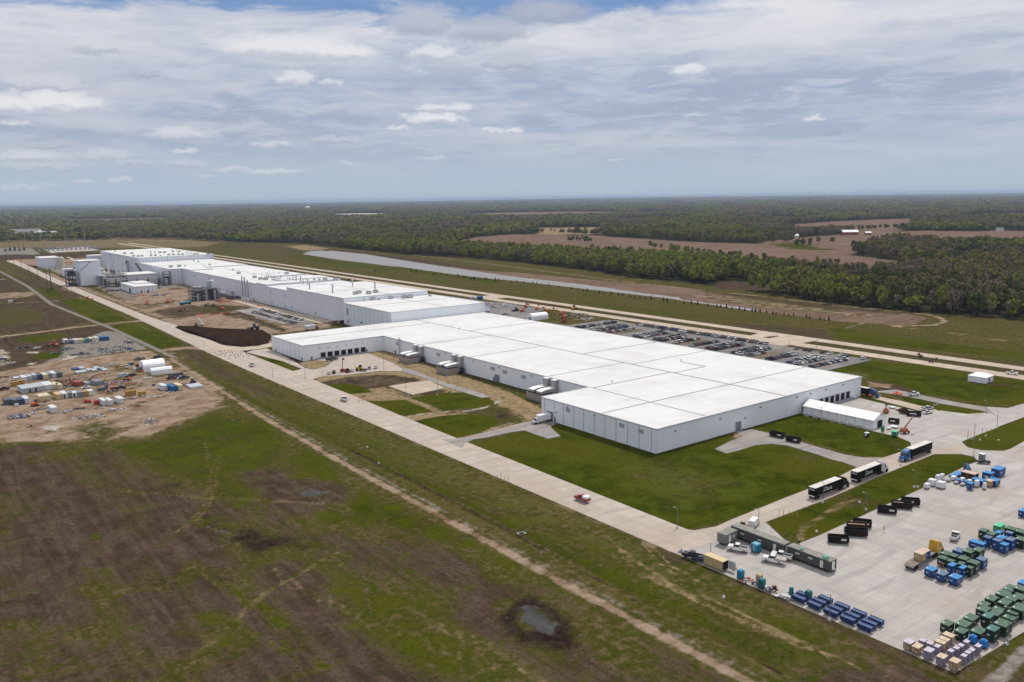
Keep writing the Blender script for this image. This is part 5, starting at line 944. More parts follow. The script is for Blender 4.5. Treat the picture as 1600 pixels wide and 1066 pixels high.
BSK = mat('skip_black', (.011, .008, .0075), .8, var=.3, vs=1.2, dirt=((.05, .02, .014), .8)); BRK = mat('skip_brown', (.055, .026, .016), .7, var=.25, dirt=((.02, .012, .01), .7)); WOODL = mat('timber_load', (.44, .30, .20), .9, var=.3, vs=2)
R37 = math.radians(-53)
def mid(p0, p1): a, b_ = G(p0), G(p1); return (a[0] + b_[0]) / 2, (a[1] + b_[1]) / 2, math.atan2(b_[1] - a[1], b_[0] - a[0]), math.hypot(b_[0] - a[0], b_[1] - a[1])
SK = [((1298, 849), (1330, 851), BSK, None, 2, 'black skip nearest the office trailers, apart from the rest'), ((1324, 838), (1359, 840), BSK, None, 0, 'black skip in front of the brown timber-filled skip'), ((1327, 829), (1359, 831), BRK, (WOODL, .9), 0, 'brown skip full of timber between two black skips'),
      ((1336, 823), (1366, 826.5), BSK, None, 2, 'black skip behind the brown timber-filled skip'), ((1375, 802), (1405, 805), BSK, None, 2, 'black skip leftmost of the farther trio'), ((1397, 794.5), (1429, 797), BSK, (WOODL, .3), 0, 'black skip with pale load, middle of the farther trio'), ((1412, 789), (1441, 791.5), BSK, None, 1, 'black skip farthest right of the farther trio'),
      ((1391, 662), (1408, 664), BSK, None, 1, 'black skip standing alone just right of the tent end'), ((1419, 650.5), (1442, 652), BSK, None, 1, 'black skip beside the three parked cars'), ((1410, 646), (1418, 648), BRK, None, 0, 'small brown skip left of the black one by the cars'),
      ((1207, 682), (1228, 686.5), BSK, None, 2, 'left black skip of two on the asphalt drive'), ((1232, 690), (1253, 694), BSK, None, 2, 'right black skip of two on the asphalt drive')]
for p0, p1, m, ld, tx, lab in SK:
    x, y, ro, L = mid(p0, p1); skip(lab, x, y + .9, ro, max(L, 3.2), 2.3, 1.75, m, load=ld, text=tx, group='open steel skips')
# blue roll-off containers along the west edge
BLU = mat('skip_blue', (.016, .045, .15), .5, var=.12, dirt=((.03, .05, .10), .4)); BLT = mat('skip_blue_lid', (.055, .10, .22), .55, var=.12)
pb = None; cnt_ = 0
for gi, (p, n_) in enumerate((((1256, 947), 2), ((1280.6, 957.7), 3), ((1307, 969.4), 3), ((1333.7, 980.6), 3), ((1360.8, 992.8), 3))):
    x, y = G(p)
    for k in range(n_):
        dx = k * 2.35; lab = f'blue lidded skip {["nearest the grass", "in the middle" if n_ == 3 else "farther from the grass", "farthest from the grass"][k]}, {ordn(gi + 1)} group from the left'
        loc = (x + .7 + dx, y + 1.9 + (.25 if k == 1 else 0), .42)
        if pb is None: pb = skip(lab, loc[0], loc[1], math.pi / 2, 3.45, 1.3, 1.05, BLU, lid=BLT, group='blue lidded skips along the yard edge', text=0); pb.location = loc
        else: dup(pb, loc, math.pi / 2, label=lab)
# ------------------------------------------------------------------ boxes, crates
def boxthing(kind, x, y, dx, dy, h, m, top, label, group, z=.42, z0=0):
    # (x, y): corner nearest the drone
    o = thing(kind, label, {'steel_box': 'container', 'crate': 'crate', 'wrapped_pallet': 'pallet'}[kind], (x, y, z + z0), 0, group)
    if kind == 'steel_box':
        mb = MB(); mb.box(0, dx, 0, dy, .12, h); mb.build('body', m, o); mb = MB(); mb.box(-.05, dx + .05, -.05, dy + .05, h + .002, h + .09); l = mb.build('lid', top, o)
        mb = MB(); mb.box(.12, dx - .12, .1, dy - .1, 0, .118); mb.build('skid', BLKM, o)
        mb = MB(); mb.box(dx * .2, dx * .45, -.012, .0, h * .45, h * .6); mb.box(-.012, 0, dy * .5, dy * .8, h * .5, h * .62); mb.build('sticker', LETTER, o)
        if dx > 2.6: mb = MB(); mb.tube((.5, dy - .5, h + .091), (.5, dy - .5, h + .25), .22, n=8); mb.build('vent_cap', WHITE, l)
    elif kind == 'crate':
        mb = MB(); mb.box(0, dx, 0, dy, .14, h); mb.build('panel', m, o); mb = MB(); mb.box(-.04, dx + .04, -.04, dy + .04, h + .002, h + .06); mb.build('lid', top, o)
        mb = MB(); 
        for q in (0, dx / 2 - .06, dx - .12): mb.box(q, q + .12, 0, dy, 0, .138)
        mb.build('skid', WOODD, o)
        mb = MB()
        for q in (.0, dx - .1): mb.box(q, q + .1, -.035, -.002, .15, h)
        for q in (.0, dy / 2, dy - .1): mb.box(-.035, -.002, q, q + .1, .15, h)
        mb.build('batten', WOODD if top is not PURT else PURD, o)
    else:
        mb = MB(); mb.box(.05, dx - .05, .05, dy - .05, .16, h, top=(.12, .12, .12, .12)); mb.build('wrapping', m, o); mb = MB()
        for q in (0, dx / 2 - .05, dx - .1): mb.box(q, q + .1, 0, dy, 0, .1)
        mb.box(0, dx, 0, dy, .101, .155); mb.build('pallet', WOODD, o)
    return o
WOODD = mat('crate_batten', (.30, .21, .13), .85, var=.2); TANW = mat('plywood', (.50, .37, .23), .8, var=.15); TANT = mat('plywood_top', (.58, .47, .34), .8, var=.12); PUR = mat('mauve_wrap', (.30, .26, .36), .7, var=.12, wave=((1, 1, 0), .35, .4)); PURT = mat('mauve_top', (.52, .46, .54), .7, var=.08); PURD = mat('mauve_batten', (.20, .17, .25), .8)
GRN = mat('dark_green_steel', (.010, .035, .022), .45, var=.2, dirt=((.02, .05, .035), .5)); GRT = mat('green_lid', (.065, .135, .085), .6, var=.15, vs=.8); TEALT = mat('teal_lid', (.04, .14, .12), .55, var=.12); MINT = mat('mint_green', (.02, .26, .13), .5, var=.06); MINTT = mat('mint_lid', (.06, .46, .27), .5, var=.05)
BLB = mat('blue_box', (.008, .055, .21), .4, var=.12); BLBT = mat('blue_lid', (.02, .21, .48), .5, var=.1); BLG = mat('blue_grey_lid', (.10, .155, .25), .6, var=.12)
DECKP = mat('pale_pink_board', (.55, .40, .33), .8, var=.1)
PAL = {'g': (GRN, GRT, 'dark green'), 't': (GRN, TEALT, 'dark teal'), 'm': (MINT, MINTT, 'mint green'), 'b': (BLB, BLBT, 'bright blue'), 'B': (BLB, BLG, 'blue grey-topped')}
def cluster(place, items, grp):
    cnts = {}; tot = {}
    for it in items: tot[it[1]] = tot.get(it[1], 0) + 1
    for it in sorted(items, key=lambda q: q[0][0]):
        (px0, py0), c_, dx, dy, h = it[:5]; body, top, nm_ = PAL[c_]; cnts[c_] = cnts.get(c_, 0) + 1
        lab = (f'{ordn(cnts[c_])} {nm_} lidded box from the left {place}' if tot[c_] > 1 else f'only {nm_} lidded box {place}')
        x, y = G((px0, py0), .42 + h); boxthing('steel_box', x, y, dx, dy, h, body, top, lab, f'{nm_} boxes {grp}')
# pixel = nearest top corner
cluster('in the block beside the yellow truck', [((1457.5, 893), 'b', 2.9, 2.2, 1.8), ((1474.5, 900), 'B', 3.0, 2.0, 1.8), ((1496, 905.5), 'b', 2.9, 2.3, 1.9), ((1488.5, 885.5), 'b', 2.6, 1.3, 2.6), ((1505, 889.5), 'b', 2.6, 1.2, 2.4), ((1479.4, 868), 'g', 2.9, 1.9, 2.1), ((1476.4, 875), 'g', 2.2, 2.0, 2.0), ((1492, 871), 'g', 2.3, 1.7, 2.0), ((1488, 879), 'g', 1.9, 1.6, 1.8),
   ((1503, 883.5), 'g', 2.2, 1.3, 1.8), ((1509, 876), 'g', 2.6, 2.3, 2.0), ((1517, 865), 'g', 3.4, 2.3, 2.2), ((1530.5, 862.5), 'g', 3.2, 1.9, 2.4), ((1502, 864), 'B', 3.0, 2.4, 1.9), ((1537, 877), 'B', 2.6, 2.0, 2.4), ((1525, 882.5), 'g', 2.6, 2.4, 2.8), ((1517.5, 889), 'g', 1.6, 1.3, 2.4)], 'beside the yellow truck')
cluster('in the far block at the right edge', [((1562.7, 824), 'm', 3.6, 1.9, 1.8), ((1539.8, 831.5), 'g', 2.6, 1.9, 2.4), ((1551.8, 837), 'g', 2.6, 1.9, 2.3), ((1546.5, 842), 'B', 2.0, 1.8, 2.6), ((1536, 852), 'b', 2.2, 3.9, 1.8), ((1562, 847), 'B', 2.0, 2.0, 2.7), ((1572, 853), 'b', 2.2, 1.7, 2.4), ((1581.5, 846), 'B', 3.0, 1.8, 2.8), ((1567.5, 843), 'b', 2.8, 2.0, 2.4), ((1580, 834.5), 'B', 1.8, 1.7, 2.3),
   ((1562, 834), 'b', 2.4, 1.4, 1.9), ((1586, 829.5), 'g', 2.6, 2.8, 2.6), ((1600, 834), 'g', 3, 2.6, 2.6), ((1601, 800), 'b', 3, 1.8, 1.9), ((1600, 846), 'g', 3, 2.4, 2.4)], 'of the far block')
cluster('in the rows at the bottom right', [((1482.5, 979), 'g', 2.8, 1.9, 2.1), ((1505, 991), 'g', 2.7, 2.0, 1.9), ((1509, 981), 'g', 3.4, 2.4, 1.4), ((1520, 971), 'g', 3.4, 2.2, 1.5), ((1532, 992), 'g', 3.4, 2.3, 1.1), ((1546, 967), 't', 2.9, 1.8, 2.6), ((1554, 987.5), 't', 2.9, 1.9, 2.8), ((1571.6, 981), 'g', 3.6, 2.7, 2.4), ((1540, 957), 'g', 3.2, 2.2, 2.0), ((1558.5, 963), 'g', 3.4, 2.3, 1.2), ((1566, 955.5), 'g', 3.2, 2.2, 1.0), ((1573, 946.5), 'g', 3.4, 2.2, 1.8),
   ((1583, 970), 'g', 3.2, 2.4, 1.2), ((1588, 961.5), 'g', 3.2, 2.2, 1.6), ((1598, 956), 'g', 4, 2.6, 2.2), ((1582, 925), 'g', 3.8, 2.3, 1.6), ((1570.5, 933), 'g', 3.8, 2.3, 1.6), ((1552, 940), 'g', 3.2, 2.0, 1.5), ((1540, 949), 'g', 2.8, 1.9, 1.3), ((1585, 940), 'g', 3.4, 2.3, 1.9), ((1596, 938), 'g', 3.4, 2.3, 1.8), ((1599, 924), 'g', 3, 2.3, 2.2), ((1602, 914), 'b', 2.6, 1.8, 1.8)], 'at the bottom right')
CR = [((1422.4, 1007), 'tm', 2.1, 1.55, 1.55), ((1435, 1014), 'tt', 2.3, 1.5, 1.4), ((1453.5, 1020), 'mm', 2.1, 1.5, 1.75), ((1474, 1030), 'mt', 2.1, 1.5, 1.75), ((1495, 1037), 'tt', 2.1, 1.6, 1.9), ((1444, 1003.5), 'mm', 1.4, 1.25, 1.2), ((1456, 1008), 'mm', 1.3, 1.35, 1.2), ((1465.5, 1012.5), 'mm', 1.5, 1.0, 1.7), ((1474, 1007), 'tt', 1.5, 2.0, 1.7), ((1480, 1002.5), 'mt', 1.5, 2.0, 1.8), ((1487, 996.5), 'tt', 1.8, 2.1, 1.8),
      ((1487.2, 1019.5), 'mm', 1.3, .95, 1.9), ((1496, 1015), 'mm', 1.3, .95, 1.9), ((1503, 1011), 'mm', 1.3, .95, 1.9), ((1511.6, 1005), 'mm', 1.3, .95, 1.8), ((1507.8, 1027), 'mm', 1.3, .95, 1.9), ((1514, 1022), 'mm', 1.3, .95, 1.9), ((1520, 1018), 'mm', 1.3, .95, 1.75), ((1529.4, 1012), 'mm', 1.5, .95, 1.8)]
def crates(items, grp, place):
    nmz = {'tm': 'tan crate with mauve lid', 'tt': 'plain tan plywood crate', 'mm': 'mauve wrapped crate', 'mt': 'mauve crate with tan lid'}; c_ = {}; tot = {}
    for it in items: tot[it[1]] = tot.get(it[1], 0) + 1
    for (p, k, dx, dy, h) in sorted(items, key=lambda q: q[0][0]):
        c_[k] = c_.get(k, 0) + 1; x, y = G(p, .42 + h); lab = (ordn(c_[k]) + ' ' + nmz[k] + ' from the left ' + place) if tot[k] > 1 else 'only ' + nmz[k] + ' ' + place
        boxthing('crate', x, y, dx, dy, h, TANW if k[0] == 't' else PUR, TANT if k[1] == 't' else PURT, lab, nmz[k] + ' ' + grp)
crates(CR, 'at the yard corner', 'at the bottom corner of the yard')
for p, lab in (((1520, 1003), 'left small bright blue plastic tank among the mauve crates'), ((1537, 1010), 'right small bright blue plastic tank at the yard edge')):
    x, y = G(p, .4); o = thing('plastic_tank', lab, 'tank', (x, y, .42)); mb = MB(); mb.box(-.8, .8, -.8, .8, .12, 1.5, top=(.2, .2, .2, .2)); mb.build('body', PAINT['bright_blue'] if False else mat('vivid_blue', (.01, .17, .50), .4, var=.06), o); mb = MB(); mb.tube((0, 0, 1.5), (0, 0, 1.7), .3, n=10); mb.build('cap', MATS['vivid_blue'], o); mb = MB(); mb.box(-.85, .85, -.85, .85, 0, .119); mb.build('pallet', BLKM, o)
# load of the yellow truck and things around it
x, y = G((1440, 877), 1.9); boxthing('crate', x, y, 2.4, 2.2, 2.1, TANW, TANT, 'tan plywood crate riding on the yellow flatbed', 'load on the yellow truck', z=1.64)
boxthing('steel_box', x + 2.45, y, 2.2, 2.2, 2.1, BLB, DECKP, 'blue box riding beside the crate on the yellow flatbed', 'load on the yellow truck', z=1.64)
x, y = G((1474, 889)); boxthing('crate', x, y, 1.8, 1.3, 1.0, BRK, DECKP, 'low crate with pink board lid among the blue boxes', 'low crates')
# white pallets and blue boxes at the grass tip
WRP = mat('white_wrap', (.70, .71, .73), .5, var=.06, vs=2); GRW = mat('grey_wrap', (.42, .41, .43), .6, var=.12, vs=2)
WP = [((1449, 766), 2.2, 1.6, 1.5, 'w'), ((1459, 762), 2.4, 2.4, 2.0, 'w'), ((1473, 766), 2.6, 2.6, 2.0, 'w'), ((1466, 754), 2.0, 1.4, 1.9, 'w'), ((1473, 752.5), 1.7, 1.4, 2.0, 'w'), ((1491, 753), 2.4, 1.6, 1.2, 'w'), ((1504, 757), 2.2, 1.4, 1.5, 'w'), ((1516, 760.5), 1.6, 1.4, 1.7, 'w'), ((1527, 763), 1.8, 1.4, 2.0, 'w'), ((1539, 766.5), 1.4, 1.1, 2.0, 'w'), ((1544, 754), 1.6, 1.3, 1.6, 'w'), ((1483, 755), 1.8, 1.3, .7, 'g'), ((1495, 758.5), 2, 1.4, .6, 'g'), ((1505, 761.5), 2, 1.4, .6, 'g'), ((1513, 758), 1.6, 1.2, .7, 'g')]
c_ = {}
for (p, dx, dy, h, k) in sorted(WP, key=lambda q: q[0][0]):
    c_[k] = c_.get(k, 0) + 1; x, y = G(p); lab = ordn(c_[k]) + (' white wrapped pallet' if k == 'w' else ' low grey pallet stack') + ' from the left near the grass tip'
    boxthing('wrapped_pallet', x, y, dx, dy, h, WRP if k == 'w' else GRW, None, lab, 'wrapped pallets near the grass tip')
cluster('near the white wrapped pallets', [((1488, 744), 'b', 7, 1.3, .6), ((1497, 743), 'b', 7, 1.3, .9), ((1500, 751), 'b', 2, 1.6, .9), ((1512, 753.5), 'b', 2.4, 1.6, 1.0), ((1518, 757), 'b', 2.3, 1.6, 2.0), ((1526, 750), 'b', 2.6, 1.8, 1.2), ((1536, 753), 'b', 3.2, 2.0, 1.6), ((1556, 753), 'b', 3.6, 2.8, 1.8), ((1548, 741), 'b', 2.8, 2.8, 2.6), ((1562, 735), 'b', 5.0, 2.8, 2.6)], 'by the white pallets')
x, y = G((1522, 752)); boxthing('crate', x, y, 3.2, 4.6, 1.9, BRK, DECKP, 'large low crate with pale pink lid behind the blue boxes', 'low crates'); x, y = G((1548, 763)); boxthing('crate', x, y, 2.2, 1.9, 1.9, TANW, TANT, 'square tan crate right of the white pallets', 'low crates')
x, y = G((1511, 736)); o = thing('telehandler', 'small blue telehandler at the tip of the grass island', 'telehandler', (x, y, .4), .5); mb = MB(); mb.box(-1.6, 1.6, -.8, .8, .5, 1.2); mb.box(-.5, .5, .1, .8, 1.2, 2.2); mb.build('body', PAINT['bright_blue'], o); mb = MB(); mb.tube((-1.4, -.4, 1.3), (2.6, -.4, 1.9), .18, n=6); mb.build('boom', PAINT['navy'], o)
for sx in (-1, 1):
    for sy in (-1, 1): mb = MB(); mb.tube((sx * 1.1, sy * .7, .5), (sx * 1.1, sy * 1.1, .5), .5, n=10); mb.build('wheel', TYRE, o)
x, y = G((1534, 721)); o = thing('utility_trailer', 'small grey cabinet trailer with white top near the grass tip', 'trailer', (x, y, .45)); mb = MB(); mb.box(-.9, .9, -.9, .9, .5, 2.4); mb.build('cabinet', GREYD, o); mb = MB(); mb.box(-.95, .95, -.95, .95, 2.41, 2.6); mb.build('roof', WHITE, o); mb = MB(); mb.tube((-.2, -1.1, .4), (.2, -1.1, .4), .01, n=4)
for sx in (-1, 1): mb = MB(); mb.tube((0, sx * .95, .35), (0, sx * 1.1, .35), .35, n=10); mb.build('wheel', TYRE, o)
x, y = G((1536.5, 725)); small_car('sedan', 'black', x, y, math.radians(-50), 'small black car beside the grey cabinet trailer', z=.42)
x, y = G((1562, 726.5)); 
# ------------------------------------------------------------------ site offices and small things by the road corner
OFF = mat('office_grey', (.072, .075, .070), .8, var=.06, wave=((0, 1, 0), .6, .35)); OFR = mat('office_roof', (.25, .24, .215), .85, var=.1, vs=.5); OFFL = mat('office_light', (.20, .205, .19), .7, var=.06, wave=((1, 0, 0), .6, .25))
def office(label, x0, x1, y0, y1, h, m, wins, z=.4, rot=0):
    o = thing('office_trailer', label, 'office trailer', (x0, y0, z), rot, 'grey site office trailers'); X, Y = x1 - x0, y1 - y0
    mb = MB(); mb.box(0, X, 0, Y, .5, h); mb.build('body', m, o); mb = MB(); mb.box(-.1, X + .1, -.1, Y + .1, h + .002, h + .14); mb.build('roof', OFR, o); mb = MB(); mb.box(.3, X - .3, .5, Y - .5, .0, .49); mb.build('undercarriage', BLKM, o)
    for ax, u, w, zz, hh, kind in wins:
        mb = MB()
        if ax == 'x': mb.box(-.05, -.004, u - w / 2, u + w / 2, zz, zz + hh)
        else: mb.box(u - w / 2, u + w / 2, -.05, -.004, zz, zz + hh)
        mb.build('window' if kind == 'w' else 'door', LETTER if kind == 'w' else WHITE, o)
    return o
office('short grey office trailer standing crosswise behind the lone white pickup', 185.5, 191.2, 143.2, 146.2, 3.1, OFFL, [('y', 2, .9, .55, 2.1, 'd'), ('y', 4, 1.1, 1.5, .6, 'w')], rot=math.radians(4))
office('long dark grey office trailer next to the short crosswise one', 192.3, 195.2, 128.6, 146.8, 3.3, OFF, [('x', 14, 1.3, 1.9, .35, 'w'), ('x', 8, 1.3, 1.9, .35, 'w'), ('x', 3, .9, .6, 2.0, 'w'), ('y', 1.4, 1.2, .6, 2.3, 'd')])
office('long dark grey office trailer with green tanks on its roof', 192.8, 195.7, 114.6, 127.8, 3.1, OFF, [('x', 10, 1.3, 1.9, .35, 'w'), ('x', 6, 1.3, 1.9, .35, 'w'), ('x', 2.6, .9, .6, 2.0, 'w'), ('y', 1.4, 1.2, .6, 2.3, 'd')])
MG = mat('pale_green', (.22, .42, .33), .6, var=.06)
for (p, r_s, lab) in (((1290, 873), .9, 'pale green dome tank at the far end of the office roof'), ((1251, 860), .6, 'small pale green disc on the near end of the office roof')):
    x, y = G(p, 3.6); x = min(max(x, 193.6), 195); o = thing('roof_tank', lab, 'tank', (x, y, 3.65)); mb = MB(); mb.tube((0, 0, 0), (0, 0, r_s * .8), r_s, r_s * .9, 12); mb.build('shell', MG, o); mb = MB(); mb.tube((0, 0, r_s * .8), (0, 0, r_s * 1.2), r_s * .9, r_s * .2, 12); mb.build('dome', MG, o)
def toilet(p, m, label, w=1.2, h=2.3, roof=None):
    x, y = G(p); o = thing('portable_toilet', label, 'portable toilet', (x, y, .4)); mb = MB(); mb.box(-w / 2, w / 2, -w / 2, w / 2, .1, h); mb.build('cabin', m, o); mb = MB(); mb.box(-w / 2 - .05, w / 2 + .05, -w / 2 - .05, w / 2 + .05, h + .002, h + .22, top=(.2, .2, .2, .2)); mb.build('roof', roof or m, o)
    mb = MB(); mb.box(-w / 2 - .03, -w / 2 - .003, -.4, .4, .2, h - .2); mb.build('door', roof or m, o); mb = MB(); mb.box(-w / 2 - .08, w / 2 + .08, -w / 2 - .08, w / 2 + .08, 0, .099); mb.build('skid', BLKM, o)
TQ = mat('turquoise', (.02, .20, .33), .5, var=.06); TQL = mat('turquoise_light', (.16, .38, .50), .5, var=.06); TQD = mat('teal_dark', (.02, .14, .15), .5, var=.06)
toilet((1181, 863), TQ, 'wide turquoise tank cabin beside the office trailers', 2.0, 2.2, TQL); toilet((1157, 905), TQ, 'turquoise portable toilet alone at the yard edge', 1.4, 2.0); toilet((1190, 920), TQD, 'dark teal portable toilet beside the tan cabinet', 1.4, 2.2); toilet((1186, 914), TANW, 'tan cabinet touching the dark teal toilet', 1.3, 2.4)
toilet((1236, 934), TQD, 'small teal cabinet at the end of the blue skips', .8, 2.2); toilet((1263, 938), TQD, 'teal portable toilet standing among the blue skips', 1.3, 2.0); toilet((1301, 892), WHITE, 'white water cube beside the green-topped office trailer', 1.3, 1.5)
# tan container with open door
def container(label, p, w, l, h, m, rot=0, z=.32, roofm=None, door=None, name='shipping_container', group=None, openings=()):
    # p = centre of the front (nearest) edge on the ground
    x, y = G(p) if p[0] > -900 else p; o = thing(name, label, 'container', (x, y, z), rot, group)
    mb = MB(); mb.box(-w / 2, w / 2, 0, l, .12, h); mb.build('body', m, o); mb = MB(); mb.box(-w / 2 + .03, w / 2 - .03, .03, l - .03, h + .003, h + .08); mb.build('roof', roofm or m, o)
    mb = MB(); mb.box(-w / 2 + .1, w / 2 - .1, .05, l - .05, 0, .119); mb.build('base_frame', BLKM, o)
    mb = MB(); mb.box(-w / 2 + .12, w / 2 - .12, -.04, -.004, .25, h - .15); mb.build('door', door or m, o)
    for a, b_ in openings: mb = MB(); mb.box(a, b_, -.09, -.045, .3, h * .8); mb.build('opening', DARK, o)
    return o
CT = mat('container_tan', (.52, .38, .20), .6, var=.05, wave=((0, 1, 0), .4, .25)); CTR = mat('container_tan_roof', (.62, .47, .27), .6, var=.05, wave=((0, 1, 0), .4, .2))
o = container('tan shipping container with open end door beside the parked cars', (1134, 893), 2.5, 6.4, 2.6, CT, 0, .4, CTR, door=DARK); o.location.x -= .2
mb = MB(); mb.box(1.3, 1.36, -2.3, -.05, .15, 2.5); mb.build('open_door', UNIT, o)
small_car('pickup', 'black', *G((1082, 874)), math.radians(110), 'dark utility buggy left of the two at the grass edge', z=.4); small_car('sedan', 'navy', *G((1093, 878)), math.radians(120), 'dark utility buggy nearer the tan container', z=.4)
def pile(label, p, L, Wd, Hh, cols, n=40, rot=0, cat='debris pile', name='debris_pile', z=.05, big=1.0, group=None):
    x, y = G(p) if not isinstance(p[0], str) else p[1:]; rr = random.Random(int(x * 13 + y * 7)); mb = MB()
    for k in range(n):
        a, b_ = rr.uniform(-.5, .5) * L, rr.uniform(-.5, .5) * Wd; e = max(0, 1 - (2 * a / L) ** 2 - (2 * b_ / Wd) ** 2); sx, sy, sz = rr.uniform(.5, 2.2) * big, rr.uniform(.15, .9) * big, rr.uniform(.08, .6) * big
        mb.cbox(a, b_, rr.uniform(0, .9) * Hh * e, sx, sy, sz, rr.uniform(0, 3.1), mi=rr.randrange(len(cols)))
    o = mb.build(name, cols, None, (x, y, z), rot); tag(o, label, cat, group); return o
CLR = {k: mat('scrap_' + k, c, .8, var=.2) for k, c in dict(white=(.62, .62, .62), grey=(.26, .27, .29), dark=(.03, .032, .038), rust=(.20, .075, .04), blue=(.04, .10, .26), wood=(.32, .22, .13), red=(.42, .04, .03), orange=(.52, .14, .05), teal=(.10, .22, .24), purple=(.16, .14, .30), pink=(.62, .35, .32)).items()}
pile('small heap of red and dark tools by the turquoise toilet', (1166, 910), 4, 2, .5, [CLR['red'], CLR['dark'], CLR['wood']], 14, big=.5, z=.4); pile('red and grey drums at the mouth of the tan container', (1147, 891), 2.2, 1.2, .5, [CLR['red'], CLR['orange']], 8, big=.4, z=.4)
pile('rusty compressor parts left of the white tarp', (1209, 925), 3, 2, 1, [CLR['rust'], CLR['dark']], 16, big=.7, z=.4); pile('white tarp covered heap beside the blue skips', (1230, 933), 4, 2.4, 1, [CLR['white'], CLR['white'], CLR['grey']], 14, big=1.1, z=.4)
pile('white bagged tank stack right of the teal toilet', (1200, 923), 2, 1.6, 1.4, [CLR['white'], CLR['grey']], 10, big=.8, z=.4); pile('small dark grill among the tools', (1176, 912), 1.2, 1, .6, [CLR['dark']], 5, big=.6, z=.4); pile('small pale block heap near the dark buggies', (1068, 863), 2, 1, .5, [CLR['white'], CLR['grey']], 8, big=.6, z=.4)
# ------------------------------------------------------------------ machines
def wheels(o, xs, w, r, m=TYRE):
    for sx in xs:
        for sy in (-1, 1): mb = MB(); mb.tube((sx, sy * (w - r * .5), r), (sx, sy * w, r), r, n=10); mb.build('wheel', m, o)
def boomlift(label, p, ang_=1.0, rot=0, m=None, z=.3, s=1, L=7, cat='boom lift'):
    m = m or PAINT['orange']; x, y = G(p); o = thing('boom_lift', label, cat, (x, y, z), rot); o.scale = (s, s, s)
    mb = MB(); mb.box(-1.6, 1.6, -1.0, 1.0, .5, 1.1); mb.build('chassis', m, o); mb = MB(); mb.box(-1.6, .9, -.9, .9, 1.102, 2.0, top=(.2, .2, .1, .1)); mb.build('turret', m, o); ex, ez = math.cos(ang_) * L, math.sin(ang_) * L
    mb = MB(); mb.tube((-.4, 0, 1.9), (-.4 + ex, 0, 1.9 + ez), .28, .2, 6); mb.build('boom', m, o); mb = MB(); mb.box(-.4 + ex, .6 + ex, -.6, .6, 1.5 + ez, 2.5 + ez); mb.build('basket', DSTEEL, o); wheels(o, (-1.1, 1.1), 1.15, .45); return o
def excavator(label, p, rot=0, m=None, z=.1, s=1, cat='excavator'):
    m = m or PAINT['orange']; x, y = G(p); o = thing('excavator', label, cat, (x, y, z), rot); o.scale = (s, s, s)
    for sy in (-1, 1): mb = MB(); mb.box(-1.9, 1.9, sy * 1.1 - .3, sy * 1.1 + .3, 0, .8, top=(.4, .4, 0, 0)); mb.build('track', BLKM, o)
    mb = MB(); mb.box(-1.8, 1.2, -1.2, 1.2, .9, 2.0, top=(.3, .1, .1, .1)); mb.build('body', m, o); mb = MB(); mb.box(0, 1.3, .1, 1.1, 2.0, 3.0, top=(.1, .3, .1, .1)); mb.build('cab', GLASS, o)
    mb = MB(); mb.tube((1.0, -.4, 1.8), (3.2, -.4, 4.4), .32, .28, 6); mb.build('boom', m, o); mb = MB(); mb.tube((3.2, -.4, 4.4), (5.0, -.4, 2.0), .26, .2, 6); mb.build('dipper', m, o); mb = MB(); mb.box(4.5, 5.4, -.9, .1, .9, 1.9, top=(0, .4, 0, 0)); mb.build('bucket', DSTEEL, o); return o
def loader(label, p, rot=0, m=None, z=.3, s=1, cat='loader', name='wheel_loader'):
    m = m or PAINT['yellow']; x, y = G(p); o = thing(name, label, cat, (x, y, z), rot); o.scale = (s, s, s)
    mb = MB(); mb.box(-2.2, .2, -.9, .9, .8, 1.9, top=(.2, .1, .1, .1)); mb.build('body', m, o); mb = MB(); mb.box(-.6, .7, -.7, .7, 1.902, 3.0, top=(.1, .2, .1, .1)); mb.build('cab', GLASS, o); mb = MB(); mb.tube((.4, -.5, 1.5), (2.6, -.5, .9), .16, n=6); mb.tube((.4, .5, 1.5), (2.6, .5, .9), .16, n=6); mb.build('lift_arm', m, o)
    mb = MB(); mb.box(2.5, 3.4, -1.2, 1.2, .2, 1.2, top=(0, .5, 0, 0)); mb.build('bucket', DSTEEL, o); wheels(o, (-1.4, 1.1), 1.2, .65); return o
boomlift('orange boom lift raised diagonally at the end of the white tent', (1413, 678), math.radians(42), math.radians(-12), mat('rust_orange', (.36, .12, .05), .6, var=.15), s=1.1, L=6.5)
boomlift('rust coloured lift machine behind the tent', (1384, 646), math.radians(80), .3, MATS['rust_orange'], s=1.0, L=2); boomlift('red boom lift standing upright on the dock apron', (536, 582), math.radians(86), 0, PAINT['red'], s=.95, L=6)
boomlift('folded orange lift near the blue truck', (1360, 621), .1, 0, PAINT['orange'], s=.7, L=2.5); loader('yellow telehandler on the dock apron between white cars', (563, 580), math.radians(-60), s=1.15, cat='telehandler')
loader('yellow tractor loader beside the white van', (1160, 834), math.radians(200), mat('dull_yellow', (.46, .29, .12), .6, var=.15), s=1.1); skip('small dark trailer behind the yellow tractor', *G((1168, 832)), .5, 2.6, 1.5, .9, BSK, name='utility_trailer', cat='trailer')
pile('white plastic chairs and barrier pieces by the office trailer', (1144, 842), 2.5, 1.6, .8, [CLR['white']], 10, big=.6, z=.4); x, y = G((1150, 838)); boxthing('wrapped_pallet', x, y, 1.8, 1.2, .7, WRP, None, 'low white pallet at the corner of the short office trailer', 'low white pallets'); x, y = G((1172, 832)); boxthing('wrapped_pallet', x, y, 2.0, 1.2, .5, WRP, None, 'flat white pallet behind the long office trailer', 'low white pallets')
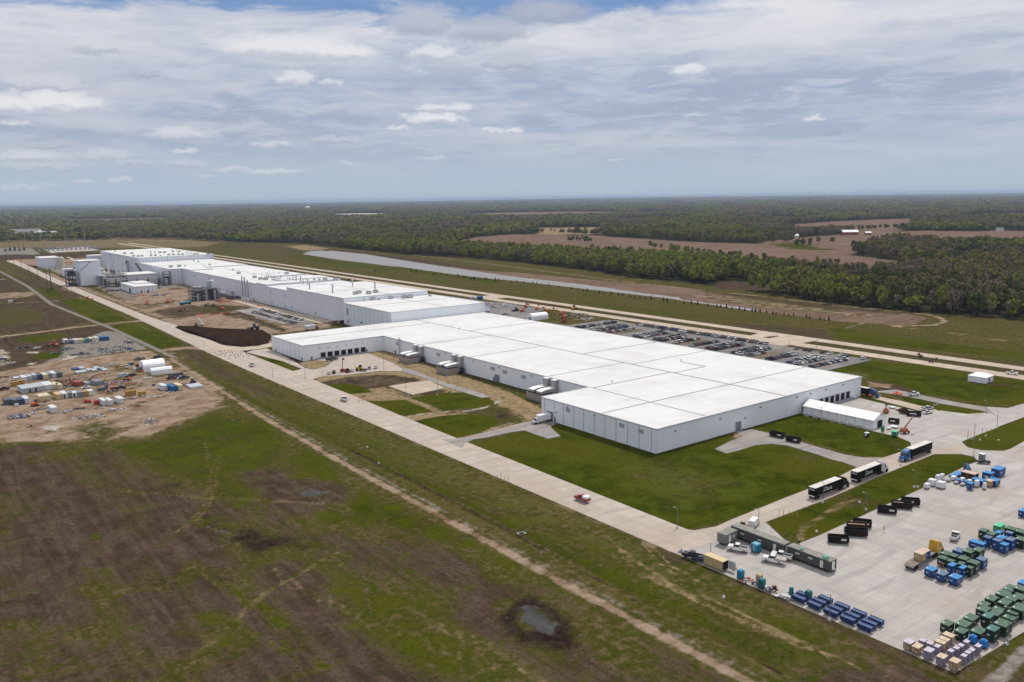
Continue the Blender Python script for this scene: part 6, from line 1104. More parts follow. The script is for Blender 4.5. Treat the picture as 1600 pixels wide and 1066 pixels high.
# things by the tent end
toilet((1354, 683), MATS['dark_green_steel'], 'dark green cabin under a white parasol at the tent corner', 1.6, 1.4, WHITE); toilet((1379, 675), mat('kelly_green', (.02, .20, .09), .5), 'small green cabinet between tent and green box', 1.0, 1.8)
x, y = G((1402, 683)); boxthing('steel_box', x - 1.5, y, 2.4, 1.8, 1.9, MATS['kelly_green'], MINTT, 'bright green box next to the orange boom lift', 'green box by the tent'); x, y = G((1388, 673)); boxthing('wrapped_pallet', x, y, 3.4, 1.1, .7, WRP, None, 'long white pallet between the green cabinet and box', 'white pallets by the tent')
x, y = G((1400, 671)); boxthing('wrapped_pallet', x, y, 3.0, 3.2, .5, WRP, None, 'flat white slab stack behind the orange boom lift', 'white pallets by the tent'); x, y = G((1396, 640)); boxthing('wrapped_pallet', x, y, 3.0, 2.4, .5, WRP, None, 'white panel stack beside the rust coloured lift', 'white pallets by the tent'); x, y = G((1405, 643)); boxthing('crate', x, y, 2.6, 2.2, .6, TANW, TANT, 'low tan board stack left of the small brown skip', 'tan boards')
pile('orange netting heap beside the asphalt lane', (1403, 616), 4.5, 4.5, 1.6, [mat('net_orange', (.75, .16, .07), .8)], 26, big=.7); pile('pale pallet clutter near the far warehouse corner', (1372, 616), 3, 2, .8, [CLR['pink'], CLR['wood']], 10, big=.6)
pile('dark pickup sized heap of hoses at the front wall door', (1162, 670), 2.2, 1.2, 1, [CLR['dark']], 9, big=.6)
# person in high visibility clothing in the yard
def person(label, p, rot, top, legs):
    x, y = G(p); o = thing('person', label, 'person', (x, y, .4), rot)
    me = bpy.data.meshes.new('body'); J = [(0, 0, .95), (0, 0, 1.2), (0, 0, 1.42), (0, 0, 1.52), (0, .02, 1.68), (.19, 0, 1.42), (.27, .02, 1.14), (.30, .12, .90), (-.19, 0, 1.42), (-.27, .04, 1.16), (-.24, .2, .98), (.10, 0, .90), (.13, .06, .50), (.14, -.02, .08), (-.10, 0, .90), (-.14, -.04, .50), (-.16, -.16, .08), (.15, .12, .04), (-.17, -.02, .04)]
    R_ = [.16, .16, .15, .065, .105, .075, .052, .04, .075, .052, .04, .10, .07, .05, .10, .07, .05, .045, .045]
    E_ = [(0, 1), (1, 2), (2, 3), (3, 4), (2, 5), (5, 6), (6, 7), (2, 8), (8, 9), (9, 10), (0, 11), (11, 12), (12, 13), (0, 14), (14, 15), (15, 16), (13, 17), (16, 18)]
    me.from_pydata(J, E_, []); me.materials.append(mat('skin', (.45, .26, .18), .6, var=.03)); b_ = bpy.data.objects.new('body', me); COL.objects.link(b_); b_.parent = o
    md = b_.modifiers.new('skin', 'SKIN'); b_.modifiers.new('sub', 'SUBSURF').levels = 1
    for k, v in enumerate(me.skin_vertices[0].data): v.radius = (R_[k], R_[k]); v.use_root = (k == 0)
    mb = MB(); mb.tube((0, 0, .98), (0, 0, 1.47), .205, .235, 12); mb.tube((.2, 0, 1.44), (.275, .02, 1.15), .1, .08, 8); mb.tube((-.2, 0, 1.44), (-.275, .04, 1.15), .1, .08, 8); mb.build('jacket', top, o)
    mb = MB(); mb.tube((.10, 0, .98), (.135, .05, .5), .135, .10, 8); mb.tube((.135, .05, .5), (.14, -.02, .1), .10, .08, 8); mb.tube((-.10, 0, .98), (-.14, -.04, .5), .135, .10, 8); mb.tube((-.14, -.04, .5), (-.16, -.16, .1), .10, .08, 8); mb.build('trousers', legs, o)
    mb = MB(); mb.tube((0, .02, 1.70), (0, .02, 1.84), .15, .08, 10); mb.build('helmet', WHITE, o)
person('person in yellow high visibility clothes walking across the open yard', (1381, 831), 1.0, mat('hi_vis', (.62, .68, .16), .7, var=.05), mat('hi_vis_trousers', (.42, .44, .16), .7, var=.05))
person('person in dark clothes standing at the office trailer end by the grass', (1248, 854), 2, PAINT['navy'], PAINT['charcoal'])
# ------------------------------------------------------------------ left yard
CM = {k: mat('container_' + k, c, .6, var=.08, wave=((1, .8, 0), .45, .22)) for k, c in dict(white=(.62, .63, .63), lgrey=(.40, .43, .45), grey=(.23, .25, .27), dgrey=(.10, .11, .125), blue=(.02, .10, .26), navy=(.05, .07, .15), cream=(.60, .52, .36), tan=(.50, .35, .18), gold=(.40, .24, .05), rust=(.30, .08, .05), teal=(.05, .20, .22), mauve=(.22, .20, .27), red=(.42, .03, .02)).items()}
cn = {'white': 'white', 'lgrey': 'light grey', 'grey': 'grey', 'dgrey': 'dark grey', 'blue': 'blue', 'navy': 'navy', 'cream': 'cream', 'tan': 'tan', 'gold': 'golden yellow', 'rust': 'rust red', 'teal': 'teal', 'mauve': 'mauve grey', 'red': 'red'}
ROWS = [('in the upper left yard row', [(104.5, 537, 'white', 2.6, 7), (113, 537.5, 'mauve', 2.6, 7), (119.6, 537, 'white', 2.4, 7), (125, 536.6, 'cream', 2.2, 7), (130, 536.2, 'cream', 2.2, 7), (136, 536, 'teal', 2.6, 7), (144, 534.5, 'cream', 2.6, 7), (152, 533.5, 'white', 2.6, 7), (165, 532.5, 'blue', 5.4, 6)]),
 ('in the back row of the big left yard', [(39.3, 597, 'white', 2.6, 8), (47.6, 595.5, 'lgrey', 2.6, 8), (56.5, 593.5, 'lgrey', 2.5, 8), (64, 593.3, 'navy', 2.6, 8), (72, 593, 'cream', 2.6, 9), (79, 591.5, 'grey', 2.4, 9), (86, 590.5, 'white', 2.5, 9), (94, 590, 'dgrey', 2.8, 9)]),
 ('of the joined cabin row in the left yard', [(39.5, 615.2, 'lgrey', 2.9, 12), (49, 613.8, 'lgrey', 2.9, 12), (58.2, 612.4, 'lgrey', 2.9, 12), (67, 611, 'lgrey', 2.8, 12), (74.5, 609.8, 'white', 2.4, 12), (81.5, 608.8, 'white', 2.3, 12), (89, 608.5, 'cream', 2.4, 9), (95, 609, 'cream', 2.2, 7)]),
 ('in the front row of the left yard', [(13.5, 633.2, 'dgrey', 2.9, 6), (25, 633.4, 'dgrey', 2.6, 7), (34.5, 632.6, 'navy', 2.7, 7), (43, 631, 'white', 2.3, 8), (66.7, 627.6, 'cream', 2.5, 8), (75.4, 626.3, 'cream', 2.5, 8), (93.8, 624.6, 'tan', 2.7, 8), (103, 623, 'white', 2.6, 8), (110.5, 622, 'grey', 2.4, 5), (118, 621.8, 'white', 2.6, 5), (127, 621, 'mauve', 2.8, 5), (135.5, 619.8, 'gold', 2.4, 5), (143.5, 618.8, 'white', 2.5, 5)]),
 ('standing apart on the bare front of the left yard', [(86, 645.8, 'white', 2.6, 8), (165.5, 634.2, 'white', 2.5, 8), (173.5, 634.0, 'white', 2.4, 8), (190.5, 631.3, 'white', 2.5, 8)]),
 ('in the trio near the tent halls', [(258.5, 610.5, 'white', 2.6, 8), (273, 612, 'blue', 2.9, 10), (283, 610, 'cream', 2.6, 9)])]
for place, items in ROWS:
    tot = {}; c_ = {}
    for it in items: tot[it[2]] = tot.get(it[2], 0) + 1
    for px0, py0, k, w, l in items:
        c_[k] = c_.get(k, 0) + 1; lab = (f'{ordn(c_[k])} {cn[k]} container from the left {place}' if tot[k] > 1 else f'only {cn[k]} container {place}')
        op = ((-.9, -.1),) if (px0 in (49, 58.2, 103, 118, 104.5, 113, 144)) else ()
        container(lab, (px0, py0), w, l, 2.7, CM[k], math.radians(4), .05, group='containers ' + place, roofm=CM[k], openings=op)
for p, k, w, l, h, ro, lab in (((24, 603.8), 'gold', 4.2, 2.2, 2.4, 0, 'golden yellow box left of the joined cabins'), ((33.5, 600.8), 'gold', 3.0, 2.2, 2.2, 0, 'smaller golden box behind the yellow one'), ((205.5, 618.4), 'gold', 5.0, 2.4, 2.5, .1, 'long golden yellow container right of the front row'), ((222.8, 619.2), 'gold', 3.6, 2.4, 2.3, -.1, 'short golden container ending the pair'),
     ((127, 603.3), 'rust', 3.2, 6, 2.4, .5, 'rust red container turned aslant in the yard middle'), ((158, 601.8), 'grey', 4.2, 6, 2.4, .4, 'open grey container filled with scrap'), ((139, 602), 'lgrey', 2.4, 6, 1.6, .5, 'pale grey box leaning beside the rust red container'), ((275.5, 589.5), 'dgrey', 8, 2.5, 2.2, 0, 'long dark trailer in front of the smaller tent hall'),
     ((160, 610.5), 'dgrey', 4.0, 1.8, 1.4, .1, 'low black box right of the aslant containers'), ((167, 608.3), 'dgrey', 1.6, 1.6, 2.0, 0, 'upright black box beside the low black one'), ((176.6, 608.8), 'rust', 2.4, 1.6, 1.2, 0, 'small brown box near the black pickup'), ((158.5, 576.2), 'dgrey', 1.6, 1.6, 1.5, 0, 'small dark crate on the stacked sheets'),
     ((134.5, 629.8), 'red', 1.4, 1.4, 1.3, 0, 'left small red bin of three in the left yard'), ((140.5, 629.8), 'red', 1.4, 1.4, 1.3, 0, 'middle small red bin of three in the left yard'), ((151.5, 632.3), 'red', 2, 2, 1.8, 0, 'larger red bin beside the white containers'), ((26.6, 635.6), 'white', 1.7, 1.2, 1.3, 0, 'small white box before the dark grey containers'), ((240.5, 603), 'dgrey', 1.6, 1.4, .9, 0, 'small dark box alone left of the container trio'), ((26, 592), 'white', 3, 4, .5, 0, 'low white frame beside the back container row')):
    container(lab, p, w, l, h, CM[k], ro, .05)
SHT = mat('silver_sheet', (.50, .53, .56), .4, .2, var=.05)
for k, (px0, py0, c_) in enumerate([(118.5, 578.5, 'blue'), (124, 584.5, 's'), (132, 582.5, 's'), (129, 577.8, 's'), (141, 580, 's'), (148.5, 581, 's'), (152, 577, 's'), (159.5, 577.5, 's'), (165, 580, 's')]):
    x, y = G((px0, py0)); o = thing('sheet_stack', 'blue tarp covered stack at the left of the silver sheets' if c_ == 'blue' else f'{ordn(k)} flat silver sheet stack from the left in the yard', 'sheet stack', (x, y, .05), group='flat silver sheet stacks'); mb = MB(); mb.box(-1.5, 1.5, 0, 6, .25, .8 + (k % 2) * .3, top=(.1, .1, .2, .2)); mb.build('sheet', SHT if c_ == 's' else CLR['blue'], o); mb = MB(); mb.box(-1.3, 1.3, .5, 5.3, 0, .249); mb.build('bearer', WOODD, o)
x, y = G((308, 606.5)); o = thing('sheet_stack', 'wide grey sheet stack at the right end of the left yard', 'sheet stack', (x, y, .05)); mb = MB(); mb.box(-3.6, 3.6, 0, 9, .2, 1.0, top=(.2, .2, .3, .3)); mb.build('sheet', SHT, o); mb = MB(); mb.box(-3, 3, .5, .8, 0, .199); mb.build('bearer', WOODD, o)
CARS = [((199.7, 575), 'pickup', 'white', 70, 'white pickup at the left of the cars behind the tent hall'), ((211.5, 579.5), 'suv', 'white', 60, 'white car nearest the tent hall'), ((204.5, 571), 'suv', 'charcoal', 40, 'dark car behind the two white ones by the tent hall'), ((216, 563), 'pickup', 'grey', 10, 'grey pickup nearest the dirt road behind the tent hall'), ((221, 561.5), 'sedan', 'charcoal', 10, 'dark car farthest up beside the dirt road'),
  ((207.6, 587.6), 'suv', 'maroon', 30, 'dark red car alone in the yard middle'), ((191.5, 589.5), 'van', 'silver', 20, 'silver van beside the orange machine'), ((194.5, 587), 'sedan', 'white', 20, 'white car behind the silver van'), ((188.6, 608.2), 'pickup', 'black', 0, 'black pickup right of the brown box'), ((268, 593.2), 'pickup', 'maroon', 5, 'dark red pickup in front of the long dark trailer'), ((288.5, 592.3), 'pickup', 'charcoal', 15, 'dark pickup right of the red one'),
  ((283, 591.5), 'sedan', 'white', 15, 'white car between the red and dark pickups'), ((134, 607.2), 'sedan', 'white', 15, 'white car in front of the rust red container'), ((219.5, 573), 'pickup', 'maroon', 0, 'dark red pickup at the tent hall side'), ((220, 578.5), 'sedan', 'maroon', 80, 'dark red car tucked against the tent hall'), ((6, 610), 'pickup', 'black', 10, 'black pickup at the far left frame edge'), ((18, 569), 'sedan', 'white', 15, 'white car with dark side on the muddy ground'), ((4, 562.5), 'sedan', 'blue', 10, 'blue car at the left frame edge on the mud'),
  ((148.5, 536.3), 'suv', 'white', 8, 'white car in front of the upper container row'), ((198, 534.5), 'sedan', 'silver', -30, 'silver car near the gravel track in the upper yard'), ((203.5, 536.5), 'sedan', 'navy', -30, 'navy car beside the silver one by the track'), ((11, 529.5), 'van', 'tan', 80, 'tan box van alone on the upper left dirt road'), ((58, 545), 'sedan', 'white', 30, 'white car left of the dark trucks'), ((24, 472.5), 'suv', 'charcoal', 10, 'dark car on bare dirt far up on the left'), ((18, 472.5), 'van', 'white', 10, 'white van beside the dark car far up on the left'), ((4, 438), 'pickup', 'white', 0, 'white pickup at the left edge far up'),
  ((265, 458.5), 'pickup', 'white', -20, 'white pickup right of the workshop'), ((248, 450.5), 'sedan', 'black', 0, 'black car beside the lane right of the workshop'), ((60, 419.5), 'sedan', 'silver', 0, 'silver car in front of the white box building'), ((78, 421.5), 'sedan', 'charcoal', 0, 'dark car right of the silver one by the box building'), ((247, 559.5), 'pickup', 'charcoal', 0, 'dark pickup behind the rounded tent hall'), ((148, 455), 'sedan', 'grey', 0, 'grey car below the tall building'), ((156, 454), 'sedan', 'charcoal', 0, 'charcoal car below the tall building rack'), ((190, 452), 'pickup', 'white', 0, 'white pickup beside the workshop wall')]
for p, kd, n_, ro, lab in CARS: small_car(kd, n_, *G(p), math.radians(ro), lab, z=.12)
small_car('sedan', 'charcoal', *G((491, 577)), .5, 'x', z=.32) if False else None
for p, lab, n_ in (((515.5, 565), 'black truck front beside the dock doors', 'black'), ((522, 562.5), 'second black truck front near the dock doors', 'charcoal')): small_car('pickup', n_, *G(p), math.radians(-70), lab, z=.35)
excavator('orange excavator in front of the left yard containers', (55, 634.5), .2, s=.9); loader('orange loader beside the silver van', (199.5, 595), 2.2, PAINT['orange'], s=.9); excavator('orange excavator behind the upper container row', (88, 541), 2.0, s=.9); loader('orange dozer next to the orange excavator in the upper yard', (83, 540), .5, PAINT['orange'], s=.9)
loader('black loader beside the wide grey sheet stack', (301, 600), 1.0, PAINT['charcoal'], s=.9); excavator('rust orange excavator on the dirt road by the teal tank', (281, 487), math.radians(10), MATS['rust_orange'], s=1.0); loader('dark loader right of the teal tank', (333.5, 479), .4, PAINT['charcoal'], s=.9); excavator('dark excavator at the foot of the process unit', (322, 479), .3, PAINT['charcoal'], s=.8)
pile('dark tangled scrap left of the upper container row', (71, 543), 8, 8, 1.8, [CLR['dark'], CLR['rust']], 30); pile('blue and dark scrap below the upper container row', (105, 546), 9, 10, 1.5, [CLR['dark'], CLR['teal'], CLR['grey']], 50); pile('low oval heap of dark scrap beside the dirt road', (126, 554), 12, 8, .9, [CLR['dark'], CLR['grey']], 60); pile('broad heap of grey rubble by the gravel track', (181, 547), 22, 26, 1.1, [CLR['grey'], CLR['grey'], CLR['dark'], CLR['white'], CLR['wood']], 190); pile('blue tarp on the rubble heap edge', (201, 546), 5, 5, 1.0, [CLR['blue']], 12, big=1.3)
pile('machinery scrap with white tank at the bottom left yard', (28, 652), 9, 9, 1.6, [CLR['grey'], CLR['blue'], CLR['white'], CLR['dark']], 46, big=.9); pile('grey scrap right of the machinery heap', (45, 648), 6, 6, .8, [CLR['grey'], CLR['white']], 22, big=.9); pile('small grey frame heap right of the lone white container', (103.5, 644.5), 5, 5, 1, [CLR['grey'], CLR['white']], 16); pile('long rusty rail heap between the container rows', (97, 596), 16, 9, .7, [CLR['rust'], CLR['rust'], CLR['pink'], CLR['dark']], 90, big=.8)
pile('mixed scrap line right of the rusty heap', (122, 592), 18, 7, .7, [CLR['grey'], CLR['pink'], CLR['dark']], 60, big=.8); pile('orange brown beam stack below the silver sheets', (160, 585.5), 7, 3, .8, [CLR['rust'], CLR['orange']], 14); pile('purple and orange tarps in the yard middle', (180, 599), 12, 8, .7, [CLR['purple'], CLR['purple'], CLR['pink'], CLR['orange']], 36); pile('white plank heap beside the container trio', (268, 613.5), 7, 3, .5, [CLR['white']], 10, big=.7)
pile('pale rubble heap at the front of the left yard', (139, 652), 14, 8, .7, [CLR['grey'], CLR['white']], 60, big=.7); pile('tangled grey heap on bare sand', (235.5, 660), 6, 12, 1.2, [CLR['grey'], CLR['white'], CLR['wood']], 55, big=.7); pile('small wooden heap at the lower left', (49.5, 667), 4, 3, .6, [CLR['wood'], CLR['dark']], 12, big=.8); pile('white board stack left of the white container pair', (150, 639.5), 9, 3, .4, [CLR['white'], CLR['grey']], 18); pile('dark scrap behind the rounded tent hall', (247, 560), 7, 7, 1, [CLR['dark'], CLR['rust'], CLR['grey']], 26)
pile('grey plank heap below the golden containers', (210, 622), 14, 6, .5, [CLR['grey'], CLR['wood'], CLR['white']], 40, big=.8); pile('red and dark drums left of the tent hall', (222, 576), 5, 10, .9, [CLR['rust'], CLR['red'], CLR['dark']], 30, big=.8); pile('thin planks on the far left bare ground', (36, 543), 10, 8, .3, [CLR['grey'], CLR['dark']], 16, big=1.2)
pile('white frames before the left cabins row', (20, 597), 5, 8, .7, [CLR['white'], CLR['dark']], 16); pile('dark parts beside the cream cabins', (101, 606), 5, 8, .7, [CLR['dark'], CLR['grey']], 18)
for k, (p_, L_, W_, H_, cols, lab) in enumerate((((60, 590), 10, 9, .9, 'grey rust dark', 'rusty offcuts behind the middle of the back container row'), ((110, 600), 9, 6, 1.0, 'rust wood dark', 'brown timber and scrap before the rust red container'), ((140, 596), 10, 6, .8, 'dark grey wood', 'dark offcuts behind the aslant containers'), ((172, 612), 7, 4, .9, 'dark rust', 'dark barrels beside the brown box'), ((205, 600), 6, 6, .8, 'wood orange', 'timber scraps below the silver van'),
   ((232, 592), 6, 4, .7, 'white grey', 'pale scraps left of the smaller tent hall'), ((62, 640), 7, 4, .6, 'wood grey', 'grey timber right of the orange excavator'), ((120, 640), 9, 5, .5, 'grey wood dark', 'low wood litter left of the red bins'), ((184, 640), 8, 5, .5, 'grey white', 'flat grey litter before the white containers'), ((10, 590), 8, 8, .8, 'dark white wood', 'mixed litter at the left frame edge'), ((250, 620), 8, 4, .4, 'white wood', 'scattered pale boards below the blue container'),
   ((285, 603), 6, 4, .7, 'dark grey', 'dark scraps behind the container trio'), ((175, 570), 8, 6, .6, 'grey white', 'pale litter right of the silver sheets'), ((88, 552), 8, 6, .7, 'grey dark', 'grey litter on the upper yard gravel'), ((150, 545), 8, 7, .6, 'grey wood', 'low litter left of the rubble heap'), ((215, 462), 14, 10, 1.4, 'orange wood white', 'orange and white supplies below the workshop'), ((245, 462), 16, 8, 1.3, 'grey dark white', 'grey supplies right of the workshop front'),
   ((275, 452), 14, 8, 1.5, 'orange grey', 'orange grey supplies near the steel tower'), ((140, 437), 18, 16, 2.2, 'grey dark white', 'pipe stock behind the tall building'), ((118, 432), 20, 14, 1.6, 'grey dark', 'grey stock left of the tall building'), ((175, 455), 16, 10, 1.6, 'dark grey blue', 'dark stock before the steel rack'), ((90, 412), 60, 14, 2, 'wood dark orange', 'stock lined along the far lane'), ((345, 462), 16, 8, 1.6, 'grey blue white', 'pale plant parts under the canopy'), ((366, 466), 14, 8, 2.2, 'grey dark blue', 'blue grey plant parts beside the thin chimneys'))): pile(lab, p_, L_, W_, H_, [CLR[c] for c in cols.split()], 34 if L_ < 12 else 60, big=.8 if L_ < 12 else 1.5)
for p_, rr_, lab in (((262, 474), .3, 'orange excavator on the brown ground left of the teal tank'), ((346, 484), 2.2, 'small orange excavator right of the dark loader'), ((230, 476), 1.2, 'orange excavator nearest the perimeter road')): excavator(lab, p_, rr_, PAINT['orange'], s=1.1)
# mound of dark soil with machines on it
MP = GP([(273, 512), (300, 512), (322, 514), (345, 516), (375, 517), (400, 518), (414, 519), (420, 523), (425, 525), (420, 536), (405, 541), (380, 543), (356, 541), (344, 538), (330, 532), (308, 525), (288, 519)])
mb = MB(); n = len(MP); cx = sum(p[0] for p in MP) / n; cy = sum(p[1] for p in MP) / n; rr = random.Random(4)
ring = [[(cx + (x - cx) * s, cy + (y - cy) * s, z + (rr.uniform(-.25, .3) if z > 0 else 0)) for x, y in MP] for s, z in ((1, -.1), (.965, 1.0), (.94, 1.7), (.8, 1.9), (.6, 2.0), (.35, 1.8))]
for r_ in ring: mb.v += r_
for k in range(5):
    for j in range(n): mb.f.append((k * n + j, k * n + (j + 1) % n, (k + 1) * n + (j + 1) % n, (k + 1) * n + j)); mb.mi.append(0)
mb.f.append(tuple(range(5 * n, 6 * n))); mb.mi.append(0)
SOIL = mat('dark_soil', (.036, .021, .015), .98, var=.4, vs=.5, bump=1.0, spec=0.0, dirt=((.075, .048, .034), .5)); o = mb.build('soil_mound', SOIL, smooth=True); tag(o, 'broad flat mound of dark brown soil beside the perimeter road', 'soil mound')
x, y = G((312, 513)); o = thing('dump_truck', 'dump truck with raised white bed on the dark soil mound', 'dump truck', (x, y, 1.6), 2.8); mb = MB(); mb.box(1.6, 3.6, -1.1, 1.1, .8, 2.8, top=(0, .5, .1, .1)); mb.build('cab', PAINT['maroon'], o); mb = MB(); mb.box(-3.4, 3.5, -.5, .5, .6, .95); mb.build('chassis', BLKM, o)
mb = MB(); mb.add([(-3.2, -1.1, 1.0), (-2.0, -1.1, 1.0), (1.2, -1.1, 6.6), (.1, -1.1, 7.1), (-3.2, 1.1, 1.0), (-2.0, 1.1, 1.0), (1.2, 1.1, 6.6), (.1, 1.1, 7.1)], [(0, 1, 2, 3), (4, 7, 6, 5), (0, 4, 5, 1), (1, 5, 6, 2), (2, 6, 7, 3), (3, 7, 4, 0)]); mb.build('tipped_bed', WHITE, o); mb = MB(); mb.tube((.8, 0, .9), (-.2, 0, 4.2), .15, n=6); mb.build('hoist', STEEL, o); wheels(o, (-2.6, -1.4, 2.6), 1.2, .5)
o = loader('dark bulldozer on the right part of the soil mound', (398, 519), 2.6, PAINT['charcoal'], z=1.7, s=1.7, cat='bulldozer', name='bulldozer')
x, y = G((290, 477)); o = thing('tank_trailer', 'long teal tank trailer beside the dirt road', 'tank trailer', (x, y, .3), .12); mb = MB(); mb.tube((-5.5, 0, 2.2), (5.5, 0, 2.2), 1.3, n=12); mb.build('tank', mat('teal_paint', (.02, .17, .20), .5), o); mb = MB(); mb.box(-5.5, 5.5, -.5, .5, .6, .9); mb.build('chassis', BLKM, o); wheels(o, (-4.5, -3.3, 4.4), 1.2, .5); mb = MB(); mb.box(-5, 4, -.5, .5, 3.45, 3.6); mb.build('walkway', WHITE, o)
NET = MATS['net_orange']
def barrier(label, p, L, rot): x, y = G(p); o = thing('barrier_net', label, 'barrier net', (x, y, .1), rot); mb = MB(); mb.box(-L / 2, L / 2, -.06, .06, .15, 1.2); mb.build('net', NET, o); mb = MB(); [mb.box(-L / 2 + k * L / 4 - .06, -L / 2 + k * L / 4 + .06, .07, .15, 0, 1.4) for k in range(5)]; mb.build('post', WOODD, o)
for p, L, ro, lab in (((313, 493), 7, -.2, 'orange barrier net at the bend of the dirt track'), ((337, 492.5), 9, .05, 'orange barrier net right of the track bend'), ((353, 490.5), 7, .2, 'rightmost orange net on the brown ground'), ((135, 465.5), 5, 0, 'orange net on the left verge of the perimeter road'), ((144, 468), 4, .3, 'faint orange net on the right verge by the gravel'), ((351, 473), 12, .1, 'long orange net beside the process unit'), ((406, 479), 7, -1.2, 'orange barrier under the tall ribbed wall'), ((24, 406), 14, 0, 'orange net at the far end of the perimeter road'), ((222, 581.5), 3, 0, 'short orange net by the tent hall')): barrier(lab, p, L, ro)
pile('reddish earth heap beside the process unit', (352, 470), 20, 14, 1.4, [mat('red_earth', (.30, .11, .06), .95)], 60, big=1.4); pile('orange material stacks right of the workshop', (301, 455), 16, 10, 1.2, [CLR['orange'], CLR['white'], CLR['wood']], 50, big=1.2); pile('red and black steel stack below the tall building', (141, 448), 18, 12, 1.6, [CLR['red'], CLR['rust'], CLR['dark'], CLR['dark']], 60, big=1.5); pile('mixed supplies along the far lane', (118, 419), 60, 24, 1.6, [CLR['grey'], CLR['dark'], CLR['rust'], CLR['white']], 120, big=1.6)
pile('orange sections stacked beside the far sand', (134, 403), 90, 10, 2.5, [CLR['orange'], CLR['dark'], CLR['wood']], 120, big=2.4); pile('brown stack at the wall lane corner', (525, 504), 8, 10, 1.6, [CLR['wood'], CLR['rust'], CLR['dark']], 40); pile('loose parts beside the process vessels', (305, 470), 22, 20, 2.5, [CLR['grey'], CLR['dark'], CLR['white']], 110, big=1.3); x, y = G((538, 505.5)); skip('black skip at the lane corner below the tall walls', x, y, .3, 8, 2.4, 2.2, BSK)
x, y = G((484, 516)); box_truck(x - 4, y, .1, 'black and white box truck behind the dock wing', 9, PAINT['black'])
# behind the front warehouse
for k, (p, a_, m_, lab) in enumerate((((816, 488), .5, 'orange', 'orange boom lift nearest the left of the machine park'), ((839, 485), .15, 'orange', 'orange lift with long folded boom in the machine park'), ((856, 488.5), .1, 'orange', 'low orange lift right of the long folded one'), ((877, 492.5), .4, 'orange', 'orange lift right of the white arched tent'), ((880, 498), .2, 'orange', 'orange lift directly behind the roof edge'), ((881, 504), .7, 'red', 'red lift partly hidden by the roof edge'), ((821, 481.5), .3, 'red', 'dark red lift at the back of the machine park'))): boomlift(lab, p, a_, k * .7, PAINT[m_], s=1.25, L=6)
loader('yellow loader between the parallel roads', (897, 484.5), .4, mat('loader_yellow', (.50, .25, .04), .6), s=1.4); loader('dark forklift left of the orange machines', (806, 487), 3, PAINT['charcoal'], s=1.2, cat='forklift', name='forklift')
x, y = G((840, 499)); hangar('white arched tent behind the warehouse roof edge', x, y, 8, 17, 5.5); pile('pallet heap right of the white arched tent', (903, 493), 22, 20, 1.3, [CLR['wood'], CLR['grey'], CLR['dark'], CLR['white']], 120, big=1.1); pile('pale pallet heap nearer the car park', (918, 499), 18, 14, .9, [CLR['wood'], CLR['white']], 60, big=1)
pile('white bags and boards beyond the second block', (778, 476), 22, 36, 1.2, [CLR['white'], CLR['pink'], CLR['grey']], 130, big=1.2); pile('grey steel stack at the second block corner', (765, 481), 14, 16, 1, [CLR['grey'], CLR['white'], CLR['dark']], 60, big=1.2); x, y = G((749.5, 469)); boxthing('steel_box', x, y, 4, 5, 3, BLB, BLBT, 'blue container beyond the gabled shed', 'blue containers far'); small_car('van', 'white', *G((789, 479)), .2, 'white van among the boards beyond the second block'); small_car('van', 'silver', *G((738, 468)), .2, 'silver van beside the gabled shed')
pile('black rack behind the roof corner', (789, 492), 7, 4, 1.5, [CLR['dark']], 20); boomlift('red machine on the nearer parallel road', (1455, 567), .3, -1.2, PAINT['maroon'], s=.9, L=3); excavator('brown machine on the strip between the parallel roads', (1438, 558), 1, MATS['rust_orange'], s=.7)
for p, kd, n_, lab in (((391, 414.5), 'pickup', 'navy', 'dark blue pickup in the grey yard beyond the long roof'), ((396, 413.8), 'van', 'white', 'white van leading the row in the grey yard'), ((402, 414.5), 'sedan', 'white', 'white car second in the row in the grey yard'), ((407, 415.5), 'sedan', 'white', 'white car last in the row in the grey yard'), ((455, 424), 'pickup', 'black', 'black pickup beyond the long roof'), ((461, 425.5), 'van', 'charcoal', 'dark van beside the black pickup beyond the roof'), ((528, 434.5), 'suv', 'black', 'black car beyond the low block roof'), ((545, 438), 'pickup', 'charcoal', 'dark pickup near the red material beyond the roofs')): small_car(kd, n_, *G(p), 1.2, lab)
# ------------------------------------------------------------------ rows of parked cars
rc = random.Random(21); KP = ['sedan', 'suv', 'suv', 'pickup', 'sedan']; PP = ['white', 'white', 'silver', 'silver', 'grey', 'charcoal', 'charcoal', 'black', 'black', 'navy', 'blue', 'red', 'maroon', 'grey', 'white', 'black']
KN = {'sedan': 'sedan', 'suv': 'suv', 'pickup': 'pickup', 'van': 'van'}
def carrow(fixed, vals, along, rot, place, grp, p_skip=.06, z=.46):
    n = 0
    for v in vals:
        if rc.random() < p_skip: continue
        n += 1; kd, pn = rc.choice(KP), rc.choice(PP); x, y = (v, fixed) if along == 'x' else (fixed, v)
        small_car(kd, pn, x + rc.uniform(-.12, .12), y + rc.uniform(-.3, .3), rot + (math.pi if rc.random() < .5 else 0) + rc.uniform(-.03, .03), f'{pn} {KN[kd]}, {ordn(n)} in {place}', grp, z=z)
rows = [(475, 'singly', 426, 466), (459, '', 427, 462), (453.5, '', 429, 460), (442, '', 428, 452), (417, '', 429, 459), (411.5, '', 428, 460), (397.5, '', 430, 461), (392, '', 429, 457), (379.8, '', 430, 455), (364.5, '', 429, 457), (351, '', 430, 459), (345.5, '', 429, 459), (330, '', 429, 456), (324.5, '', 428, 457), (318, '', 430, 444), (302, '', 428, 456), (288.5, '', 429, 459), (283, '', 428, 456), (272.5, '', 428, 464)]
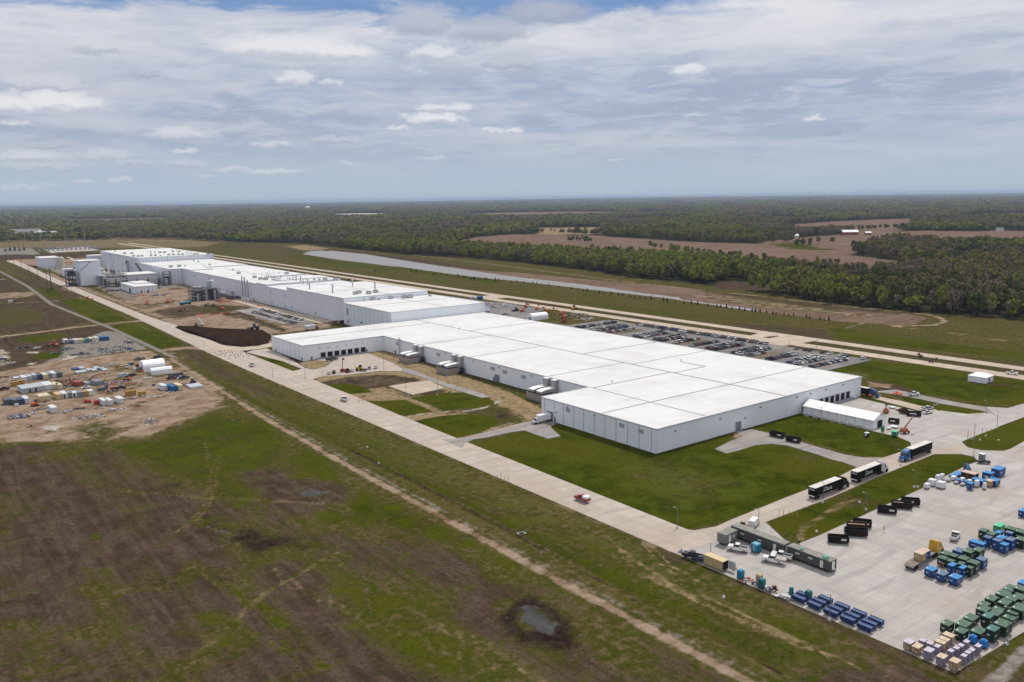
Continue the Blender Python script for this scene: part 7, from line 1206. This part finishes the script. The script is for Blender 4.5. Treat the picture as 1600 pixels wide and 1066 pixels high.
for k, (yy, _, a, b_) in enumerate(rows): carrow(yy, [a + j * 2.6 for j in range(int((b_ - a) / 2.6) + 1)], 'x', math.pi / 2, f'the {ordn(k + 1)} car park row from the left', 'cars in the big car park', p_skip=.02)
carrow(471.6, [336 + j * 2.75 for j in range(44)], 'y', 0, 'the long row beside the parallel roads from the right', 'cars in the long roadside row', .05)
carrow(471.6, [266, 277, 281, 288, 293.5, 303, 306, 312], 'y', 0, 'the short scattered row at the car park end', 'cars in the long roadside row', 0)
carrow(269, [650 + j * 3.4 for j in range(27)], 'y', 0, 'the front row below the tall ribbed wall', 'cars below the tall ribbed wall', .12, .5); carrow(281, [662 + j * 3.4 for j in range(28)], 'y', 0, 'the rear row below the tall ribbed wall', 'cars below the tall ribbed wall', .15, .5)
# ------------------------------------------------------------------ lamps, poles, cones
LP0 = None; PM = mat('lamp_pole', (.20, .21, .22), .5, .3, var=.05)
def lamp(p, h, rot, label, z=.2, grp='street lamps'):
    global LP0; x, y = G(p)
    if LP0 is None:
        o = LP0 = thing('street_lamp', label, 'street lamp', (x, y, z), rot, grp); mb = MB(); mb.tube((0, 0, .5), (0, 0, 6.5), .11, .08, 8); mb.build('pole', PM, o); mb = MB(); mb.tube((0, 0, 6.4), (1.0, 0, 6.6), .06, n=6); mb.build('arm', PM, o); mb = MB(); mb.box(.8, 1.3, -.14, .14, 6.52, 6.66); mb.build('lamp_head', UNIT, o); mb = MB(); mb.tube((0, 0, -.3), (0, 0, .5), .26, n=10); mb.build('base', UNIT, o)
    else: o = dup(LP0, (x, y, z), rot, label, grp)
    o.scale = (1, 1, h / 6.5)
LPS = [((1296, 969), 6.3, 'beside the blue skips'), ((1110, 872), 4.2, 'beside the tan container'), ((1058, 826), 6.5, 'on the lawn at the road corner'), ((1185, 818), 4.4, 'by the white van'), ((1286, 785), 6.8, 'beside the rearmost black semi truck'), ((1353, 799), 6, 'on the grass strip before the black skips'), ((1407, 728), 6, 'beside the blue cab semi truck'), ((1430, 762), 6, 'on the grass strip near the white pallets'), ((1521, 715), 7, 'at the tip of the grass strip'), ((1522, 685), 6, 'left of the right-hand grass island'), ((1512, 685), 3.4, 'short one beside the island lamp'),
       ((1558, 666), 6, 'behind the right-hand grass island'), ((1541, 643), 5, 'at the end of the asphalt lane'), ((1574, 1002), 8, 'beside the green boxes at the right'), ((1283, 656), 5.5, 'in front of the white tent'), ((426.6, 590), 5.6, 'on the perimeter road below the dock wing'), ((477, 594), 6.4, 'left of the dock apron entrance'), ((504, 590), 5, 'at the left of the apron cars'), ((555, 580), 4.4, 'beside the yellow telehandler'), ((600, 577), 9, 'at the right of the dock apron'), ((453, 571), 4.8, 'beside the dock wing end wall'),
       ((634.5, 616), 6.8, 'at the near corner of the concrete pad'), ((684, 611), 6.4, 'at the right corner of the concrete pad'), ((715, 605), 5.4, 'on the straw right of the pad'), ((319, 544), 4, 'at the dirt road junction'), ((385, 480), 5.4, 'beside the parked cars below the ribbed wall'), ((410, 487), 4, 'second beside the ribbed wall cars'), ((1276, 544), 6.4, 'left beyond the car park exit'), ((1317, 552), 4.6, 'at the right end of the car park'), ((1233, 543), 4.2, 'at the car park exit'), ((1285, 545), 4, 'between exit and car park end'), ((1180, 540), 4, 'behind the long roadside row'), ((1105, 526), 4, 'behind the middle of the roadside row'), ((1022, 510), 4, 'behind the left of the roadside row'), ((508.5, 508), 4, 'on the lane end below the tall walls')]
for p, h, w in LPS: lamp(p, h, math.pi * .75, 'slim grey street lamp ' + w)
PB = None
for k, (p, h) in enumerate([((107.5, 452), 21), ((77.8, 455.5), 25), ((62.5, 438), 18), ((48, 430), 17), ((36, 422), 15), ((24, 415), 15), ((13.5, 414), 21)]):
    x, y = G(p); x -= 2; lab = f'{ordn(k + 1)} tall power pole counted from the nearest along the perimeter road'
    if PB is None:
        PB = thing('power_pole', lab, 'power pole', (x, y, 0), group='power poles along the perimeter road'); mb = MB(); mb.tube((0, 0, 0), (0, 0, 20), .32, .2, 8); mb.build('pole', DSTEEL, PB); mb = MB(); mb.box(-1.6, 1.6, -.1, .1, 18.6, 18.85); mb.build('cross_arm', DSTEEL, PB); o = PB
    else: o = dup(PB, (x, y, 0), label=lab)
    o.scale = (1, 1, h / 20)
x, y = G((78.5, 455)); o = thing('lattice_mast', 'thick steel lattice mast beside the perimeter road', 'mast', (x + 1.5, y, 0)); mb = MB(); mb.tube((0, 0, 0), (0, 0, 26), .9, .4, 4); mb.build('shaft', DSTEEL, o); mb = MB(); mb.box(-2, 2, -.15, .15, 24, 24.3); mb.build('cross_arm', DSTEEL, o)
CN = None; cr = random.Random(8)
cps = [(351, 549), (346, 551), (356, 548), (336, 552), (358, 561), (368, 559.5), (380, 558), (343, 550), (348, 554), (353, 553), (363, 553), (360, 556), (366, 556), (371, 554), (376, 555), (385, 554), (344, 555), (352, 557), (357, 551), (373, 558), (388, 557), (340, 555), (362, 550), (377, 551)]
for k, p in enumerate(sorted(cps)):
    x, y = G(p); lab = f'{ordn(k + 1)} small orange traffic barrel from the left at the road junction'
    if CN is None: CN = thing('traffic_barrel', lab, 'traffic barrel', (x, y, .1), group='traffic barrels at the road junction'); mb = MB(); mb.tube((0, 0, .06), (0, 0, 1.0), .24, .18, 8); mb.build('drum', mat('barrel_orange', (.20, .10, .06), .8), CN); mb = MB(); mb.tube((0, 0, .55), (0, 0, .7), .235, .225, 8); mb.build('band', WHITE, CN); mb = MB(); mb.box(-.42, .42, -.42, .42, 0, .059); mb.build('base', BLKM, CN)
    else: dup(CN, (x, y, .1), label=lab)
YB = None; yp = [(777, 750), (783, 748), (788, 752), (794, 751), (560, 628), (566, 627), (562, 631), (569, 630), (1217, 806), (1224, 806), (1233, 808), (1238, 809), (1243, 807), (1246, 811), (1535, 676), (1541, 678), (1548, 677)]
for k, p in enumerate(yp):
    x, y = G(p); pl_ = ['in the lawn above the red pickup', 'in the grass left of the straw tracks', 'in the grass strip by the cross road', 'on the right-hand grass island'][0 if k < 4 else 1 if k < 8 else 2 if k < 14 else 3]; q = [0, 4, 8, 14][0 if k < 4 else 1 if k < 8 else 2 if k < 14 else 3]
    lab = f'{ordn(k - q + 1)} thin yellow marker post {pl_}'
    if YB is None: YB = thing('marker_post', lab, 'marker post', (x, y, 0), group='yellow marker posts'); mb = MB(); mb.tube((0, 0, 0), (0, 0, 1.9), .10, n=6); mb.build('post', mat('marker_yellow', (.50, .40, .08), .6), YB); mb = MB(); mb.tube((0, 0, 1.9), (0, 0, 2.0), .12, n=6); mb.build('cap', MATS['marker_yellow'], YB)
    else: dup(YB, (x, y, 0), label=lab)
WB = None
for k, p in enumerate([(1285, 786), (1276, 832), (1353, 797), (1343, 786), (1428, 762), (1434, 762), (1531, 688), (1540, 682), (1560, 689), (1460, 634), (1464, 633), (1573, 1008), (638, 618), (683, 617), (1296, 970), (574, 700), (592, 725), (1131, 935)]):
    x, y = G(p); lab = f'small white concrete utility box near {["the rear semi truck", "the tyre tracks", "the strip lamp", "the strip middle", "the white pallets", "the pallet corner", "the island left", "the island middle", "the island right", "the asphalt lane", "the lane bend", "the right green boxes", "the pad corner", "the pad end", "the blue skips", "the gravel track", "the track ditch", "the yard verge"][k]}'
    if WB is None: WB = thing('utility_box', lab, 'utility box', (x, y, -.02), group='small white utility boxes on the grass'); mb = MB(); mb.box(-.25, .25, -.25, .25, 0, .55); mb.build('body', WHITE, WB); mb = MB(); mb.box(-.28, .28, -.28, .28, .552, .6); mb.build('lid', UNIT, WB)
    else: dup(WB, (x, y, -.02), label=lab)
x, y = G((815, 834)); pile('pale culvert stones beside the ditch', (815, 834), 2.5, 1.5, .5, [CLR['white'], CLR['grey']], 12, big=.5)
# fence on the far side of the pale pads: substation gear
for k, (p, n_, lab) in enumerate((((112, 391), 14, 'line of dark switchgear frames on the pale far pad'), ((27, 392), 5, 'dark blue transformer group on the left far pad'))):
    x, y = G(p); o = thing('substation', lab, 'substation', (x, y, 0)); 
    for j in range(n_):
        mb = MB(); a = (j - n_ / 2) * 9; mb.box(a - 2, a + 2, -2, 2, 0, 5 + (j % 3) * 2); mb.tube((a, 6, 0), (a, 6, 14 + (j % 2) * 5), .4, n=5); mb.build('switchgear', BLUEG if k == 0 else DSTEEL, o)
for k, (px0, h) in enumerate(((40, 40), (52, 34), (65, 36), (80, 34), (103, 40), (134, 44))):
    x, y = G((px0, 388)); o = thing('pylon', f'{ordn(k + 1)} thin transmission pole from the left on the far plain', 'transmission pole', (x, y, 0), group='transmission poles on the far plain'); mb = MB(); mb.tube((0, 0, 0), (0, 0, h), .6, .35, 6); mb.build('pole', STEEL, o); mb = MB(); mb.box(-4, 4, -.3, .3, h - 5, h - 4.4); mb.build('cross_arm', STEEL, o)
# distant buildings
def house(label, p, w, l, h, wall, roof, rot=.3, cat='house', pitch=.35):
    x, y = G(p); o = thing('farm_building' if cat != 'house' else 'house', label, cat, (x, y, -.2), rot); mb = MB(); mb.box(-w / 2, w / 2, -l / 2, l / 2, 0, h); mb.prism([(-w / 2, h), (w / 2, h), (0, h + w * pitch)], -l / 2, l / 2); mb.build('wall', wall, o)
    mb = MB(); e = .6; mb.prism([(-w / 2 - e, h - .2), (0, h + w * pitch + .3), (w / 2 + e, h - .2), (w / 2 + e, h + .2), (0, h + w * pitch + .9), (-w / 2 - e, h + .2)], -l / 2 - e, l / 2 + e); mb.build('roof', roof, o); mb = MB(); mb.box(-w * .15, w * .15, -l / 2 - .15, -l / 2 + .1, 0, h * .7); mb.build('door', DARK, o)
REDW = mat('barn_red', (.30, .055, .035), .8); WHR = mat('white_roof', (.78, .78, .78), .6); GRR = mat('grey_shingle', (.20, .20, .20), .9)
house('long red barn with white roof among the ploughed fields', (1327, 367), 18, 38, 7, REDW, WHR, math.radians(52), 'barn', .25); house('small white shed right of the red barn', (1356, 367), 10, 14, 5, REDW, WHR, .8, 'shed', .25); house('small white farm shed left of the red barn', (1240, 371.5), 12, 20, 5, WHITE, WHR, .8, 'shed', .25)
house('white farmhouse beyond the upper field', (1451, 342), 22, 40, 7, WHITE, WHR, .8); house('grey house beside the ploughed field among trees', (1039, 367.5), 14, 16, 7, UNIT, GRR, .4); house('grey roofed house at the field corner', (1204, 372), 16, 26, 6, UNIT, GRR, .9)
house('large grey roofed building at the far left wood edge', (40, 367), 60, 90, 12, WHITE, GRR, 1.2, 'building', .12); house('lower white building right of the large grey one', (73, 369), 50, 60, 9, WHITE, UNIT, 1.2, 'building', .12); house('small white house before the far left wood', (132, 369), 16, 22, 6, WHITE, WHR, .6); house('white house in the woods left of centre', (345, 352), 20, 40, 8, WHITE, WHR, .6); house('white barn near the right frame edge', (1592, 354), 12, 24, 6, WHITE, WHR, .7, 'barn'); house('grey house in trees at far right', (1562, 361), 10, 16, 5, WHITE, GRR, .7)
x, y = G((481, 331)); o = thing('water_tower', 'tiny white water tower near the horizon', 'water tower', (x, y, 0)); mb = MB(); mb.tube((0, 0, 0), (0, 0, 38), 3, n=8); mb.build('leg', WHITE, o); mb = MB(); mb.tube((0, 0, 34), (0, 0, 42), 9, 24, 12); mb.tube((0, 0, 42), (0, 0, 52), 24, 10, 12); mb.build('tank', WHITE, o)
# ------------------------------------------------------------------ small conifers along the lagoon
def leafmat(name, c1, c2, c3):
    m = bpy.data.materials.new(name); m.use_nodes = True; t = NT(m.node_tree); b = t.n['Principled BSDF']; oi = t.new('ShaderNodeObjectInfo'); gi = t.new('ShaderNodeNewGeometry')
    n = t.noise(t.new('ShaderNodeTexCoord').outputs['Object'], .35, 3, .6); c = t.mix(oi.outputs['Random'], c1, c2); c = t.mix(t.m('MULTIPLY', t.ss(n, .4, .65), .6), c, c3)
    c = t.mix(t.m('MULTIPLY', gi.outputs['Random Per Island'], .4), c, tuple(x * .55 for x in c1))
    big = t.noise(gi.outputs['Position'], .006, 4, .6); c = t.mix(t.m('MULTIPLY', t.ss(big, .5, .68), .35), c, c3)
    t.l.new(c, b.inputs['Base Color']); b.inputs['Roughness'].default_value = .9; b.inputs['Specular IOR Level'].default_value = .05; return m
LM = [leafmat('leaf_spring', (.25, .28, .045), (.18, .21, .035), (.29, .29, .06)), leafmat('leaf_dark', (.095, .115, .032), (.13, .145, .040), (.16, .16, .05)), leafmat('leaf_bare', (.25, .19, .145), (.18, .14, .105), (.21, .18, .11)), leafmat('leaf_olive', (.23, .20, .06), (.18, .155, .055), (.25, .20, .075))]
CONM = leafmat('conifer', (.012, .018, .010), (.018, .026, .012), (.016, .022, .010)); BARK = mat('bark', (.11, .085, .065), .9, var=.2)
def quads(cs, size, rg, el=1.0):
    n = len(cs); a = rg.normal(size=(n, 3)); a /= np.linalg.norm(a, axis=1, keepdims=True); b_ = np.cross(a, rg.normal(size=(n, 3))); b_ /= np.linalg.norm(b_, axis=1, keepdims=True)
    s = size * rg.uniform(.6, 1.3, (n, 1)); v = np.stack([cs - a * s - b_ * s * .6, cs + a * s * .7 - b_ * s, cs + a * s + b_ * s * .7, cs - a * s * .6 + b_ * s], 1).reshape(-1, 3)
    return v, np.arange(4 * n).reshape(n, 4)
def crown_mesh(seed, kind, n=230, size=.85):
    rg = np.random.default_rng(seed); lobes = []; nl = rg.integers(7, 11); 
    for k in range(nl): th = rg.uniform(0, 6.28); rad = rg.uniform(.8, 3.6); z = rg.uniform(5.0, 12.2); rad *= 1 - abs(z - 8) / 7; lobes.append((rad * math.cos(th), rad * math.sin(th), z, rg.uniform(1.5, 2.7)))
    cs = []
    for k in range(n):
        L_ = lobes[rg.integers(nl)]; d_ = rg.normal(size=3); d_ /= np.linalg.norm(d_); r = L_[3] * rg.uniform(.55, 1.08) * (1 if kind != 2 else rg.uniform(.6, 1.15)); cs.append((L_[0] + d_[0] * r, L_[1] + d_[1] * r, L_[2] + d_[2] * r * .85))
    v, f = quads(np.array(cs), size, rg); me = bpy.data.meshes.new('crown'); me.from_pydata(v.tolist(), [], f.tolist()); me.materials.append(LM[kind]); return me
TRUNK = MB(); TRUNK.tube((0, 0, -.3), (0, 0, 5), .30, .2, 6); TRUNK.tube((0, 0, 5), (.4, .2, 10), .2, .07, 5); TRUNK.tube((0, 0, 3.6), (2, .5, 7), .12, .05, 4); TRUNK.tube((0, 0, 4.2), (-1.6, 1, 8), .12, .05, 4); TRUNK.tube((0, 0, 4.6), (.2, -1.9, 7.6), .12, .05, 4)
trp = TRUNK.build('trunk', BARK); TRM = trp.data; bpy.data.objects.remove(trp)
CRN = [[crown_mesh(100 + k * 10 + j, k, [330, 330, 240, 320][k], [.70, .70, .52, .68][k]) for j in range(3)] for k in range(4)]
con = MB(); 
for k in range(4): con.tube((0, 0, .4 + k * .65), (0, 0, 1.5 + k * .65), .95 - k * .2, .25 - k * .05, 7)
cme = con.build('foliage', CONM); CONF = cme.data; bpy.data.objects.remove(cme); tb_ = MB(); tb_.tube((0, 0, -.2), (0, 0, .6), .09, n=5); tbo = tb_.build('trunk', BARK); CTR_ = tbo.data; bpy.data.objects.remove(tbo)
cx_ = [(800 + a / 4, 440 + b_ / 4) for a, b_ in ((30, 4), (75, 9), (130, 12), (155, 16), (230, 26), (295, 38), (370, 50), (445, 62), (470, 66), (515, 72), (545, 76), (570, 78), (620, 84), (665, 88), (690, 92), (735, 99), (765, 105), (800, 108), (835, 112), (870, 116), (945, 124), (970, 127), (1020, 132), (1075, 139), (1120, 143), (1160, 148), (1225, 158), (1280, 162), (1305, 165), (1340, 169), (1375, 174), (1420, 179), (1455, 183), (1500, 189), (1520, 191), (1550, 194), (1590, 199))]
cx_ += [(1200 + a / 4, 440 + b_ / 4) for a, b_ in ((30, 204), (50, 205), (100, 211), (130, 216), (160, 218), (240, 227), (260, 233), (325, 241), (350, 245), (380, 246))]
rr = random.Random(3); cx_ += [(rr.uniform(640, 800), 0) for _ in range(26)]
cl_ = []
for p in cx_:
    if p[1] == 0: p = (p[0], 424 + (p[0] - 640) * .112 + rr.uniform(-2.2, 2.5))
    cl_.append(p)
for k, p in enumerate(sorted(cl_)):
    x, y = G(p); s = rr.uniform(.75, 1.2); o = thing('conifer', f'small dark conifer, {ordn(k + 1)} from the left along the pale lagoon', 'conifer', (x, y, -.05), rr.uniform(0, 6), 'small conifers along the lagoon'); o.scale = (s, s, s * rr.uniform(.95, 1.25))
    for nm_, me in (('trunk', CTR_), ('foliage', CONF)): c_ = bpy.data.objects.new(nm_, me); COL.objects.link(c_); c_.parent = o
for k, p in enumerate([(586, 424.5), (1220, 462), (1218, 457), (1230, 460), (372, 383.5), (356, 386)]):
    x, y = G(p); o = thing('bush', f'lone dark bush {["beyond the tallest block", "on the grass at the glade", "left at the wood edge glade", "right at the wood edge glade", "on the far plain right", "on the far plain left"][k]}', 'bush', (x, y, -.1)); rg = np.random.default_rng(k); cs = rg.normal(size=(50, 3)) * (1.2, 1.2, .7) + (0, 0, 1.2); v, f = quads(cs, .5, rg); me = bpy.data.meshes.new('foliage'); me.from_pydata(v.tolist(), [], f.tolist()); me.materials.append(LM[1]); c_ = bpy.data.objects.new('foliage', me); COL.objects.link(c_); c_.parent = o; mb = MB(); mb.tube((0, 0, -.2), (0, 0, 1), .12, n=5); mb.build('stem', BARK, o)
# ------------------------------------------------------------------ woods
def inpoly(X, Y, poly):
    ins = np.zeros(len(X), bool); n = len(poly)
    for k in range(n):
        ax, ay = poly[k]; bx, by = poly[(k + 1) % n]; ins ^= ((ay > Y) != (by > Y)) & (X < (bx - ax) * (Y - ay) / ((by - ay) + 1e-12) + ax)
    return ins
rg = np.random.default_rng(5); PX, PY, SZ, SZZ = [], [], [], []
for d0, d1, sp_, sc, szz in ((560, 1300, 8.6, 1.18, 1.36), (1300, 2200, 10.6, 1.35, 1.36), (2200, 3600, 16, 2.0, 1.35), (3600, 6500, 27, 3.2, 1.35), (6500, 14000, 62, 7, 1.6), (14000, 34000, 190, 20, 2.6)):
    a0, a1 = math.radians(-4), math.radians(82); area = (a1 - a0) / 2 * (d1 ** 2 - d0 ** 2); n = int(area / sp_ ** 2 * 1.15)
    r = np.sqrt(rg.uniform(d0 ** 2, d1 ** 2, n)); th = rg.uniform(a0, a1, n); X, Y = r * np.sin(th), r * np.cos(th)
    m = inpoly(X, Y, WOODPOLY)
    for kk, poly in CLEAR.items(): m &= ~inpoly(X, Y, poly)
    PX.append(X[m]); PY.append(Y[m]); SZ.append(np.full(m.sum(), sc) * rg.uniform(.75, 1.25, m.sum())); SZZ.append(np.full(m.sum(), szz) * rg.uniform(.72, 1.22, m.sum()))
# hedgerows and single trees in the fields
for pts, n in (([(885, 377), (935, 381)], 10), ([(1240, 386), (1260, 382), (1290, 380)], 14), ([(1195, 383), (1240, 377)], 10), ([(1235, 362), (1300, 363), (1345, 360), (1420, 357)], 60), ([(838, 364), (955, 368), (1050, 373)], 40), ([(1020, 389), (1100, 403), (1200, 415), (1400, 428)], 50)):
    Q = GP(pts)
    for _ in range(n): k = rg.integers(len(Q) - 1); f = rg.uniform(); PX.append([Q[k][0] + (Q[k + 1][0] - Q[k][0]) * f + rg.normal() * 8]); PY.append([Q[k][1] + (Q[k + 1][1] - Q[k][1]) * f + rg.normal() * 8]); SZ.append([rg.uniform(.9, 1.4)]); SZZ.append([rg.uniform(.9, 1.3)])
PX, PY, SZ, SZZ = (np.concatenate([np.asarray(a, float) for a in L_]) for L_ in (PX, PY, SZ, SZZ)); D = np.hypot(PX, PY)
# kind by stand: slow noise plus the stands the photograph shows
sn = np.sin(PX / 61 + 1.7) * np.cos(PY / 83) + .8 * np.sin(PX / 143 - PY / 117 + 2) + rg.normal(0, .55, len(PX)); sn2 = np.sin(PX / 37 + PY / 91) + .7 * np.cos(PY / 47 - PX / 150) + rg.normal(0, .6, len(PX))
kind = np.where(sn > .8, 0, np.where(sn < -.55, 2, np.where(sn2 > 0, 3, 1)))
EF = (D < 900) & (rg.uniform(size=len(PX)) < .5) & (PX < np.interp(PY, [150, 271, 338, 427, 512, 628, 717, 886], [715, 713, 697, 697, 719, 752, 750, 791]) + 14); 
SPR = GP([(560, 398), (700, 408), (900, 424), (1060, 442), (1210, 462), (1240, 440), (1150, 415), (1000, 396), (800, 385), (560, 385)]); ms = inpoly(PX, PY, SPR); kind[ms] = np.where(rg.uniform(size=ms.sum()) < .6, 0, kind[ms])
BR = GP([(1180, 420), (1420, 440), (1640, 470), (1640, 400), (1410, 428)]); ms = inpoly(PX, PY, BR); kind[ms] = np.where(rg.uniform(size=ms.sum()) < .45, 2, np.where(rg.uniform(size=ms.sum()) < .5, 3, kind[ms]))
DK = GP([(1200, 468), (1400, 495), (1640, 520), (1640, 470), (1400, 445), (1200, 432)]); ms = inpoly(PX, PY, DK); kind[ms] = np.where(rg.uniform(size=ms.sum()) < .3, 1, kind[ms])
kind[EF] = 0; azp = np.degrees(np.arctan2(PX, PY)); inview = (azp > 5) & (azp < 70) & (D > 600)
# open standing front rows: choose what shows largest
idx = np.nonzero(inview)[0]; idx = idx[np.argsort(D[idx])][:300]; sel = np.zeros(len(PX), bool); sel[idx] = True
KL = ['pale green tree, {} of its kind from the left, nearest wood rows', 'dark green tree, {} of its kind from the left, nearest wood rows', 'brownish bare tree, {} of its kind from the left, nearest wood rows', 'olive tree, {} of its kind from the left, nearest wood rows']
SRC = {}
pxs = {int(i): 0 for i in idx}
for k in range(4):
    ks = [int(i) for i in idx if kind[i] == k]; ks.sort(key=lambda i: azp[i])
    for j, i in enumerate(ks): pxs[i] = j + 1
for j, i in enumerate(idx):
    k = int(kind[i]); v = int(rg.integers(3)); o = thing('tree', KL[k].format(ordn(pxs[int(i)])), 'tree', (PX[i], PY[i], 0), rg.uniform(0, 6.28), ['pale green', 'dark green', 'brownish', 'olive green'][k] + ' trees in the nearest rows of the wood'); s = SZ[i] * 1.0; o.scale = (s, s, SZZ[i])
    for nm_, me in (('trunk', TRM), ('crown', CRN[k][v])): c_ = bpy.data.objects.new(nm_, me); COL.objects.link(c_); c_.parent = o; SRC.setdefault((k, v), c_) if nm_ == 'crown' else None
rest = ~sel; me = bpy.data.meshes.new('woodland'); n = int(rest.sum()); me.vertices.add(n)
hz = np.clip((D[rest] - 9000) / 20000, 0, 1) * (28 * np.sin(PX[rest] / 5200 + 1.1) * np.sin(PY[rest] / 4300 + .4) + 14 * np.sin(PX[rest] / 1700 + PY[rest] / 2500))
me.vertices.foreach_set('co', np.stack([PX[rest], PY[rest], hz], -1).astype(np.float32).ravel())
var = kind[rest] * 3 + rg.integers(0, 3, n)
for nm_, arr, ty in (('variant', var.astype(np.int32), 'INT'), ('turn', rg.uniform(0, 6.28, n).astype(np.float32), 'FLOAT')): a = me.attributes.new(nm_, ty, 'POINT'); a.data.foreach_set('value', arr)
a = me.attributes.new('size', 'FLOAT_VECTOR', 'POINT'); a.data.foreach_set('vector', np.stack([SZ[rest], SZ[rest], SZZ[rest]], -1).astype(np.float32).ravel())
wo = bpy.data.objects.new('woodland', me); COL.objects.link(wo); tag(wo, 'mixed spring woodland of countless trees stretching to the horizon', 'woodland', kind='stuff')
ng = bpy.data.node_groups.new('woodland', 'GeometryNodeTree'); ng.interface.new_socket('Geometry', in_out='INPUT', socket_type='NodeSocketGeometry'); ng.interface.new_socket('Geometry', in_out='OUTPUT', socket_type='NodeSocketGeometry')
N, Lk = ng.nodes, ng.links; gi = N.new('NodeGroupInput'); go_ = N.new('NodeGroupOutput'); ip = N.new('GeometryNodeInstanceOnPoints'); jn = N.new('GeometryNodeGeometryToInstance')
srcs = []
for k in range(4):
    for v in range(3):
        if (k, v) not in SRC: SRC[(k, v)] = next(iter(SRC.values()))
        oi = N.new('GeometryNodeObjectInfo'); oi.inputs['Object'].default_value = SRC[(k, v)]; oi.inputs['As Instance'].default_value = True; oi.transform_space = 'ORIGINAL'; srcs.append(oi)
jg = N.new('GeometryNodeJoinGeometry')
for oi in reversed(srcs): Lk.new(oi.outputs['Geometry'], jg.inputs[0])
def natt(name, ty): a = N.new('GeometryNodeInputNamedAttribute'); a.data_type = ty; a.inputs['Name'].default_value = name; return [s for s in a.outputs if s.enabled][0]
Lk.new(gi.outputs[0], ip.inputs['Points']); Lk.new(jg.outputs[0], ip.inputs['Instance']); ip.inputs['Pick Instance'].default_value = True; Lk.new(natt('variant', 'INT'), ip.inputs['Instance Index']); Lk.new(natt('size', 'FLOAT_VECTOR'), ip.inputs['Scale'])
cb = N.new('ShaderNodeCombineXYZ'); Lk.new(natt('turn', 'FLOAT'), cb.inputs[2]); Lk.new(cb.outputs[0], ip.inputs['Rotation']); Lk.new(ip.outputs[0], go_.inputs[0])
md = wo.modifiers.new('woodland', 'NODES'); md.node_group = ng
print('woodland points', n)
# ------------------------------------------------------------------ haze
hm = bpy.data.materials.new('haze'); hm.use_nodes = True; t = NT(hm.node_tree); t.n.clear(); ou = t.new('ShaderNodeOutputMaterial'); pv = t.new('ShaderNodeVolumePrincipled'); pv.inputs['Color'].default_value = (.55, .68, .88, 1); pv.inputs['Density'].default_value = 4.2e-5; pv.inputs['Anisotropy'].default_value = .1; t.l.new(pv.outputs[0], ou.inputs['Volume'])
mb = MB(); mb.box(-46000, 46000, -46000, 46000, -60, 135); o = mb.build('haze', hm); tag(o, 'thin blue air haze over the whole countryside', 'haze', kind='stuff')
